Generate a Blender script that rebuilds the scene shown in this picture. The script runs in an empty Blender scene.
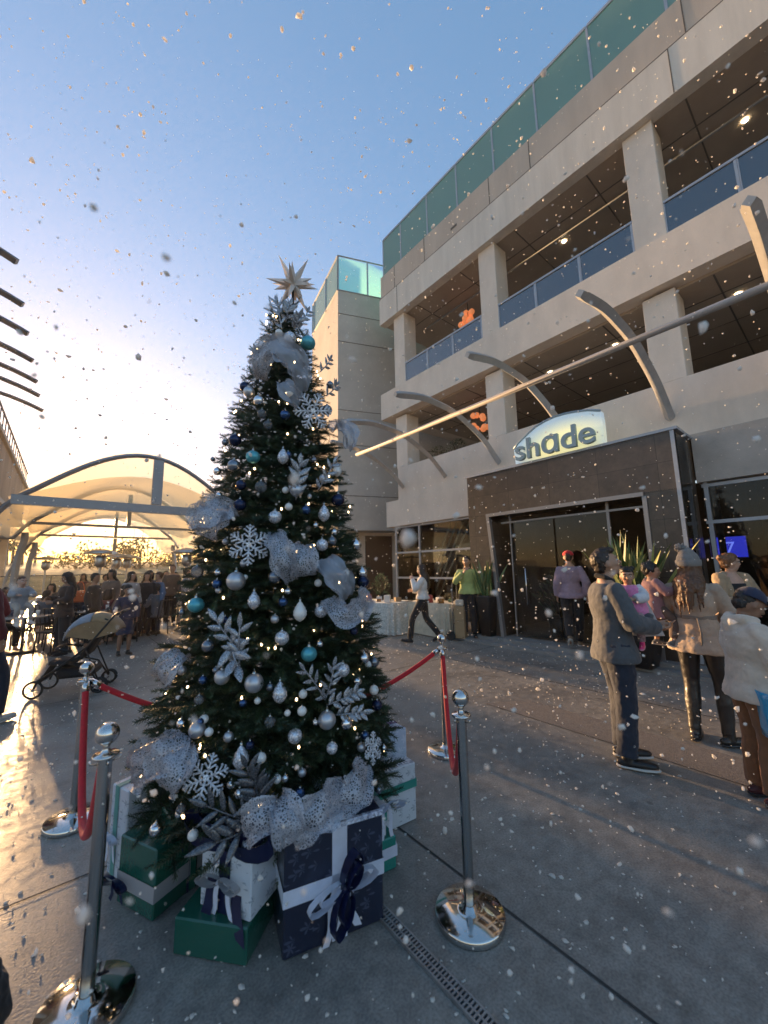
import bpy, math, random
import numpy as np
from mathutils import Vector, Matrix, noise
V = Vector
R = math.radians
random.seed(11)
sc = bpy.context.scene
C = sc.collection
# ------------------------------------------------------------------ camera maths
F_PX = 385.0
EYE = V((0, 0, 1.6))
_th, _ps, _ro = R(8.35), R(39.3), R(1.0)
FW = V((math.cos(_th)*math.sin(_ps), math.cos(_th)*math.cos(_ps), math.sin(_th)))
_r0 = V((math.cos(_ps), -math.sin(_ps), 0)); _u0 = _r0.cross(FW)
UP = math.cos(_ro)*_u0 + math.sin(_ro)*_r0
RT = math.cos(_ro)*_r0 - math.sin(_ro)*_u0
def ray(x, y): return FW + RT*((x-384)/F_PX) - UP*((y-512)/F_PX)
def gz(x, y, z=0.0):
    d = ray(x, y); return EYE + d*((z-EYE.z)/d.z)
def gx(x, y, X):
    d = ray(x, y); return EYE + d*(X/d.x)
def gy(x, y, Y):
    d = ray(x, y); return EYE + d*(Y/d.y)
def proj(p):
    d = V(p)-EYE; z = d.dot(FW)
    return (384+F_PX*d.dot(RT)/z, 512-F_PX*d.dot(UP)/z, z)
# ------------------------------------------------------------------ tagging
def tag(o, label=None, cat=None, group=None, kind=None):
    if label: o['label'] = label
    if cat: o['category'] = cat
    if group: o['group'] = group
    if kind: o['kind'] = kind
    return o
def thing(name, label, cat, loc=(0, 0, 0), rz=0.0, group=None):
    o = bpy.data.objects.new(name, None); C.objects.link(o)
    o.empty_display_size = 0.1
    o.location = loc; o.rotation_euler = (0, 0, rz)
    return tag(o, label, cat, group)
# ------------------------------------------------------------------ mesh builder
class MB:
    def __init__(s): s.v = []; s.f = []; s.sm = []
    def add(s, vs, fs, smooth=False):
        b = len(s.v); s.v += [tuple(p) for p in vs]
        for f in fs: s.f.append(tuple(i+b for i in f)); s.sm.append(smooth)
    def box(s, x0, x1, y0, y1, z0, z1, M=None):
        vs = [V((x, y, z)) for x in (x0, x1) for y in (y0, y1) for z in (z0, z1)]
        if M: vs = [M @ p for p in vs]
        s.add(vs, [(0,1,3,2),(4,6,7,5),(0,4,5,1),(2,3,7,6),(0,2,6,4),(1,5,7,3)]); return s
    def bbox(s, x0, x1, y0, y1, z0, z1, b=0.01, M=None):
        # chamfered box
        cx, cy, cz = (x0+x1)/2, (y0+y1)/2, (z0+z1)/2
        hx, hy, hz = abs(x1-x0)/2, abs(y1-y0)/2, abs(z1-z0)/2
        b = min(b, hx*.9, hy*.9, hz*.9)
        vs = []; idx = {}
        for sx in (-1, 1):
            for sy in (-1, 1):
                for sz in (-1, 1):
                    for k in range(3):
                        p = [sx*(hx-b), sy*(hy-b), sz*(hz-b)]
                        p[k] = (sx*hx, sy*hy, sz*hz)[k]
                        idx[(sx, sy, sz, k)] = len(vs); vs.append(V((cx+p[0], cy+p[1], cz+p[2])))
        fs = []
        for sx in (-1, 1):
            fs.append([idx[(sx, a, c, 0)] for a, c in ((-1,-1),(1,-1),(1,1),(-1,1))][::(1 if sx > 0 else -1)])
            fs.append([idx[(a, sx, c, 1)] for a, c in ((-1,-1),(1,-1),(1,1),(-1,1))][::(-1 if sx > 0 else 1)])
            fs.append([idx[(a, c, sx, 2)] for a, c in ((-1,-1),(1,-1),(1,1),(-1,1))][::(1 if sx > 0 else -1)])
        for sx in (-1, 1):
            for sy in (-1, 1):
                q = [idx[(sx, sy, -1, 0)], idx[(sx, sy, -1, 1)], idx[(sx, sy, 1, 1)], idx[(sx, sy, 1, 0)]]
                fs.append(q if sx*sy > 0 else q[::-1])
                q = [idx[(sx, -1, sy, 0)], idx[(sx, -1, sy, 2)], idx[(sx, 1, sy, 2)], idx[(sx, 1, sy, 0)]]
                fs.append(q if sx*sy < 0 else q[::-1])
                q = [idx[(-1, sx, sy, 1)], idx[(-1, sx, sy, 2)], idx[(1, sx, sy, 2)], idx[(1, sx, sy, 1)]]
                fs.append(q if sx*sy > 0 else q[::-1])
        for sx in (-1, 1):
            for sy in (-1, 1):
                for sz in (-1, 1):
                    q = [idx[(sx, sy, sz, 0)], idx[(sx, sy, sz, 1)], idx[(sx, sy, sz, 2)]]
                    fs.append(q if sx*sy*sz > 0 else q[::-1])
        if M: vs = [M @ p for p in vs]
        s.add(vs, fs); return s
    def tube(s, pts, rad, n=10, caps=True, flat=None, rnd=False, smooth=True, upv=None):
        pts = [V(p) for p in pts]
        if not hasattr(rad, '__len__'): rad = [rad]*len(pts)
        rad = list(rad)
        if rnd:   # rounded ends
            d0 = (pts[0]-pts[1]).normalized(); d1 = (pts[-1]-pts[-2]).normalized()
            a, b = pts[0], pts[-1]; ra, rb = rad[0], rad[-1]
            pts = [a+d0*ra*.98, a+d0*ra*.72] + pts + [b+d1*rb*.72, b+d1*rb*.98]
            rad = [ra*.2, ra*.7] + rad + [rb*.7, rb*.2]
        t0 = (pts[1]-pts[0]).normalized()
        u = V(upv) if upv else (V((0, 0, 1)) if abs(t0.z) < .9 else V((0, 1, 0)))
        u = (u - t0*u.dot(t0)).normalized()
        vs = []
        for i, p in enumerate(pts):
            if i == 0: t = t0
            elif i == len(pts)-1: t = (pts[-1]-pts[-2]).normalized()
            else:
                t = (pts[i+1]-pts[i-1])
                t = t.normalized() if t.length > 1e-9 else t0
            u = u - t*u.dot(t)
            if u.length < 1e-6: u = t.orthogonal()
            u.normalize(); w = t.cross(u)
            fa, fb = (flat if flat else (1, 1))
            for k in range(n):
                a = 2*math.pi*k/n
                vs.append(p + u*(math.cos(a)*rad[i]*fa) + w*(math.sin(a)*rad[i]*fb))
        fs = []
        for i in range(len(pts)-1):
            for k in range(n):
                k2 = (k+1) % n
                fs.append((i*n+k, i*n+k2, (i+1)*n+k2, (i+1)*n+k))
        s.add(vs, fs, smooth)
        if caps:
            b = len(s.v)-len(vs)
            s.f.append(tuple(b+k for k in range(n))[::-1]); s.sm.append(False)
            s.f.append(tuple(b+(len(pts)-1)*n+k for k in range(n))); s.sm.append(False)
        return s
    def loft(s, rings, n=20, X=V((1,0,0)), Y=V((0,1,0)), pw=2.0, smooth=True):
        # rings: (centre, rx, ry); superellipse
        vs = []
        for c, rx, ry in rings:
            for k in range(n):
                a = 2*math.pi*k/n; ca, sa = math.cos(a), math.sin(a)
                vs.append(V(c) + X*(math.copysign(abs(ca)**(2/pw), ca)*rx) + Y*(math.copysign(abs(sa)**(2/pw), sa)*ry))
        m = len(rings); fs = []
        for i in range(m-1):
            for k in range(n):
                k2 = (k+1) % n
                fs.append((i*n+k, i*n+k2, (i+1)*n+k2, (i+1)*n+k))
        fs.append(tuple(range(n))[::-1]); fs.append(tuple((m-1)*n+k for k in range(n)))
        s.add(vs, fs, smooth); return s
    def ell(s, c, rx, ry, rz, M=None, nu=16, nv=10):
        c = V(c); vs = []; fs = []
        for j in range(nv+1):
            t = math.pi*j/nv
            for k in range(nu):
                a = 2*math.pi*k/nu
                p = V((rx*math.sin(t)*math.cos(a), ry*math.sin(t)*math.sin(a), rz*math.cos(t)))
                vs.append(c + ((M @ p) if M else p))
        for j in range(nv):
            for k in range(nu):
                k2 = (k+1) % nu
                if j == 0: fs.append((k, (j+1)*nu+k, (j+1)*nu+k2))
                elif j == nv-1: fs.append((j*nu+k, (j+1)*nu+k, j*nu+k2))
                else: fs.append((j*nu+k, (j+1)*nu+k, (j+1)*nu+k2, j*nu+k2))
        s.add(vs, fs, True); return s
    def lathe(s, prof, c=(0, 0, 0), n=28, smooth=True, M=None):
        c = V(c); vs = []; fs = []
        for r, z in prof:
            for k in range(n):
                a = 2*math.pi*k/n
                p = V((r*math.cos(a), r*math.sin(a), z))
                vs.append(c + ((M @ p) if M else p))
        for i in range(len(prof)-1):
            for k in range(n):
                k2 = (k+1) % n
                fs.append((i*n+k, i*n+k2, (i+1)*n+k2, (i+1)*n+k))
        s.add(vs, fs, smooth); return s
    def prism(s, poly, off):
        # poly: 3D points, off: extrusion vector
        off = V(off); n = len(poly); a = [V(p) for p in poly]
        vs = a + [p+off for p in a]
        fs = [tuple(range(n))[::-1], tuple(range(n, 2*n))]
        for k in range(n):
            k2 = (k+1) % n; fs.append((k, k2, n+k2, n+k))
        s.add(vs, fs); return s
    def grid(s, rows, thick=0.0, smooth=True):
        m = len(rows); n = len(rows[0])
        vs = [V(p) for r in rows for p in r]
        fs = [(i*n+j, i*n+j+1, (i+1)*n+j+1, (i+1)*n+j) for i in range(m-1) for j in range(n-1)]
        s.add(vs, fs, smooth); return s
    def build(s, name, mat=None, parent=None, clean=True):
        me = bpy.data.meshes.new(name)
        me.from_pydata(s.v, [], s.f)
        me.polygons.foreach_set('use_smooth', s.sm)
        if mat: me.materials.append(mat)
        me.update()
        o = bpy.data.objects.new(name, me); C.objects.link(o)
        if parent: o.parent = parent
        return o
def part(name, mb, mat, parent, label=None):
    o = mb.build(name, mat, parent)
    if label: o['label'] = label
    return o
def solo(name, mb, mat, label, cat, group=None, loc=None, rz=0):
    o = mb.build(name, mat)
    if loc is not None: o.location = loc; o.rotation_euler = (0, 0, rz)
    return tag(o, label, cat, group)
def struct(name, mb, mat):
    return tag(mb.build(name, mat), kind='structure')
def np_mesh(name, verts, faces, mat, parent=None, smooth=False):
    verts = np.asarray(verts, dtype=np.float32); faces = np.asarray(faces, dtype=np.int32)
    me = bpy.data.meshes.new(name); k = faces.shape[1]
    me.vertices.add(len(verts)); me.vertices.foreach_set('co', verts.ravel())
    me.loops.add(faces.size); me.loops.foreach_set('vertex_index', faces.ravel())
    me.polygons.add(len(faces)); me.polygons.foreach_set('loop_start', np.arange(0, faces.size, k, dtype=np.int32))
    me.polygons.foreach_set('loop_total', np.full(len(faces), k, dtype=np.int32))
    if smooth: me.polygons.foreach_set('use_smooth', np.ones(len(faces), dtype=bool))
    if mat: me.materials.append(mat)
    me.update(calc_edges=True)
    o = bpy.data.objects.new(name, me); C.objects.link(o)
    if parent: o.parent = parent
    return o
def copy_tree(o, parent=None):
    c = o.copy(); C.objects.link(c); c.parent = parent
    for ch in o.children: copy_tree(ch, c)
    return c
_tex = {}
def clouds(size):
    if size not in _tex:
        t = bpy.data.textures.new('folds', 'CLOUDS'); t.noise_scale = size; t.noise_depth = 2; _tex[size] = t
    return _tex[size]
def fused(name, mb, mat, parent, voxel=.012, it=6, disp=0.0, dsize=.08, label=None, fac=.5):
    """one continuous skin grown over the overlapping volumes in mb"""
    o = mb.build(name, mat, parent)
    r = o.modifiers.new('r', 'REMESH'); r.mode = 'VOXEL'; r.voxel_size = voxel; r.use_smooth_shade = True
    if it:
        m = o.modifiers.new('s', 'SMOOTH'); m.factor = fac; m.iterations = it
    if disp:
        d = o.modifiers.new('d', 'DISPLACE'); d.texture = clouds(dsize); d.strength = disp; d.mid_level = .5
        d.texture_coords = 'GLOBAL'
    dg = bpy.context.evaluated_depsgraph_get()
    me = bpy.data.meshes.new_from_object(o.evaluated_get(dg))
    o.modifiers.clear(); old = o.data; o.data = me; bpy.data.meshes.remove(old)
    me.name = name
    if label: o['label'] = label
    return o
def lerp(a, b, t): return V(a)*(1-t)+V(b)*t
def smooth_path(pts, k=6):
    pts = [V(p) for p in pts]; out = []
    for i in range(len(pts)-1):
        p0 = pts[max(i-1, 0)]; p1 = pts[i]; p2 = pts[i+1]; p3 = pts[min(i+2, len(pts)-1)]
        for j in range(k):
            t = j/k
            out.append(.5*((2*p1)+(p2-p0)*t+(2*p0-5*p1+4*p2-p3)*t*t+(3*p1-p0-3*p2+p3)*t**3))
    out.append(pts[-1]); return out
# ------------------------------------------------------------------ materials
def newmat(name):
    m = bpy.data.materials.new(name); m.use_nodes = True
    nt = m.node_tree; b = nt.nodes['Principled BSDF']; return m, nt, b
def M(name, col, rough=.6, metal=0., var=.0, vs=6., bump=0., bs=60., sheen=0., coat=0., spec=.5, emit=None, es=0., alpha=1., trans=0., stretch=None, var2=None, rvar=0., sss=0., coord='Object', bdist=.01):
    m, nt, b = newmat(name); N = nt.nodes; L = nt.links
    b.inputs['Base Color'].default_value = (*col, 1); b.inputs['Roughness'].default_value = rough
    b.inputs['Metallic'].default_value = metal
    b.inputs['Specular IOR Level'].default_value = spec
    if sheen: b.inputs['Sheen Weight'].default_value = sheen
    if coat: b.inputs['Coat Weight'].default_value = coat; b.inputs['Coat Roughness'].default_value = .1
    if emit: b.inputs['Emission Color'].default_value = (*emit, 1); b.inputs['Emission Strength'].default_value = es
    if trans: b.inputs['Transmission Weight'].default_value = trans
    if sss: b.inputs['Subsurface Weight'].default_value = sss; b.inputs['Subsurface Radius'].default_value = (.02,.008,.004)
    b.inputs['Alpha'].default_value = alpha
    if var or bump or rvar:
        tc = N.new('ShaderNodeTexCoord'); src = tc.outputs[coord]
        if stretch:
            mp = N.new('ShaderNodeMapping'); mp.inputs['Scale'].default_value = stretch
            L.new(src, mp.inputs['Vector']); src = mp.outputs[0]
    if var:
        n1 = N.new('ShaderNodeTexNoise'); n1.inputs['Scale'].default_value = vs; n1.inputs['Detail'].default_value = 6
        n1.inputs['Roughness'].default_value = .65
        L.new(src, n1.inputs['Vector'])
        mr = N.new('ShaderNodeMapRange'); mr.inputs['From Min'].default_value = .28; mr.inputs['From Max'].default_value = .72
        L.new(n1.outputs['Fac'], mr.inputs['Value'])
        mx = N.new('ShaderNodeMix'); mx.data_type = 'RGBA'
        c2 = var2 if var2 else tuple(c*(1-var) for c in col); c1 = tuple(min(1, c*(1+var*.6)) for c in col)
        mx.inputs['A'].default_value = (*c2, 1); mx.inputs['B'].default_value = (*c1, 1)
        L.new(mr.outputs[0], mx.inputs['Factor']); L.new(mx.outputs['Result'], b.inputs['Base Color'])
        if rvar:
            m2 = N.new('ShaderNodeMapRange'); m2.inputs['To Min'].default_value = max(0, rough-rvar); m2.inputs['To Max'].default_value = min(1, rough+rvar)
            L.new(mr.outputs[0], m2.inputs['Value']); L.new(m2.outputs[0], b.inputs['Roughness'])
    if bump:
        n2 = N.new('ShaderNodeTexNoise'); n2.inputs['Scale'].default_value = bs; n2.inputs['Detail'].default_value = 4
        L.new(src, n2.inputs['Vector'])
        bp = N.new('ShaderNodeBump'); bp.inputs['Strength'].default_value = bump; bp.inputs['Distance'].default_value = bdist
        L.new(n2.outputs['Fac'], bp.inputs['Height']); L.new(bp.outputs[0], b.inputs['Normal'])
    return m
def glass_mat(name, tint, rough=.03, refl=1.0, body=None, bodyfac=0.0, ior=1.45):
    m, nt, b = newmat(name); N = nt.nodes; L = nt.links; N.remove(b)
    out = N['Material Output']
    tr = N.new('ShaderNodeBsdfTransparent'); tr.inputs[0].default_value = (*tint, 1)
    gl = N.new('ShaderNodeBsdfGlossy'); gl.inputs['Roughness'].default_value = rough; gl.inputs['Color'].default_value = (refl, refl, refl, 1)
    fr = N.new('ShaderNodeFresnel'); fr.inputs['IOR'].default_value = ior
    mx = N.new('ShaderNodeMixShader'); base = tr.outputs[0]
    if body:
        df = N.new('ShaderNodeBsdfDiffuse'); df.inputs[0].default_value = (*body, 1)
        tl = N.new('ShaderNodeBsdfTranslucent'); tl.inputs[0].default_value = (*body, 1)
        ad = N.new('ShaderNodeMixShader'); ad.inputs[0].default_value = .45
        L.new(df.outputs[0], ad.inputs[1]); L.new(tl.outputs[0], ad.inputs[2])
        m2 = N.new('ShaderNodeMixShader'); m2.inputs[0].default_value = bodyfac
        L.new(base, m2.inputs[1]); L.new(ad.outputs[0], m2.inputs[2]); base = m2.outputs[0]
    L.new(fr.outputs[0], mx.inputs[0]); L.new(base, mx.inputs[1]); L.new(gl.outputs[0], mx.inputs[2])
    L.new(mx.outputs[0], out.inputs[0]); return m
# ------------------------------------------------------------------ camera, sky, sun
cam = bpy.data.cameras.new('camera'); co = bpy.data.objects.new('camera', cam); C.objects.link(co)
cam.sensor_fit = 'HORIZONTAL'; cam.sensor_width = 36; cam.lens = 36*F_PX/768; cam.clip_start = .05; cam.clip_end = 3000
rot = Matrix((RT, UP, -FW)).transposed()
co.matrix_world = Matrix.Translation(EYE) @ rot.to_4x4()
sc.camera = co
cam.dof.use_dof = True; cam.dof.focus_distance = 3.6; cam.dof.aperture_fstop = 2.2
SUN_AZ, SUN_EL = R(-2.6), R(5.9)
w = bpy.data.worlds.new('World'); sc.world = w; w.use_nodes = True
nt = w.node_tree; bg = nt.nodes['Background']
sky = nt.nodes.new('ShaderNodeTexSky'); sky.sky_type = 'NISHITA'; sky.sun_disc = False
sky.sun_elevation = SUN_EL; sky.sun_rotation = SUN_AZ
sky.air_density = 1.0; sky.dust_density = .7; sky.ozone_density = 2.2; sky.altitude = 0
gm = nt.nodes.new('ShaderNodeGamma'); gm.inputs[1].default_value = .56
hs = nt.nodes.new('ShaderNodeHueSaturation'); hs.inputs['Saturation'].default_value = 1.5
tn = nt.nodes.new('ShaderNodeMix'); tn.data_type = 'RGBA'; tn.blend_type = 'MULTIPLY'; tn.inputs['Factor'].default_value = 1; tn.inputs['B'].default_value = (1.13, .95, .98, 1)
nt.links.new(sky.outputs[0], gm.inputs[0]); nt.links.new(gm.outputs[0], hs.inputs['Color']); nt.links.new(hs.outputs[0], tn.inputs['A']); nt.links.new(tn.outputs['Result'], bg.inputs[0]); bg.inputs[1].default_value = .125
sl = bpy.data.lights.new('sun', 'SUN'); so = bpy.data.objects.new('sun', sl); C.objects.link(so)
sl.energy = 3.4; sl.angle = R(2.5); sl.color = (1.0, .60, .28)
sdir = V((math.sin(SUN_AZ)*math.cos(SUN_EL), math.cos(SUN_AZ)*math.cos(SUN_EL), math.sin(SUN_EL)))
so.rotation_euler = (-sdir).to_track_quat('-Z', 'Y').to_euler()
sc.view_settings.view_transform = 'Standard'; sc.view_settings.look = 'None'
sc.view_settings.exposure = 2.28; sc.view_settings.gamma = 1; sc.view_settings.use_curve_mapping = False
sc.cycles.max_bounces = 7; sc.cycles.diffuse_bounces = 4; sc.cycles.glossy_bounces = 3; sc.cycles.transmission_bounces = 4; sc.cycles.transparent_max_bounces = 10; sc.cycles.volume_bounces = 0
# ------------------------------------------------------------------ ground
def concrete_floor():
    m, nt, b = newmat('plaza_concrete'); N = nt.nodes; L = nt.links
    tc = N.new('ShaderNodeTexCoord')
    big = N.new('ShaderNodeTexNoise'); big.inputs['Scale'].default_value = .9; big.inputs['Detail'].default_value = 8; big.inputs['Roughness'].default_value = .6
    fine = N.new('ShaderNodeTexNoise'); fine.inputs['Scale'].default_value = 95; fine.inputs['Detail'].default_value = 3
    mid = N.new('ShaderNodeTexNoise'); mid.inputs['Scale'].default_value = 14; mid.inputs['Detail'].default_value = 5
    for n in (big, fine, mid): L.new(tc.outputs['Object'], n.inputs['Vector'])
    r1 = N.new('ShaderNodeValToRGB'); r1.color_ramp.elements[0].position = .32; r1.color_ramp.elements[0].color = (.215,.20,.18,1)
    r1.color_ramp.elements[1].position = .7; r1.color_ramp.elements[1].color = (.35,.325,.285,1)
    L.new(big.outputs['Fac'], r1.inputs[0])
    r2 = N.new('ShaderNodeValToRGB'); r2.color_ramp.elements[0].position = .3; r2.color_ramp.elements[0].color = (.5,.5,.5,1)
    r2.color_ramp.elements[1].position = .62; r2.color_ramp.elements[1].color = (1.15,1.15,1.15,1)
    L.new(fine.outputs['Fac'], r2.inputs[0])
    mx = N.new('ShaderNodeMix'); mx.data_type = 'RGBA'; mx.blend_type = 'MULTIPLY'; mx.inputs['Factor'].default_value = .65
    L.new(r1.outputs[0], mx.inputs['A']); L.new(r2.outputs[0], mx.inputs['B'])
    r3 = N.new('ShaderNodeValToRGB'); r3.color_ramp.elements[0].position = .38; r3.color_ramp.elements[0].color = (.72,.72,.74,1)
    r3.color_ramp.elements[1].position = .6; r3.color_ramp.elements[1].color = (1,1,1,1)
    L.new(mid.outputs['Fac'], r3.inputs[0])
    mx2 = N.new('ShaderNodeMix'); mx2.data_type = 'RGBA'; mx2.blend_type = 'MULTIPLY'; mx2.inputs['Factor'].default_value = .8
    L.new(mx.outputs['Result'], mx2.inputs['A']); L.new(r3.outputs[0], mx2.inputs['B'])
    # hairline cracks
    cr = N.new('ShaderNodeTexVoronoi'); cr.feature = 'DISTANCE_TO_EDGE'; cr.inputs['Scale'].default_value = .55
    wn = N.new('ShaderNodeTexNoise'); wn.inputs['Scale'].default_value = 2.2; L.new(tc.outputs['Object'], wn.inputs['Vector'])
    av = N.new('ShaderNodeMix'); av.data_type = 'RGBA'; av.inputs['Factor'].default_value = .25
    L.new(tc.outputs['Object'], av.inputs['A']); L.new(wn.outputs['Color'], av.inputs['B'])
    L.new(av.outputs['Result'], cr.inputs['Vector'])
    cm = N.new('ShaderNodeMapRange'); cm.inputs['From Max'].default_value = .0035; cm.inputs['To Min'].default_value = .86
    L.new(cr.outputs['Distance'], cm.inputs['Value'])
    mx3 = N.new('ShaderNodeMix'); mx3.data_type = 'RGBA'; mx3.blend_type = 'MULTIPLY'; mx3.inputs['Factor'].default_value = 1
    L.new(mx2.outputs['Result'], mx3.inputs['A']); L.new(cm.outputs[0], mx3.inputs['B'])
    # gum spots and darker stains
    vo = N.new('ShaderNodeTexVoronoi'); vo.inputs['Scale'].default_value = 3.1; L.new(tc.outputs['Object'], vo.inputs['Vector'])
    sc1 = N.new('ShaderNodeSeparateColor'); L.new(vo.outputs['Color'], sc1.inputs[0])
    th = N.new('ShaderNodeMath'); th.operation = 'MULTIPLY'; th.inputs[1].default_value = .085; L.new(sc1.outputs[0], th.inputs[0])
    lt2 = N.new('ShaderNodeMath'); lt2.operation = 'LESS_THAN'; L.new(vo.outputs['Distance'], lt2.inputs[0]); L.new(th.outputs[0], lt2.inputs[1])
    st = N.new('ShaderNodeTexNoise'); st.inputs['Scale'].default_value = 1.9; st.inputs['Detail'].default_value = 9; st.inputs['Roughness'].default_value = .72; L.new(tc.outputs['Object'], st.inputs['Vector'])
    sr_ = N.new('ShaderNodeMapRange'); sr_.inputs['From Min'].default_value = .50; sr_.inputs['From Max'].default_value = .66; sr_.inputs['To Min'].default_value = 1; sr_.inputs['To Max'].default_value = .68; L.new(st.outputs['Fac'], sr_.inputs['Value'])
    gs = N.new('ShaderNodeMapRange'); gs.inputs['To Min'].default_value = 1; gs.inputs['To Max'].default_value = .62; L.new(lt2.outputs[0], gs.inputs['Value'])
    mm = N.new('ShaderNodeMath'); mm.operation = 'MULTIPLY'; L.new(sr_.outputs[0], mm.inputs[0]); L.new(gs.outputs[0], mm.inputs[1])
    mx4 = N.new('ShaderNodeMix'); mx4.data_type = 'RGBA'; mx4.blend_type = 'MULTIPLY'; mx4.inputs['Factor'].default_value = 1
    L.new(mx3.outputs['Result'], mx4.inputs['A']); L.new(mm.outputs[0], mx4.inputs['B']); L.new(mx4.outputs['Result'], b.inputs['Base Color'])
    # damp patches: gloss varies
    rr = N.new('ShaderNodeMapRange'); rr.inputs['From Min'].default_value = .3; rr.inputs['From Max'].default_value = .7
    rr.inputs['To Min'].default_value = .30; rr.inputs['To Max'].default_value = .58
    L.new(mid.outputs['Fac'], rr.inputs['Value']); L.new(rr.outputs[0], b.inputs['Roughness'])
    bp = N.new('ShaderNodeBump'); bp.inputs['Strength'].default_value = .35; bp.inputs['Distance'].default_value = .004
    L.new(fine.outputs['Fac'], bp.inputs['Height']); L.new(bp.outputs[0], b.inputs['Normal'])
    return m
MAT_FLOOR = concrete_floor()
MAT_JOINT = M('joint_tar', (.035,.034,.033), .8)
g = MB(); g.grid([[(-400, -60, 0), (400, -60, 0)], [(-400, 900, 0), (400, 900, 0)]])
struct('ground', g, MAT_FLOOR)
j = MB()
def strip(x0, x1, y0, y1, z=.004): j.grid([[(x0, y0, z), (x1, y0, z)], [(x0, y1, z), (x1, y1, z)]])
strip(1.722, 1.734, -3, 30)
strip(-1.9, -1.888, -3, 30)
strip(5.35, 5.362, -3, 5.0)
for y in (2.825, 6.6, 10.4, 14.2):
    strip(-8, 1.72, y, y+.011, .0045)
for y in (-.2, 4.9, 8.7): strip(1.736, 6.9, y, y+.011, .0045)
struct('pavement_joints', j, MAT_JOINT)
# rough exposed-aggregate strip
MAT_AGG = M('exposed_aggregate', (.17,.155,.145), .75, var=.5, vs=70, bump=.9, bs=120, bdist=.006)
s = MB()
p1, p2, p3, p4 = gz(504.5, 712), gz(529, 703), gz(700, 753), gz(700, 778.5)
s.grid([[(3.86, -4, .006), (4.42, -4, .006)], [(3.95, 3.0, .006), (4.42, 2.72, .006)]])
struct('aggregate_paving', s, MAT_AGG)
# drain channel: frame and grate
MAT_STEEL = M('drain_steel', (.36,.365,.37), .42, .75, var=.35, vs=14, bump=.15, bs=90)
MAT_DARK = M('void_black', (.012,.012,.013), .9)
dr = thing('drain_channel', 'narrow slotted metal drain grate set in the paving beside the navy gift box', 'drain', (1.27, 1.0, 0))
b = MB(); b.box(-.024, .024, -1.6, 1.35, .001, .005); part('channel', b, MAT_DARK, dr)
b = MB()
b.box(-.032, -.024, -1.6, 1.35, .001, .014); b.box(.024, .032, -1.6, 1.35, .001, .014); b.box(-.004, .004, -1.6, 1.35, .005, .012)
part('frame', b, MAT_STEEL, dr)
b = MB(); y = -1.6
while y < 1.35:
    b.box(-.024, -.004, y, y+.008, .005, .0125); b.box(.004, .024, y, y+.008, .005, .0125); y += .0165
part('grate', b, MAT_STEEL, dr)
# ------------------------------------------------------------------ hotel building
K = .925
def T(p): return V((p[0]*K, p[1]*K, 1.6+(p[2]-1.6)*K))
class BB(MB):   # building frame: x away from the plaza, y along the front
    def build(s, name, mat=None, parent=None, clean=True):
        s.v = [tuple(T(p)) for p in s.v]; return MB.build(s, name, mat, parent)
def bp(name, mb, mat, par): return mb.build(name, mat, par)
MAT_STUCCO = M('stucco', (.73,.635,.53), .85, var=.12, vs=2.4, bump=.15, bs=45, bdist=.012, stretch=(1,1,.45))
MAT_STUCCO2 = M('stucco_band', (.47,.42,.37), .85, var=.2, vs=2.2, bump=.3, bs=60)
MAT_FASCIA = M('fascia_concrete', (.68,.62,.53), .8, var=.14, vs=3.5, bump=.08, bs=45, stretch=(1,1,.12))
MAT_PARAPET = M('parapet_concrete', (.55,.46,.37), .85, var=.16, vs=1.5, bump=.3, bs=45, stretch=(1,1,.2))
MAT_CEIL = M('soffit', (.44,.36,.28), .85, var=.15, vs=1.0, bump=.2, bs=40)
MAT_JLINE = M('panel_joint', (.13,.115,.10), .9)
MAT_DFR = M('door_steel', (.26,.26,.265), .4, .5)
MAT_ALU = M('grey_aluminium', (.40,.42,.45), .45, .35, var=.12, vs=9)
MAT_TEAL = glass_mat('frosted_green_glass', (.66,.96,.88), .15, .9, body=(.62,.97,.86), bodyfac=.34)
MAT_BGLASS = glass_mat('blue_tinted_glass', (.70,.76,.83), .02, 1.0, body=(.3,.36,.44), bodyfac=.14, ior=2.3)
MAT_WIN = glass_mat('window_glass', (.78,.80,.80), .015, .55, ior=1.45)
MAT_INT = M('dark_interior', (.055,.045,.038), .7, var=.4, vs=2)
MAT_INTF = M('lobby_floor', (.10,.09,.08), .3, var=.3, vs=3)
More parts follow.
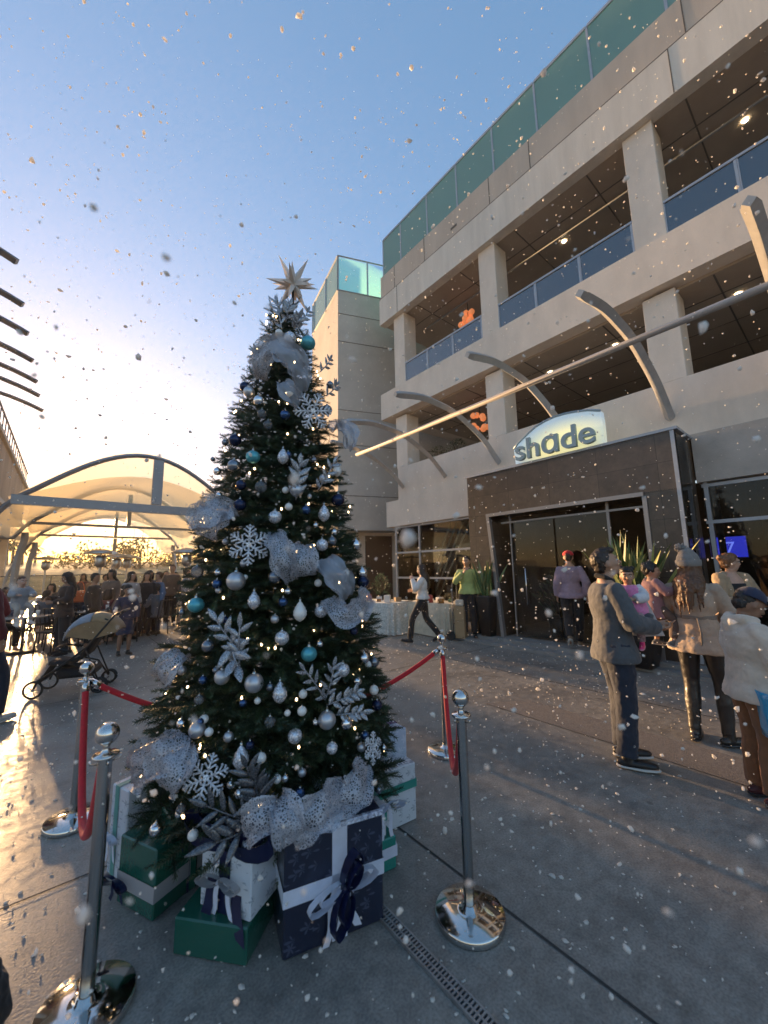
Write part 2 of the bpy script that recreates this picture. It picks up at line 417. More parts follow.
def stone_tiles():
    m, nt, b = newmat('dark_stone_cladding'); N = nt.nodes; L = nt.links
    tc = N.new('ShaderNodeTexCoord')
    sp = N.new('ShaderNodeSeparateXYZ'); L.new(tc.outputs['Object'], sp.inputs[0])
    ad = N.new('ShaderNodeMath'); ad.operation = 'ADD'; L.new(sp.outputs['X'], ad.inputs[0]); L.new(sp.outputs['Y'], ad.inputs[1])
    cb = N.new('ShaderNodeCombineXYZ'); L.new(ad.outputs[0], cb.inputs['X']); L.new(sp.outputs['Z'], cb.inputs['Y'])
    br = N.new('ShaderNodeTexBrick'); br.offset = 0; br.inputs['Scale'].default_value = 1
    br.inputs['Brick Width'].default_value = .92; br.inputs['Row Height'].default_value = .46; br.inputs['Mortar Size'].default_value = .004
    br.inputs['Color1'].default_value = (.060,.046,.036,1); br.inputs['Color2'].default_value = (.088,.068,.052,1); br.inputs['Mortar'].default_value = (.02,.016,.013,1)
    L.new(cb.outputs[0], br.inputs['Vector'])
    no = N.new('ShaderNodeTexNoise'); no.inputs['Scale'].default_value = 5; no.inputs['Detail'].default_value = 8; no.inputs['Roughness'].default_value = .7
    L.new(tc.outputs['Object'], no.inputs['Vector'])
    rp = N.new('ShaderNodeValToRGB'); rp.color_ramp.elements[0].position = .3; rp.color_ramp.elements[0].color = (.6,.6,.6,1); rp.color_ramp.elements[1].position = .7; rp.color_ramp.elements[1].color = (1.35,1.3,1.25,1)
    L.new(no.outputs['Fac'], rp.inputs[0])
    mx = N.new('ShaderNodeMix'); mx.data_type = 'RGBA'; mx.blend_type = 'MULTIPLY'; mx.inputs['Factor'].default_value = 1
    L.new(br.outputs['Color'], mx.inputs['A']); L.new(rp.outputs[0], mx.inputs['B']); L.new(mx.outputs['Result'], b.inputs['Base Color'])
    b.inputs['Roughness'].default_value = .32
    return m
MAT_STONE = stone_tiles()
hotel = thing('hotel_building', 'three storey beige concrete hotel front with open terraces, square pillars and dark stone entrance portal', 'building', (0, 0, 0))
Y0, Y1 = -9.0, 10.75
# roof level
b = BB(); b.box(8.75, 9.05, Y0, Y1, 11.0, 12.1); bp('fascia', b, MAT_FASCIA, hotel)
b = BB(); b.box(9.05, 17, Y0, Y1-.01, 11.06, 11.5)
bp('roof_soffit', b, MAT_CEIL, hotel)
b = BB(); b.box(9.051, 17, Y0, Y1+.004, 11.503, 13.0); b.box(8.83, 9.05, Y0, Y1-.004, 12.103, 13.1); bp('parapet', b, MAT_PARAPET, hotel)
b = BB()
for y in (9.9, 8.3, 5.6, 4.3, .9, -1.7): b.box(8.822, 8.832, y, y+.02, 12.12, 13.1)
b.box(8.745, 8.752, Y0, Y1, 12.085, 12.102)
for y in (9.7, 1.2): b.box(8.742, 8.752, y, y+.018, 11.01, 12.09)
b.box(8.821, 8.832, 6.85, 7.1, 12.45, 12.53)
bp('panel_joint', b, MAT_JLINE, hotel)
posts = [10.68]
for x in (399.5, 425.4, 454.5, 490.2, 532.2, 585, 656.5):
    posts.append(gx(x, 240-1.05*(x-385.5), 8.9).y)
while posts[-1] > Y0: posts.append(posts[-1]-1.75)
for i in range(len(posts)-1):
    a, c = posts[i], posts[i+1]
    f = BB(); f.box(8.90, 8.95, a-.05, a, 13.1, 14.8); f.box(8.89, 8.96, c, a-.05, 14.74, 14.82); f.box(8.895, 8.955, c, a-.05, 13.1, 13.16)
    fr = bp('railing_frame', f, MAT_ALU, hotel)
    g_ = BB(); g_.box(8.915, 8.93, c+.005, a-.055, 13.165, 14.735); bp('pane', g_, MAT_TEAL, fr)
f = BB(); f.box(8.96, 17, 10.66, 10.72, 14.74, 14.82); f.box(8.96, 17, 10.66, 10.72, 13.1, 13.16)
fr = bp('railing_frame', f, MAT_ALU, hotel)
g_ = BB(); g_.box(8.97, 17, 10.68, 10.695, 13.17, 14.73); bp('pane', g_, MAT_TEAL, fr)
# terrace slab above level one
b = BB(); b.box(8.72, 17, Y0, 10.72, 7.1, 8.1); bp('terrace_slab', b, MAT_STUCCO, hotel)
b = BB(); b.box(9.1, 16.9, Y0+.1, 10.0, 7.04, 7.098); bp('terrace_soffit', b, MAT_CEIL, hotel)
# lower wall (sill of level one)
b = BB(); b.box(8.9, 9.2, Y0, 10.05, 3.98, 5.14); b.box(9.2, 17, 9.85, 10.05, 3.98, 5.14); bp('upper_wall', b, MAT_STUCCO, hotel)
b = BB(); b.box(8.84, 9.2, 6.25, 10.66, 3.06, 3.978); b.box(9.2, 15.5, 10.4, 10.66, 3.06, 3.978); bp('wall_band', b, MAT_STUCCO, hotel)
b = BB(); b.box(8.84, 9.2, Y0, 1.72, 3.06, 3.978); bp('wall_band', b, MAT_STUCCO2, hotel)
b = BB(); b.box(9.2, 17, Y0+.01, 9.84, 4.6, 5.0); bp('terrace_floor', b, MAT_STUCCO2, hotel)
# pillars
def pillar(y1, dep):
    for z0, z1 in ((8.1, 11.0), (5.14, 7.04)):
        b = BB(); b.bbox(8.92, 8.92+dep, y1, y1+.57, z0+.001, z1-.001, .012); bp('pillar', b, MAT_STUCCO, hotel)
for y in (9.55, 5.62, 1.66, -2.3, -6.25): pillar(y, .6)
# terrace balustrades, level two
for y0, y1 in ((6.19, 9.55), (2.23, 5.62), (-1.73, 1.66), (-5.68, -2.3)):
    n = 3; d = (y1-y0)/n
    for k in range(n):
        a, c = y0+k*d, y0+(k+1)*d
        f = BB()
        f.box(8.93, 8.97, a+.002, a+.045, 8.1, 8.93); f.box(8.93, 8.97, c-.02, c-.002, 8.1, 8.93)
        f.box(8.92, 8.98, a, c, 8.935, 8.985); f.box(8.925, 8.975, a+.045, c-.02, 8.102, 8.135)
        fr = bp('balustrade', f, MAT_ALU, hotel)
        g_ = BB(); g_.box(8.945, 8.955, a+.047, c-.022, 8.137, 8.932); bp('pane', g_, MAT_BGLASS, fr)
# soffit joints and conduits
for z, xs, nm in ((11.052, (9.9, 11.6, 13.3), 'a'), (7.032, (9.9, 11.3, 12.7), 'b')):
    b = BB()
    for x in xs: b.box(x, x+.03, Y0+.2, 9.9, z, z+.006)
    y = 9.0
    while y > Y0: b.box(9.12, 14.9 if nm == 'a' else 13.9, y, y+.03, z-.002, z+.004); y -= 1.98
    bp('soffit_joint', b, MAT_JLINE, hotel)
    b = BB(); b.tube([(10.3, 9.7, z-.06), (10.3, Y0+.3, z-.06)], .03, 8); bp('conduit', b, MAT_ALU, hotel)
# back walls, terrace doors, planting
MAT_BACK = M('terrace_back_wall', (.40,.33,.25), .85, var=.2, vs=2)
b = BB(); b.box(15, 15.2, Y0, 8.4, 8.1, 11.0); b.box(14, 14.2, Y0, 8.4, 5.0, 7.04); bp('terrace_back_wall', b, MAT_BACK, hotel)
b = BB()
for y in (-6.5, -3.2, .2, 3.4, 6.0):
    for q in ((14.96, 8.2, 10.4), (13.96, 5.0, 6.9)):
        b = BB(); b.box(q[0], q[0]+.03, y, y+2.2, q[1], q[2]); bp('terrace_door', b, MAT_WIN, hotel)

MAT_LAMP = M('downlight', (1,.9,.7), .5, emit=(1.0,.82,.55), es=4)
b = BB()
for (x, y, z) in ((10.6, 4.35, 11.05), (10.6, .4, 11.05), (12.5, 7.6, 11.05), (12.5, 3.4, 11.05), (10.2, 4.9, 7.035), (10.2, 3.2, 7.035), (10.2, .9, 7.035), (12, 7.4, 7.035), (12, -.8, 7.035)):
    b = BB(); b.lathe([(.001, z-.012), (.055, z-.012), (.06, z)], (x, y, 0), 14); bp('ceiling_light', b, MAT_LAMP, hotel)
# ------------- entrance portal  (front plane x=7.9 in this frame)
PX = 7.9
b = BB()
b.box(PX, 8.9, 1.75, 6.22, 2.86, 3.88)                    # head
b.prism([(PX, 6.22, -.05), (PX, 5.39+.02, -.05), (PX, 5.63+.02, 2.858), (PX, 6.22, 2.858)], (1.0, 0, 0))   # left jamb with slanted reveal
b.box(PX, 8.9, 1.75, 2.32, 0, 2.858)
bp('portal_cladding', b, MAT_STONE, hotel)
b = BB(); b.box(PX-.03, 8.93, 1.70, 6.25, 3.882, 3.93); bp('portal_cap', b, MAT_ALU, hotel)
b = BB(); b.box(PX-.012, PX-.002, 1.752, 1.81, 0.02, 3.88); bp('corner_trim', b, MAT_ALU, hotel)
b = BB(); b.box(PX+.03, 8.6, 1.738, 1.748, .1, 3.84); bp('side_panel', b, MAT_WIN, hotel)
# door frame
b = BB()
b.prism([(PX-.04, 5.43, 0), (PX-.04, 5.35, 0), (PX-.04, 5.59, 2.86), (PX-.04, 5.67, 2.86)], (.1, 0, 0))
b.box(PX-.045, PX+.06, 2.30, 5.66, 2.80, 2.875)
b.box(PX-.03, PX+.05, 2.26, 2.33, 0, 2.8)
bp('door_frame', b, MAT_DFR, hotel)
b = BB(); b.box(PX+.2, PX+.24, 2.98, 3.03, 0, 2.8); b.box(PX+.2, PX+.24, 5.15, 5.18, 0, 2.8); b.box(PX+.19, PX+.25, 2.35, 5.4, 2.62, 2.66)
bp('door_rail', b, MAT_DFR, hotel)
MAT_CHROME = M('polished_steel', (.62,.60,.58), .07, 1.0, rvar=.05, vs=3, var=.02)
for (ya, yb) in ((4.12, 5.15), (3.03, 4.08)):
    d = BB(); d.box(PX+.215, PX+.23, ya, yb, .06, 2.62); dd = bp('glass_door', d, MAT_WIN, hotel)
    h = BB(); hy = ya+.12 if ya > 4 else yb-.1
    hy = 4.82 if ya > 4 else 3.25
    h.tube([(PX+.15, hy, .75), (PX+.15, hy, 1.55)], .018, 8); h.tube([(PX+.15, hy, .85), (PX+.215, hy, .85)], .01, 6); h.tube([(PX+.15, hy, 1.45), (PX+.215, hy, 1.45)], .01, 6)
    bp('handle', h, MAT_CHROME, dd)
# ------------- windows beside the portal
def window(y0, y1, zs, ys, name='window'):
    f = BB()
    for z in zs: f.box(8.93, 9.0, y0, y1, z-.03, z+.03)
    for y in ys: f.box(8.925, 9.005, y-.03, y+.03, -.05, 3.06)
    fr = bp(name, f, MAT_ALU, hotel)
    g_ = BB(); g_.box(8.955, 8.97, y0, y1, 0, 3.02); bp('pane', g_, MAT_WIN, fr)
window(6.25, 10.3, (.03, 1.28, 2.13, 3.02), (10.27, 9.1, 6.4))
window(-8.9, 1.68, (.03, 1.0, 2.33, 3.0), (1.62, -.9, -3.4, -6))
b = BB(); b.box(8.9, 9.02, Y0, 1.7, -.1, .0); bp('window_sill', b, MAT_ALU, hotel)
# lobby interior
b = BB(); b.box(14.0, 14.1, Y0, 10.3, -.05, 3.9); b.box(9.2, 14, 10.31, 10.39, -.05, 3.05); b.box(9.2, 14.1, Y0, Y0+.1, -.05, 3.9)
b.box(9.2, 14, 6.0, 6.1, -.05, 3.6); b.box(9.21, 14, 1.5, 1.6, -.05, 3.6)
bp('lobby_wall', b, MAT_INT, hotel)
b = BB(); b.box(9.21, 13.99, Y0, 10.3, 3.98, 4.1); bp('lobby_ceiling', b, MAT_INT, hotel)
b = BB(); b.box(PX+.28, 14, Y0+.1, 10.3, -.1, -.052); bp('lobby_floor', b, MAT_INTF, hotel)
MAT_LL = M('lobby_lamp', (1,.8,.6), .5, emit=(1,.7,.4), es=5)
for (x, y) in ((9.2, 3.2), (10.3, 4.4), (10.3, 2.9), (11.5, 3.6), (12.2, 4.9), (10.4, 8.3), (10.4, 7.2), (10.4, -.3)):
    b = BB(); b.lathe([(.001, 3.6), (.07, 3.6), (.075, 3.64)], (x, y, 0), 12); bp('lobby_light', b, MAT_LL, hotel)
# solid diagonal bars standing in for bracing reflected in the left window
b = BB()
for k in range(4): b.tube([(9.4, 9.9-.25*k, 0), (9.4, 8.1-.25*k, 3.0)], .03, 6)
bp('brace_reflection', b, M('pale_reflection', (.5,.5,.4), .6), hotel)
# blue advertisement screen behind the right window
scr = thing('window_screen', 'glowing deep blue screen with a pale 7 behind the right hand window', 'screen', gx(730, 547, 8.55))
def text_mesh(name, s, size, ext, mat, parent=None, bevel=0, off=0):
    cu = bpy.data.curves.new(name, 'FONT'); cu.body = s; cu.size = size; cu.extrude = ext; cu.align_x = 'CENTER'; cu.bevel_depth = bevel; cu.offset = off
    o = bpy.data.objects.new(name, cu); C.objects.link(o)
    dg = bpy.context.evaluated_depsgraph_get(); me = bpy.data.meshes.new_from_object(o.evaluated_get(dg))
    bpy.data.objects.remove(o); me.materials.clear(); me.materials.append(mat)
    r = bpy.data.objects.new(name, me); C.objects.link(r)
    if parent: r.parent = parent
    return r
b = MB(); b.bbox(0, .04, -.23, .23, -.19, .19, .006); part('casing', b, MAT_DARK, scr)
b = MB(); b.box(-.004, -.002, -.21, .21, -.17, .17); part('display', b, M('blue_display', (.02,.02,.3), .3, emit=(.03,.04,.6), es=.22), scr)
t7 = text_mesh('digit', '7', .27, .001, M('screen_digit', (.5,.6,.9), .4, emit=(.15,.2,.8), es=.3), scr)
t7.matrix_local = Matrix.Translation((-.008, 0, -.10)) @ Matrix(((0,0,-1,0),(-1,0,0,0),(0,1,0,0),(0,0,0,1)))
# ------------- raised landing with kerb in front of the entrance
MAT_KERB = M('kerb_concrete', (.25,.24,.225), .75, var=.3, vs=5, bump=.3, bs=60)
b = MB()
b.box(7.10, 8.3, -9, 9.6, -.02, .12)
b.box(6.86, 7.098, -9, 6.2, -.02, .055)
tag(b.build('landing', MAT_KERB), kind='structure')
b = MB(); b.box(8.3, 13.5, -9, 9.9, -.02, .118); struct('lobby_base', b, MAT_KERB)
# ------------- sign
MAT_PANEL = None
def sign_mat():
    m, nt, b = newmat('backlit_sign'); N = nt.nodes; L = nt.links
    tc = N.new('ShaderNodeTexCoord'); mp = N.new('ShaderNodeMapping')
    mp.inputs['Location'].default_value = (0, .15, -.30); mp.inputs['Scale'].default_value = (1, 1.0, 1.9)
    L.new(tc.outputs['Object'], mp.inputs[0])
    gr = N.new('ShaderNodeTexGradient'); gr.gradient_type = 'SPHERICAL'; L.new(mp.outputs[0], gr.inputs[0])
    rp = N.new('ShaderNodeValToRGB'); rp.color_ramp.elements[0].color = (.42,.54,.62,1); rp.color_ramp.elements[1].color = (.95,.9,.5,1); rp.color_ramp.elements[1].position = .55
    L.new(gr.outputs[0], rp.inputs[0]); L.new(rp.outputs[0], b.inputs['Base Color']); L.new(rp.outputs[0], b.inputs['Emission Color'])
    b.inputs['Emission Strength'].default_value = .12; b.inputs['Roughness'].default_value = .35; return m
SX = (PX-.05)*K
out_px = [(515.5,461.7),(514,449.5),(518,444),(523,439),(529,433),(536,427),(545,421.5),(554.6,417),(565,414),(575,412),(588,410.5),(600.7,411),(602.4,420),(603.6,430),(604.6,443)]
op = [gx(x, y, SX) for x, y in out_px]
zb = T((0,0,3.935)).z; op[0].z = zb; op[-1].z = zb
cen = V((SX, (op[0].y+op[-1].y)/2, zb))
sg = thing('hotel_sign', 'lens shaped pale blue backlit sign reading shade on top of the dark stone portal', 'sign', cen)
op = [p-cen for p in op]; half = (op[0].y-op[-1].y)/2
b = MB(); b.prism(op, (.12, 0, 0)); part('panel', b, sign_mat(), sg)
b = MB(); b.tube([V((-.005, p.y, p.z+.006)) for p in op[1:-3]], .022, 8); part('rim', b, M('sign_rim', (.30,.40,.47), .4, .3), sg)
l0, l1 = gx(516.5, 461, SX-.08).y-cen.y, gx(596, 440, SX-.08).y-cen.y
tx = text_mesh('lettering', 'sh\u0251de', 1.0, .035, M('sign_letters', (.20,.30,.36), .4, .35), sg, bevel=.003, off=.012)
xs_ = [v_.co.x for v_ in tx.data.vertices]; k_ = (l0-l1)/(max(xs_)-min(xs_)); xm = (max(xs_)+min(xs_))/2
for v_ in tx.data.vertices: v_.co.x = (v_.co.x-xm)*k_; v_.co.y *= k_*.93
tx.matrix_local = Matrix.Translation((-.085, (l0+l1)/2, .035)) @ Matrix(((0,0,-1,0),(-1,0,0,0),(0,1,0,0),(0,0,0,1)))
# ------------- curved steel pergola
MAT_PERG = M('pergola_steel', (.44,.44,.44), .45, .4, var=.15, vs=7)
pg = thing('pergola', 'grey steel pergola of curved arms and one long rail along the hotel front', 'pergola', (0, 0, 0))
for y in (9.8, 7.85, 5.9, 3.95, 2.0, .27, -1.6, -3.5):
    path = [V((8.92, y, 4.40)), V((8.62, y, 4.66)), V((8.26, y, 4.93)), V((7.75, y, 5.18)), V((7.13, y, 5.40)), V((6.5, y, 5.47)), V((5.95, y, 5.47)), V((5.2, y, 5.32))]
    if y > 9: path = path[:-1]
    b = BB(); b.tube(smooth_path(path, 4), [.085]*(4*len(path)-4)+[.06], 4, smooth=False, upv=(0, 1, 0))
    bp('arm', b, MAT_PERG, pg)
b = BB(); b.tube([(7.0, 9.9, 5.27), (7.0, -7.5, 5.27)], .055, 14); bp('rail', b, M('rail_steel', (.40,.39,.38), .7, .2), pg)
# ------------- orange globe clusters on the terraces
MAT_ORB = M('orange_globe', (.85,.34,.16), .5, emit=(1.0,.30,.10), es=.10, var=.15, vs=12)
def orbs(px, py, X, n, lab, sz):
    c = gx(px, py, X); t = thing('globe_cluster', lab, 'lamp cluster', c, 0, 'orange globe clusters')
    b = MB(); b.tube([(0, 0, .02), (0, 0, sz*3.2)], .012, 6); part('cord', b, MAT_DARK, t)
    rn = random.Random(px)
    for k in range(n):
        a = rn.uniform(0, 6.28); r_ = rn.uniform(.3, 1)*sz*1.7
        b = MB(); b.ell((math.cos(a)*r_*.7, math.sin(a)*r_, rn.uniform(-1.7, 1.7)*sz), sz*.62, sz*.62, sz*.62, nu=14, nv=9)
        part('globe', b, MAT_ORB, t)
orbs(468, 317, 10.2*K, 11, 'cluster of glowing orange globes hanging on the upper terrace', .155)
orbs(480, 422, 10.0*K, 9, 'cluster of glowing orange globes hanging on the lower terrace', .15)
# ------------- stair tower block behind
MAT_TOWER = M('tower_concrete', (.52,.48,.43), .85, var=.16, vs=.9, bump=.25, bs=40)
tw = thing('tower_block', 'smooth pale concrete block with rooftop glass screen standing behind the tree', 'building', (0, 0, 0))
A = V((8.25, 13.0, 0)); a = V((.929, -.37, 0)); bb = V((.20, .98, 0))
def q(t, s_, z): p = A + a*t + bb*s_; return V((p.x, p.y, z))
def slab(t0, t1, s0, s1, z0, z1, mb):
    mb.prism([q(t0, s0, z0), q(t1, s0, z0), q(t1, s1, z0), q(t0, s1, z0)], (0, 0, z1-z0))
b = BB(); slab(0, 9, 0, 3.7, 3.15, 13.7, b); bp('wall', b, MAT_TOWER, tw)
b = BB()
for z in (4.55, 6.7, 8.2, 11.3, 12.6): b.prism([q(0, -.012, z), q(9, -.012, z), q(9, 0.002, z), q(0, .002, z)], (0, 0, .022))
bp('wall_joint', b, MAT_JLINE, tw)
for (t0, s0, t1, s1) in ((0, 0, 1.35, 0), (1.35, 0, 3.2, 0), (3.2, 0, 5.2, 0), (0, 0, 0, 1.6), (0, 1.6, 0, 3.4), (0, 3.4, 0, 3.7)):
    f = BB(); g_ = BB()
    for z in (13.7, 15.38):
        f.tube([q(t0, s0, z+.03), q(t1, s1, z+.03)], .04, 4, smooth=False)
    f.tube([q(t0, s0, 13.7), q(t0, s0, 15.4)], .045, 4, smooth=False); f.tube([q(t1, s1, 13.7), q(t1, s1, 15.4)], .04, 4, smooth=False)
    g_.prism([q(t0, s0, 13.76), q(t1, s1, 13.76), q(t1, s1, 15.34), q(t0, s0, 15.34)], (.012, .012, 0))
    fr = bp('screen_frame', f, MAT_ALU, tw); bp('pane', g_, MAT_TEAL, fr)
b = BB(); slab(.9, 9, .9, 3.5, -.1, 3.148, b); bp('base_wall', b, MAT_STUCCO, tw)
b = BB(); slab(.35, .85, .35, .85, -.1, 3.148, b); bp('pillar', b, MAT_TOWER, tw)
b = BB(); slab(1.5, 2.7, .86, .88, -.1, 3.0, b); bp('door', b, M('brown_door', (.06,.03,.02), .5), tw)
# ------------------------------------------------------------------ building on the left, marquee, far trees
MAT_DSTEEL = M('dark_steel', (.10,.10,.105), .5, .4)
lb = thing('walkway_building', 'raised weathered concrete walkway block with metal guard rail along the left edge', 'building', (0, 0, 0))
LX = -2.5
b = MB(); b.box(LX-6, LX, 11, 34, 4.85, 7.15); part('wall', b, M('stained_wall', (.34,.24,.16), .85, var=.45, vs=1.3, stretch=(1,1,.3), bump=.3, bs=20), lb)
b = MB(); b.box(LX-6, LX+.12, 11, 34.2, 7.152, 7.32); b.box(LX-6, LX+.10, 11, 34.1, 4.65, 4.848); part('coping', b, MAT_STUCCO2, lb)
b = MB()
y = 11.2
while y < 34: b.box(LX-.02, LX+.02, y, y+.04, 7.32, 8.15); y += .85
b.box(LX-.03, LX+.03, 11, 34, 8.15, 8.2); b.box(LX-.02, LX+.02, 11, 34, 7.5, 7.53)
part('guard_rail', b, MAT_DSTEEL, lb)
for y in (11.5, 17, 33.5):
    b = MB(); b.box(LX-.9, LX-.5, y, y+.4, 0, 4.65); part('pillar', b, MAT_STUCCO2, lb)
# curved roof fins of the left side
fn = thing('roof_trellis', 'row of dark curved steel fins jutting over the left walkway against the sky', 'trellis', (0, 0, 0))
FXX = -1.35
for k, p in enumerate(((17, 262), (23, 305), (28, 334), (33, 361), (37, 382), (39.5, 396), (43, 411))):
    c = gx(p[0], p[1], FXX)
    b = MB(); pts = [V((FXX-t, c.y, 0)) for t in (3.4, 2.8, 2.2, 1.6, 1.1, .6, .25, 0)]
    for i, q_ in enumerate(pts): t = -(q_.x-FXX); q_.z = c.z + .55*(1-(1-min(t, 2.4)/2.4)**2) - .06*max(0, t-2.4)
    b.tube(pts, .085, 4, smooth=False, upv=(0, 1, 0)); part('fin', b, MAT_DSTEEL, fn)
c = gx(4, 198, FXX); b = MB(); pts = [V((FXX-t-.45, c.y, c.z+.3*(1-(1-t/2)**2))) for t in (2, 1.5, 1, .5, 0)]; b.tube(pts, .085, 4, smooth=False); part('fin', b, MAT_DSTEEL, fn)
b = MB(); b.tube([(FXX-2.4, 9, 8.75), (FXX-2.4, 24, 8.75)], .08, 8); part('rail', b, MAT_DSTEEL, fn)
# ---- marquee
MAT_TRUSS = M('marquee_aluminium', (.30,.31,.335), .45, .3, var=.1, vs=4)
m, nt, bb_ = newmat('marquee_membrane'); N = nt.nodes; L = nt.links; N.remove(bb_)
df = N.new('ShaderNodeBsdfDiffuse'); df.inputs[0].default_value = (.78,.70,.56,1)
tl = N.new('ShaderNodeBsdfTranslucent'); tl.inputs[0].default_value = (.95,.84,.62,1)
mx = N.new('ShaderNodeMixShader'); mx.inputs[0].default_value = .72
tp_ = N.new('ShaderNodeBsdfTransparent'); tp_.inputs[0].default_value = (1,.93,.78,1); mx2 = N.new('ShaderNodeMixShader'); mx2.inputs[0].default_value = .30
L.new(df.outputs[0], mx.inputs[1]); L.new(tl.outputs[0], mx.inputs[2]); L.new(mx.outputs[0], mx2.inputs[1]); L.new(tp_.outputs[0], mx2.inputs[2]); L.new(mx2.outputs[0], N['Material Output'].inputs[0])
MAT_MEMB = m
mq = thing('marquee', 'large arched marquee of grey aluminium trusses under a translucent cream membrane roof', 'tent', (0, 0, 0))
XC, HW = 1.75, 3.15
def arch_pts(zb, zt, hw=HW, n=20, xc=XC):
    out = []
    for k in range(n+1):
        t = -1+2*k/n
        out.append((xc+hw*t, zb+(zt-zb)*(math.cos(t*math.pi/2)**1.05 if abs(t) < .999 else 0)))
    return out
def truss(Y, lab, front):
    b = MB()
    ap = [(XC-HW-.25, 3.0), (XC-HW, 3.4)] + [p for p in arch_pts(3.70, 5.28, HW-.28)] + [(XC+HW, 3.4), (XC+HW+.25, 3.0)]
    b.tube([(x, Y, z) for x, z in ap], .068, 4, smooth=False, upv=(0, 1, 0))
    b.box(XC-HW+.1, XC+HW-.1, Y-.07, Y+.07, 3.46 if front else 3.53, 3.72 if front else 3.63)
    if front: b.box(XC+.15, XC+.44, Y-.06, Y+.06, 3.742, 5.2)
    else: b.box(XC+.1, XC+.26, Y-.06, Y+.06, 3.642, 5.0)
    return b
part('front_truss', truss(14, '', True), MAT_TRUSS, mq)
part('middle_truss', truss(20, '', False), MAT_TRUSS, mq)
part('rear_truss', truss(26, '', False), MAT_TRUSS, mq)
def leg(x, sx, Y):
    b = MB(); b.tube(smooth_path([(x, Y, 3.2), (x-sx*.0, Y, 2.9), (x+sx*.12, Y, 2.2), (x+sx*.16, Y, 1.2), (x+sx*.16, Y, 0)], 4), .11, 4, smooth=False, upv=(0, 1, 0)); part('leg', b, MAT_TRUSS, mq)
for Y in (20, 26):
    leg(XC-HW+.05, -1, Y); leg(XC+HW-.05, 1, Y)
leg(XC+HW-.05, 1, 14)
b = MB(); b.box(XC+.1, XC+.28, 25.93, 26.07, 0, 3.5); part('leg', b, MAT_TRUSS, mq)
# membrane bays: saddle between arches
def membrane(Ya, Yb, dip, name='roof_membrane'):
    b = MB(); rows = []
    for i in range(13):
        s_ = i/12; Y = Ya+(Yb-Ya)*s_; d = dip*4*s_*(1-s_)
        rows.append([(x, Y, z+.10-d*(.35+.65*math.cos((x-XC)/HW*1.3))) for x, z in [(XC-HW-.25, 2.95), (XC-HW+.1, 3.3)]+arch_pts(3.72, 5.30, HW-.25)+[(XC+HW-.1, 3.3), (XC+HW+.25, 2.95)]])
    b.grid(rows); part(name, b, MAT_MEMB, mq)
membrane(14.1, 19.95, .5); membrane(20.05, 25.95, .5); membrane(26.05, 31, .5)
# swagged inner lining hanging below the roof
b = MB(); rows = []
for i in range(15):
    s_ = i/14; Y = 14.4+11.4*s_
    rows.append([(XC-HW+2*HW*k/14, Y, 3.72+.95*math.sin(math.pi*k/14)**1.2 - .28*abs(math.sin(s_*math.pi*2.0))) for k in range(15)])
b.grid(rows); part('lining', b, MAT_MEMB, mq)
b = MB(); b.tube([(XC-HW-2.8, 26, 3.4), (XC-HW, 26, 3.4)], .09, 4, smooth=False)
b.tube(smooth_path([(XC-HW-2.6, 26, 0), (XC-HW-2.5, 26, 1.8), (XC-HW-1.2, 26, 3.3)], 6), .09, 4, smooth=False, upv=(0,1,0)); 
b.tube(smooth_path([(XC-HW-.85, 26, 0), (XC-HW-.8, 26, 1.6), (XC-HW-.1, 26, 3.2)], 6), .07, 4, smooth=False, upv=(0,1,0)); part('side_bay', b, MAT_TRUSS, mq)
b = MB(); rows = [[(XC-HW-.2-3*k/8, 20+14*i/4, 3.35+.5*math.sin(math.pi*k/8)) for k in range(9)] for i in range(5)]; b.grid(rows); part('side_membrane', b, MAT_MEMB, mq)
# clear wind screen with rail at the back
ws = thing('windscreen', 'low clear windscreen with thin posts and handrail behind the marquee tables', 'fence', (0, 0, 0))
b = MB()
x = -14.0
while x < 16: b.box(x, x+.05, 30, 30.05, 0, 1.5); x += 1.9
b.box(-14, 16, 29.99, 30.06, 1.5, 1.56); part('rail', b, MAT_DSTEEL, ws)
b = MB(); b.box(-14, 16, 30.02, 30.03, .1, 1.49); part('pane', b, glass_mat('clear_screen', (.9,.88,.82), .05, 1), ws)
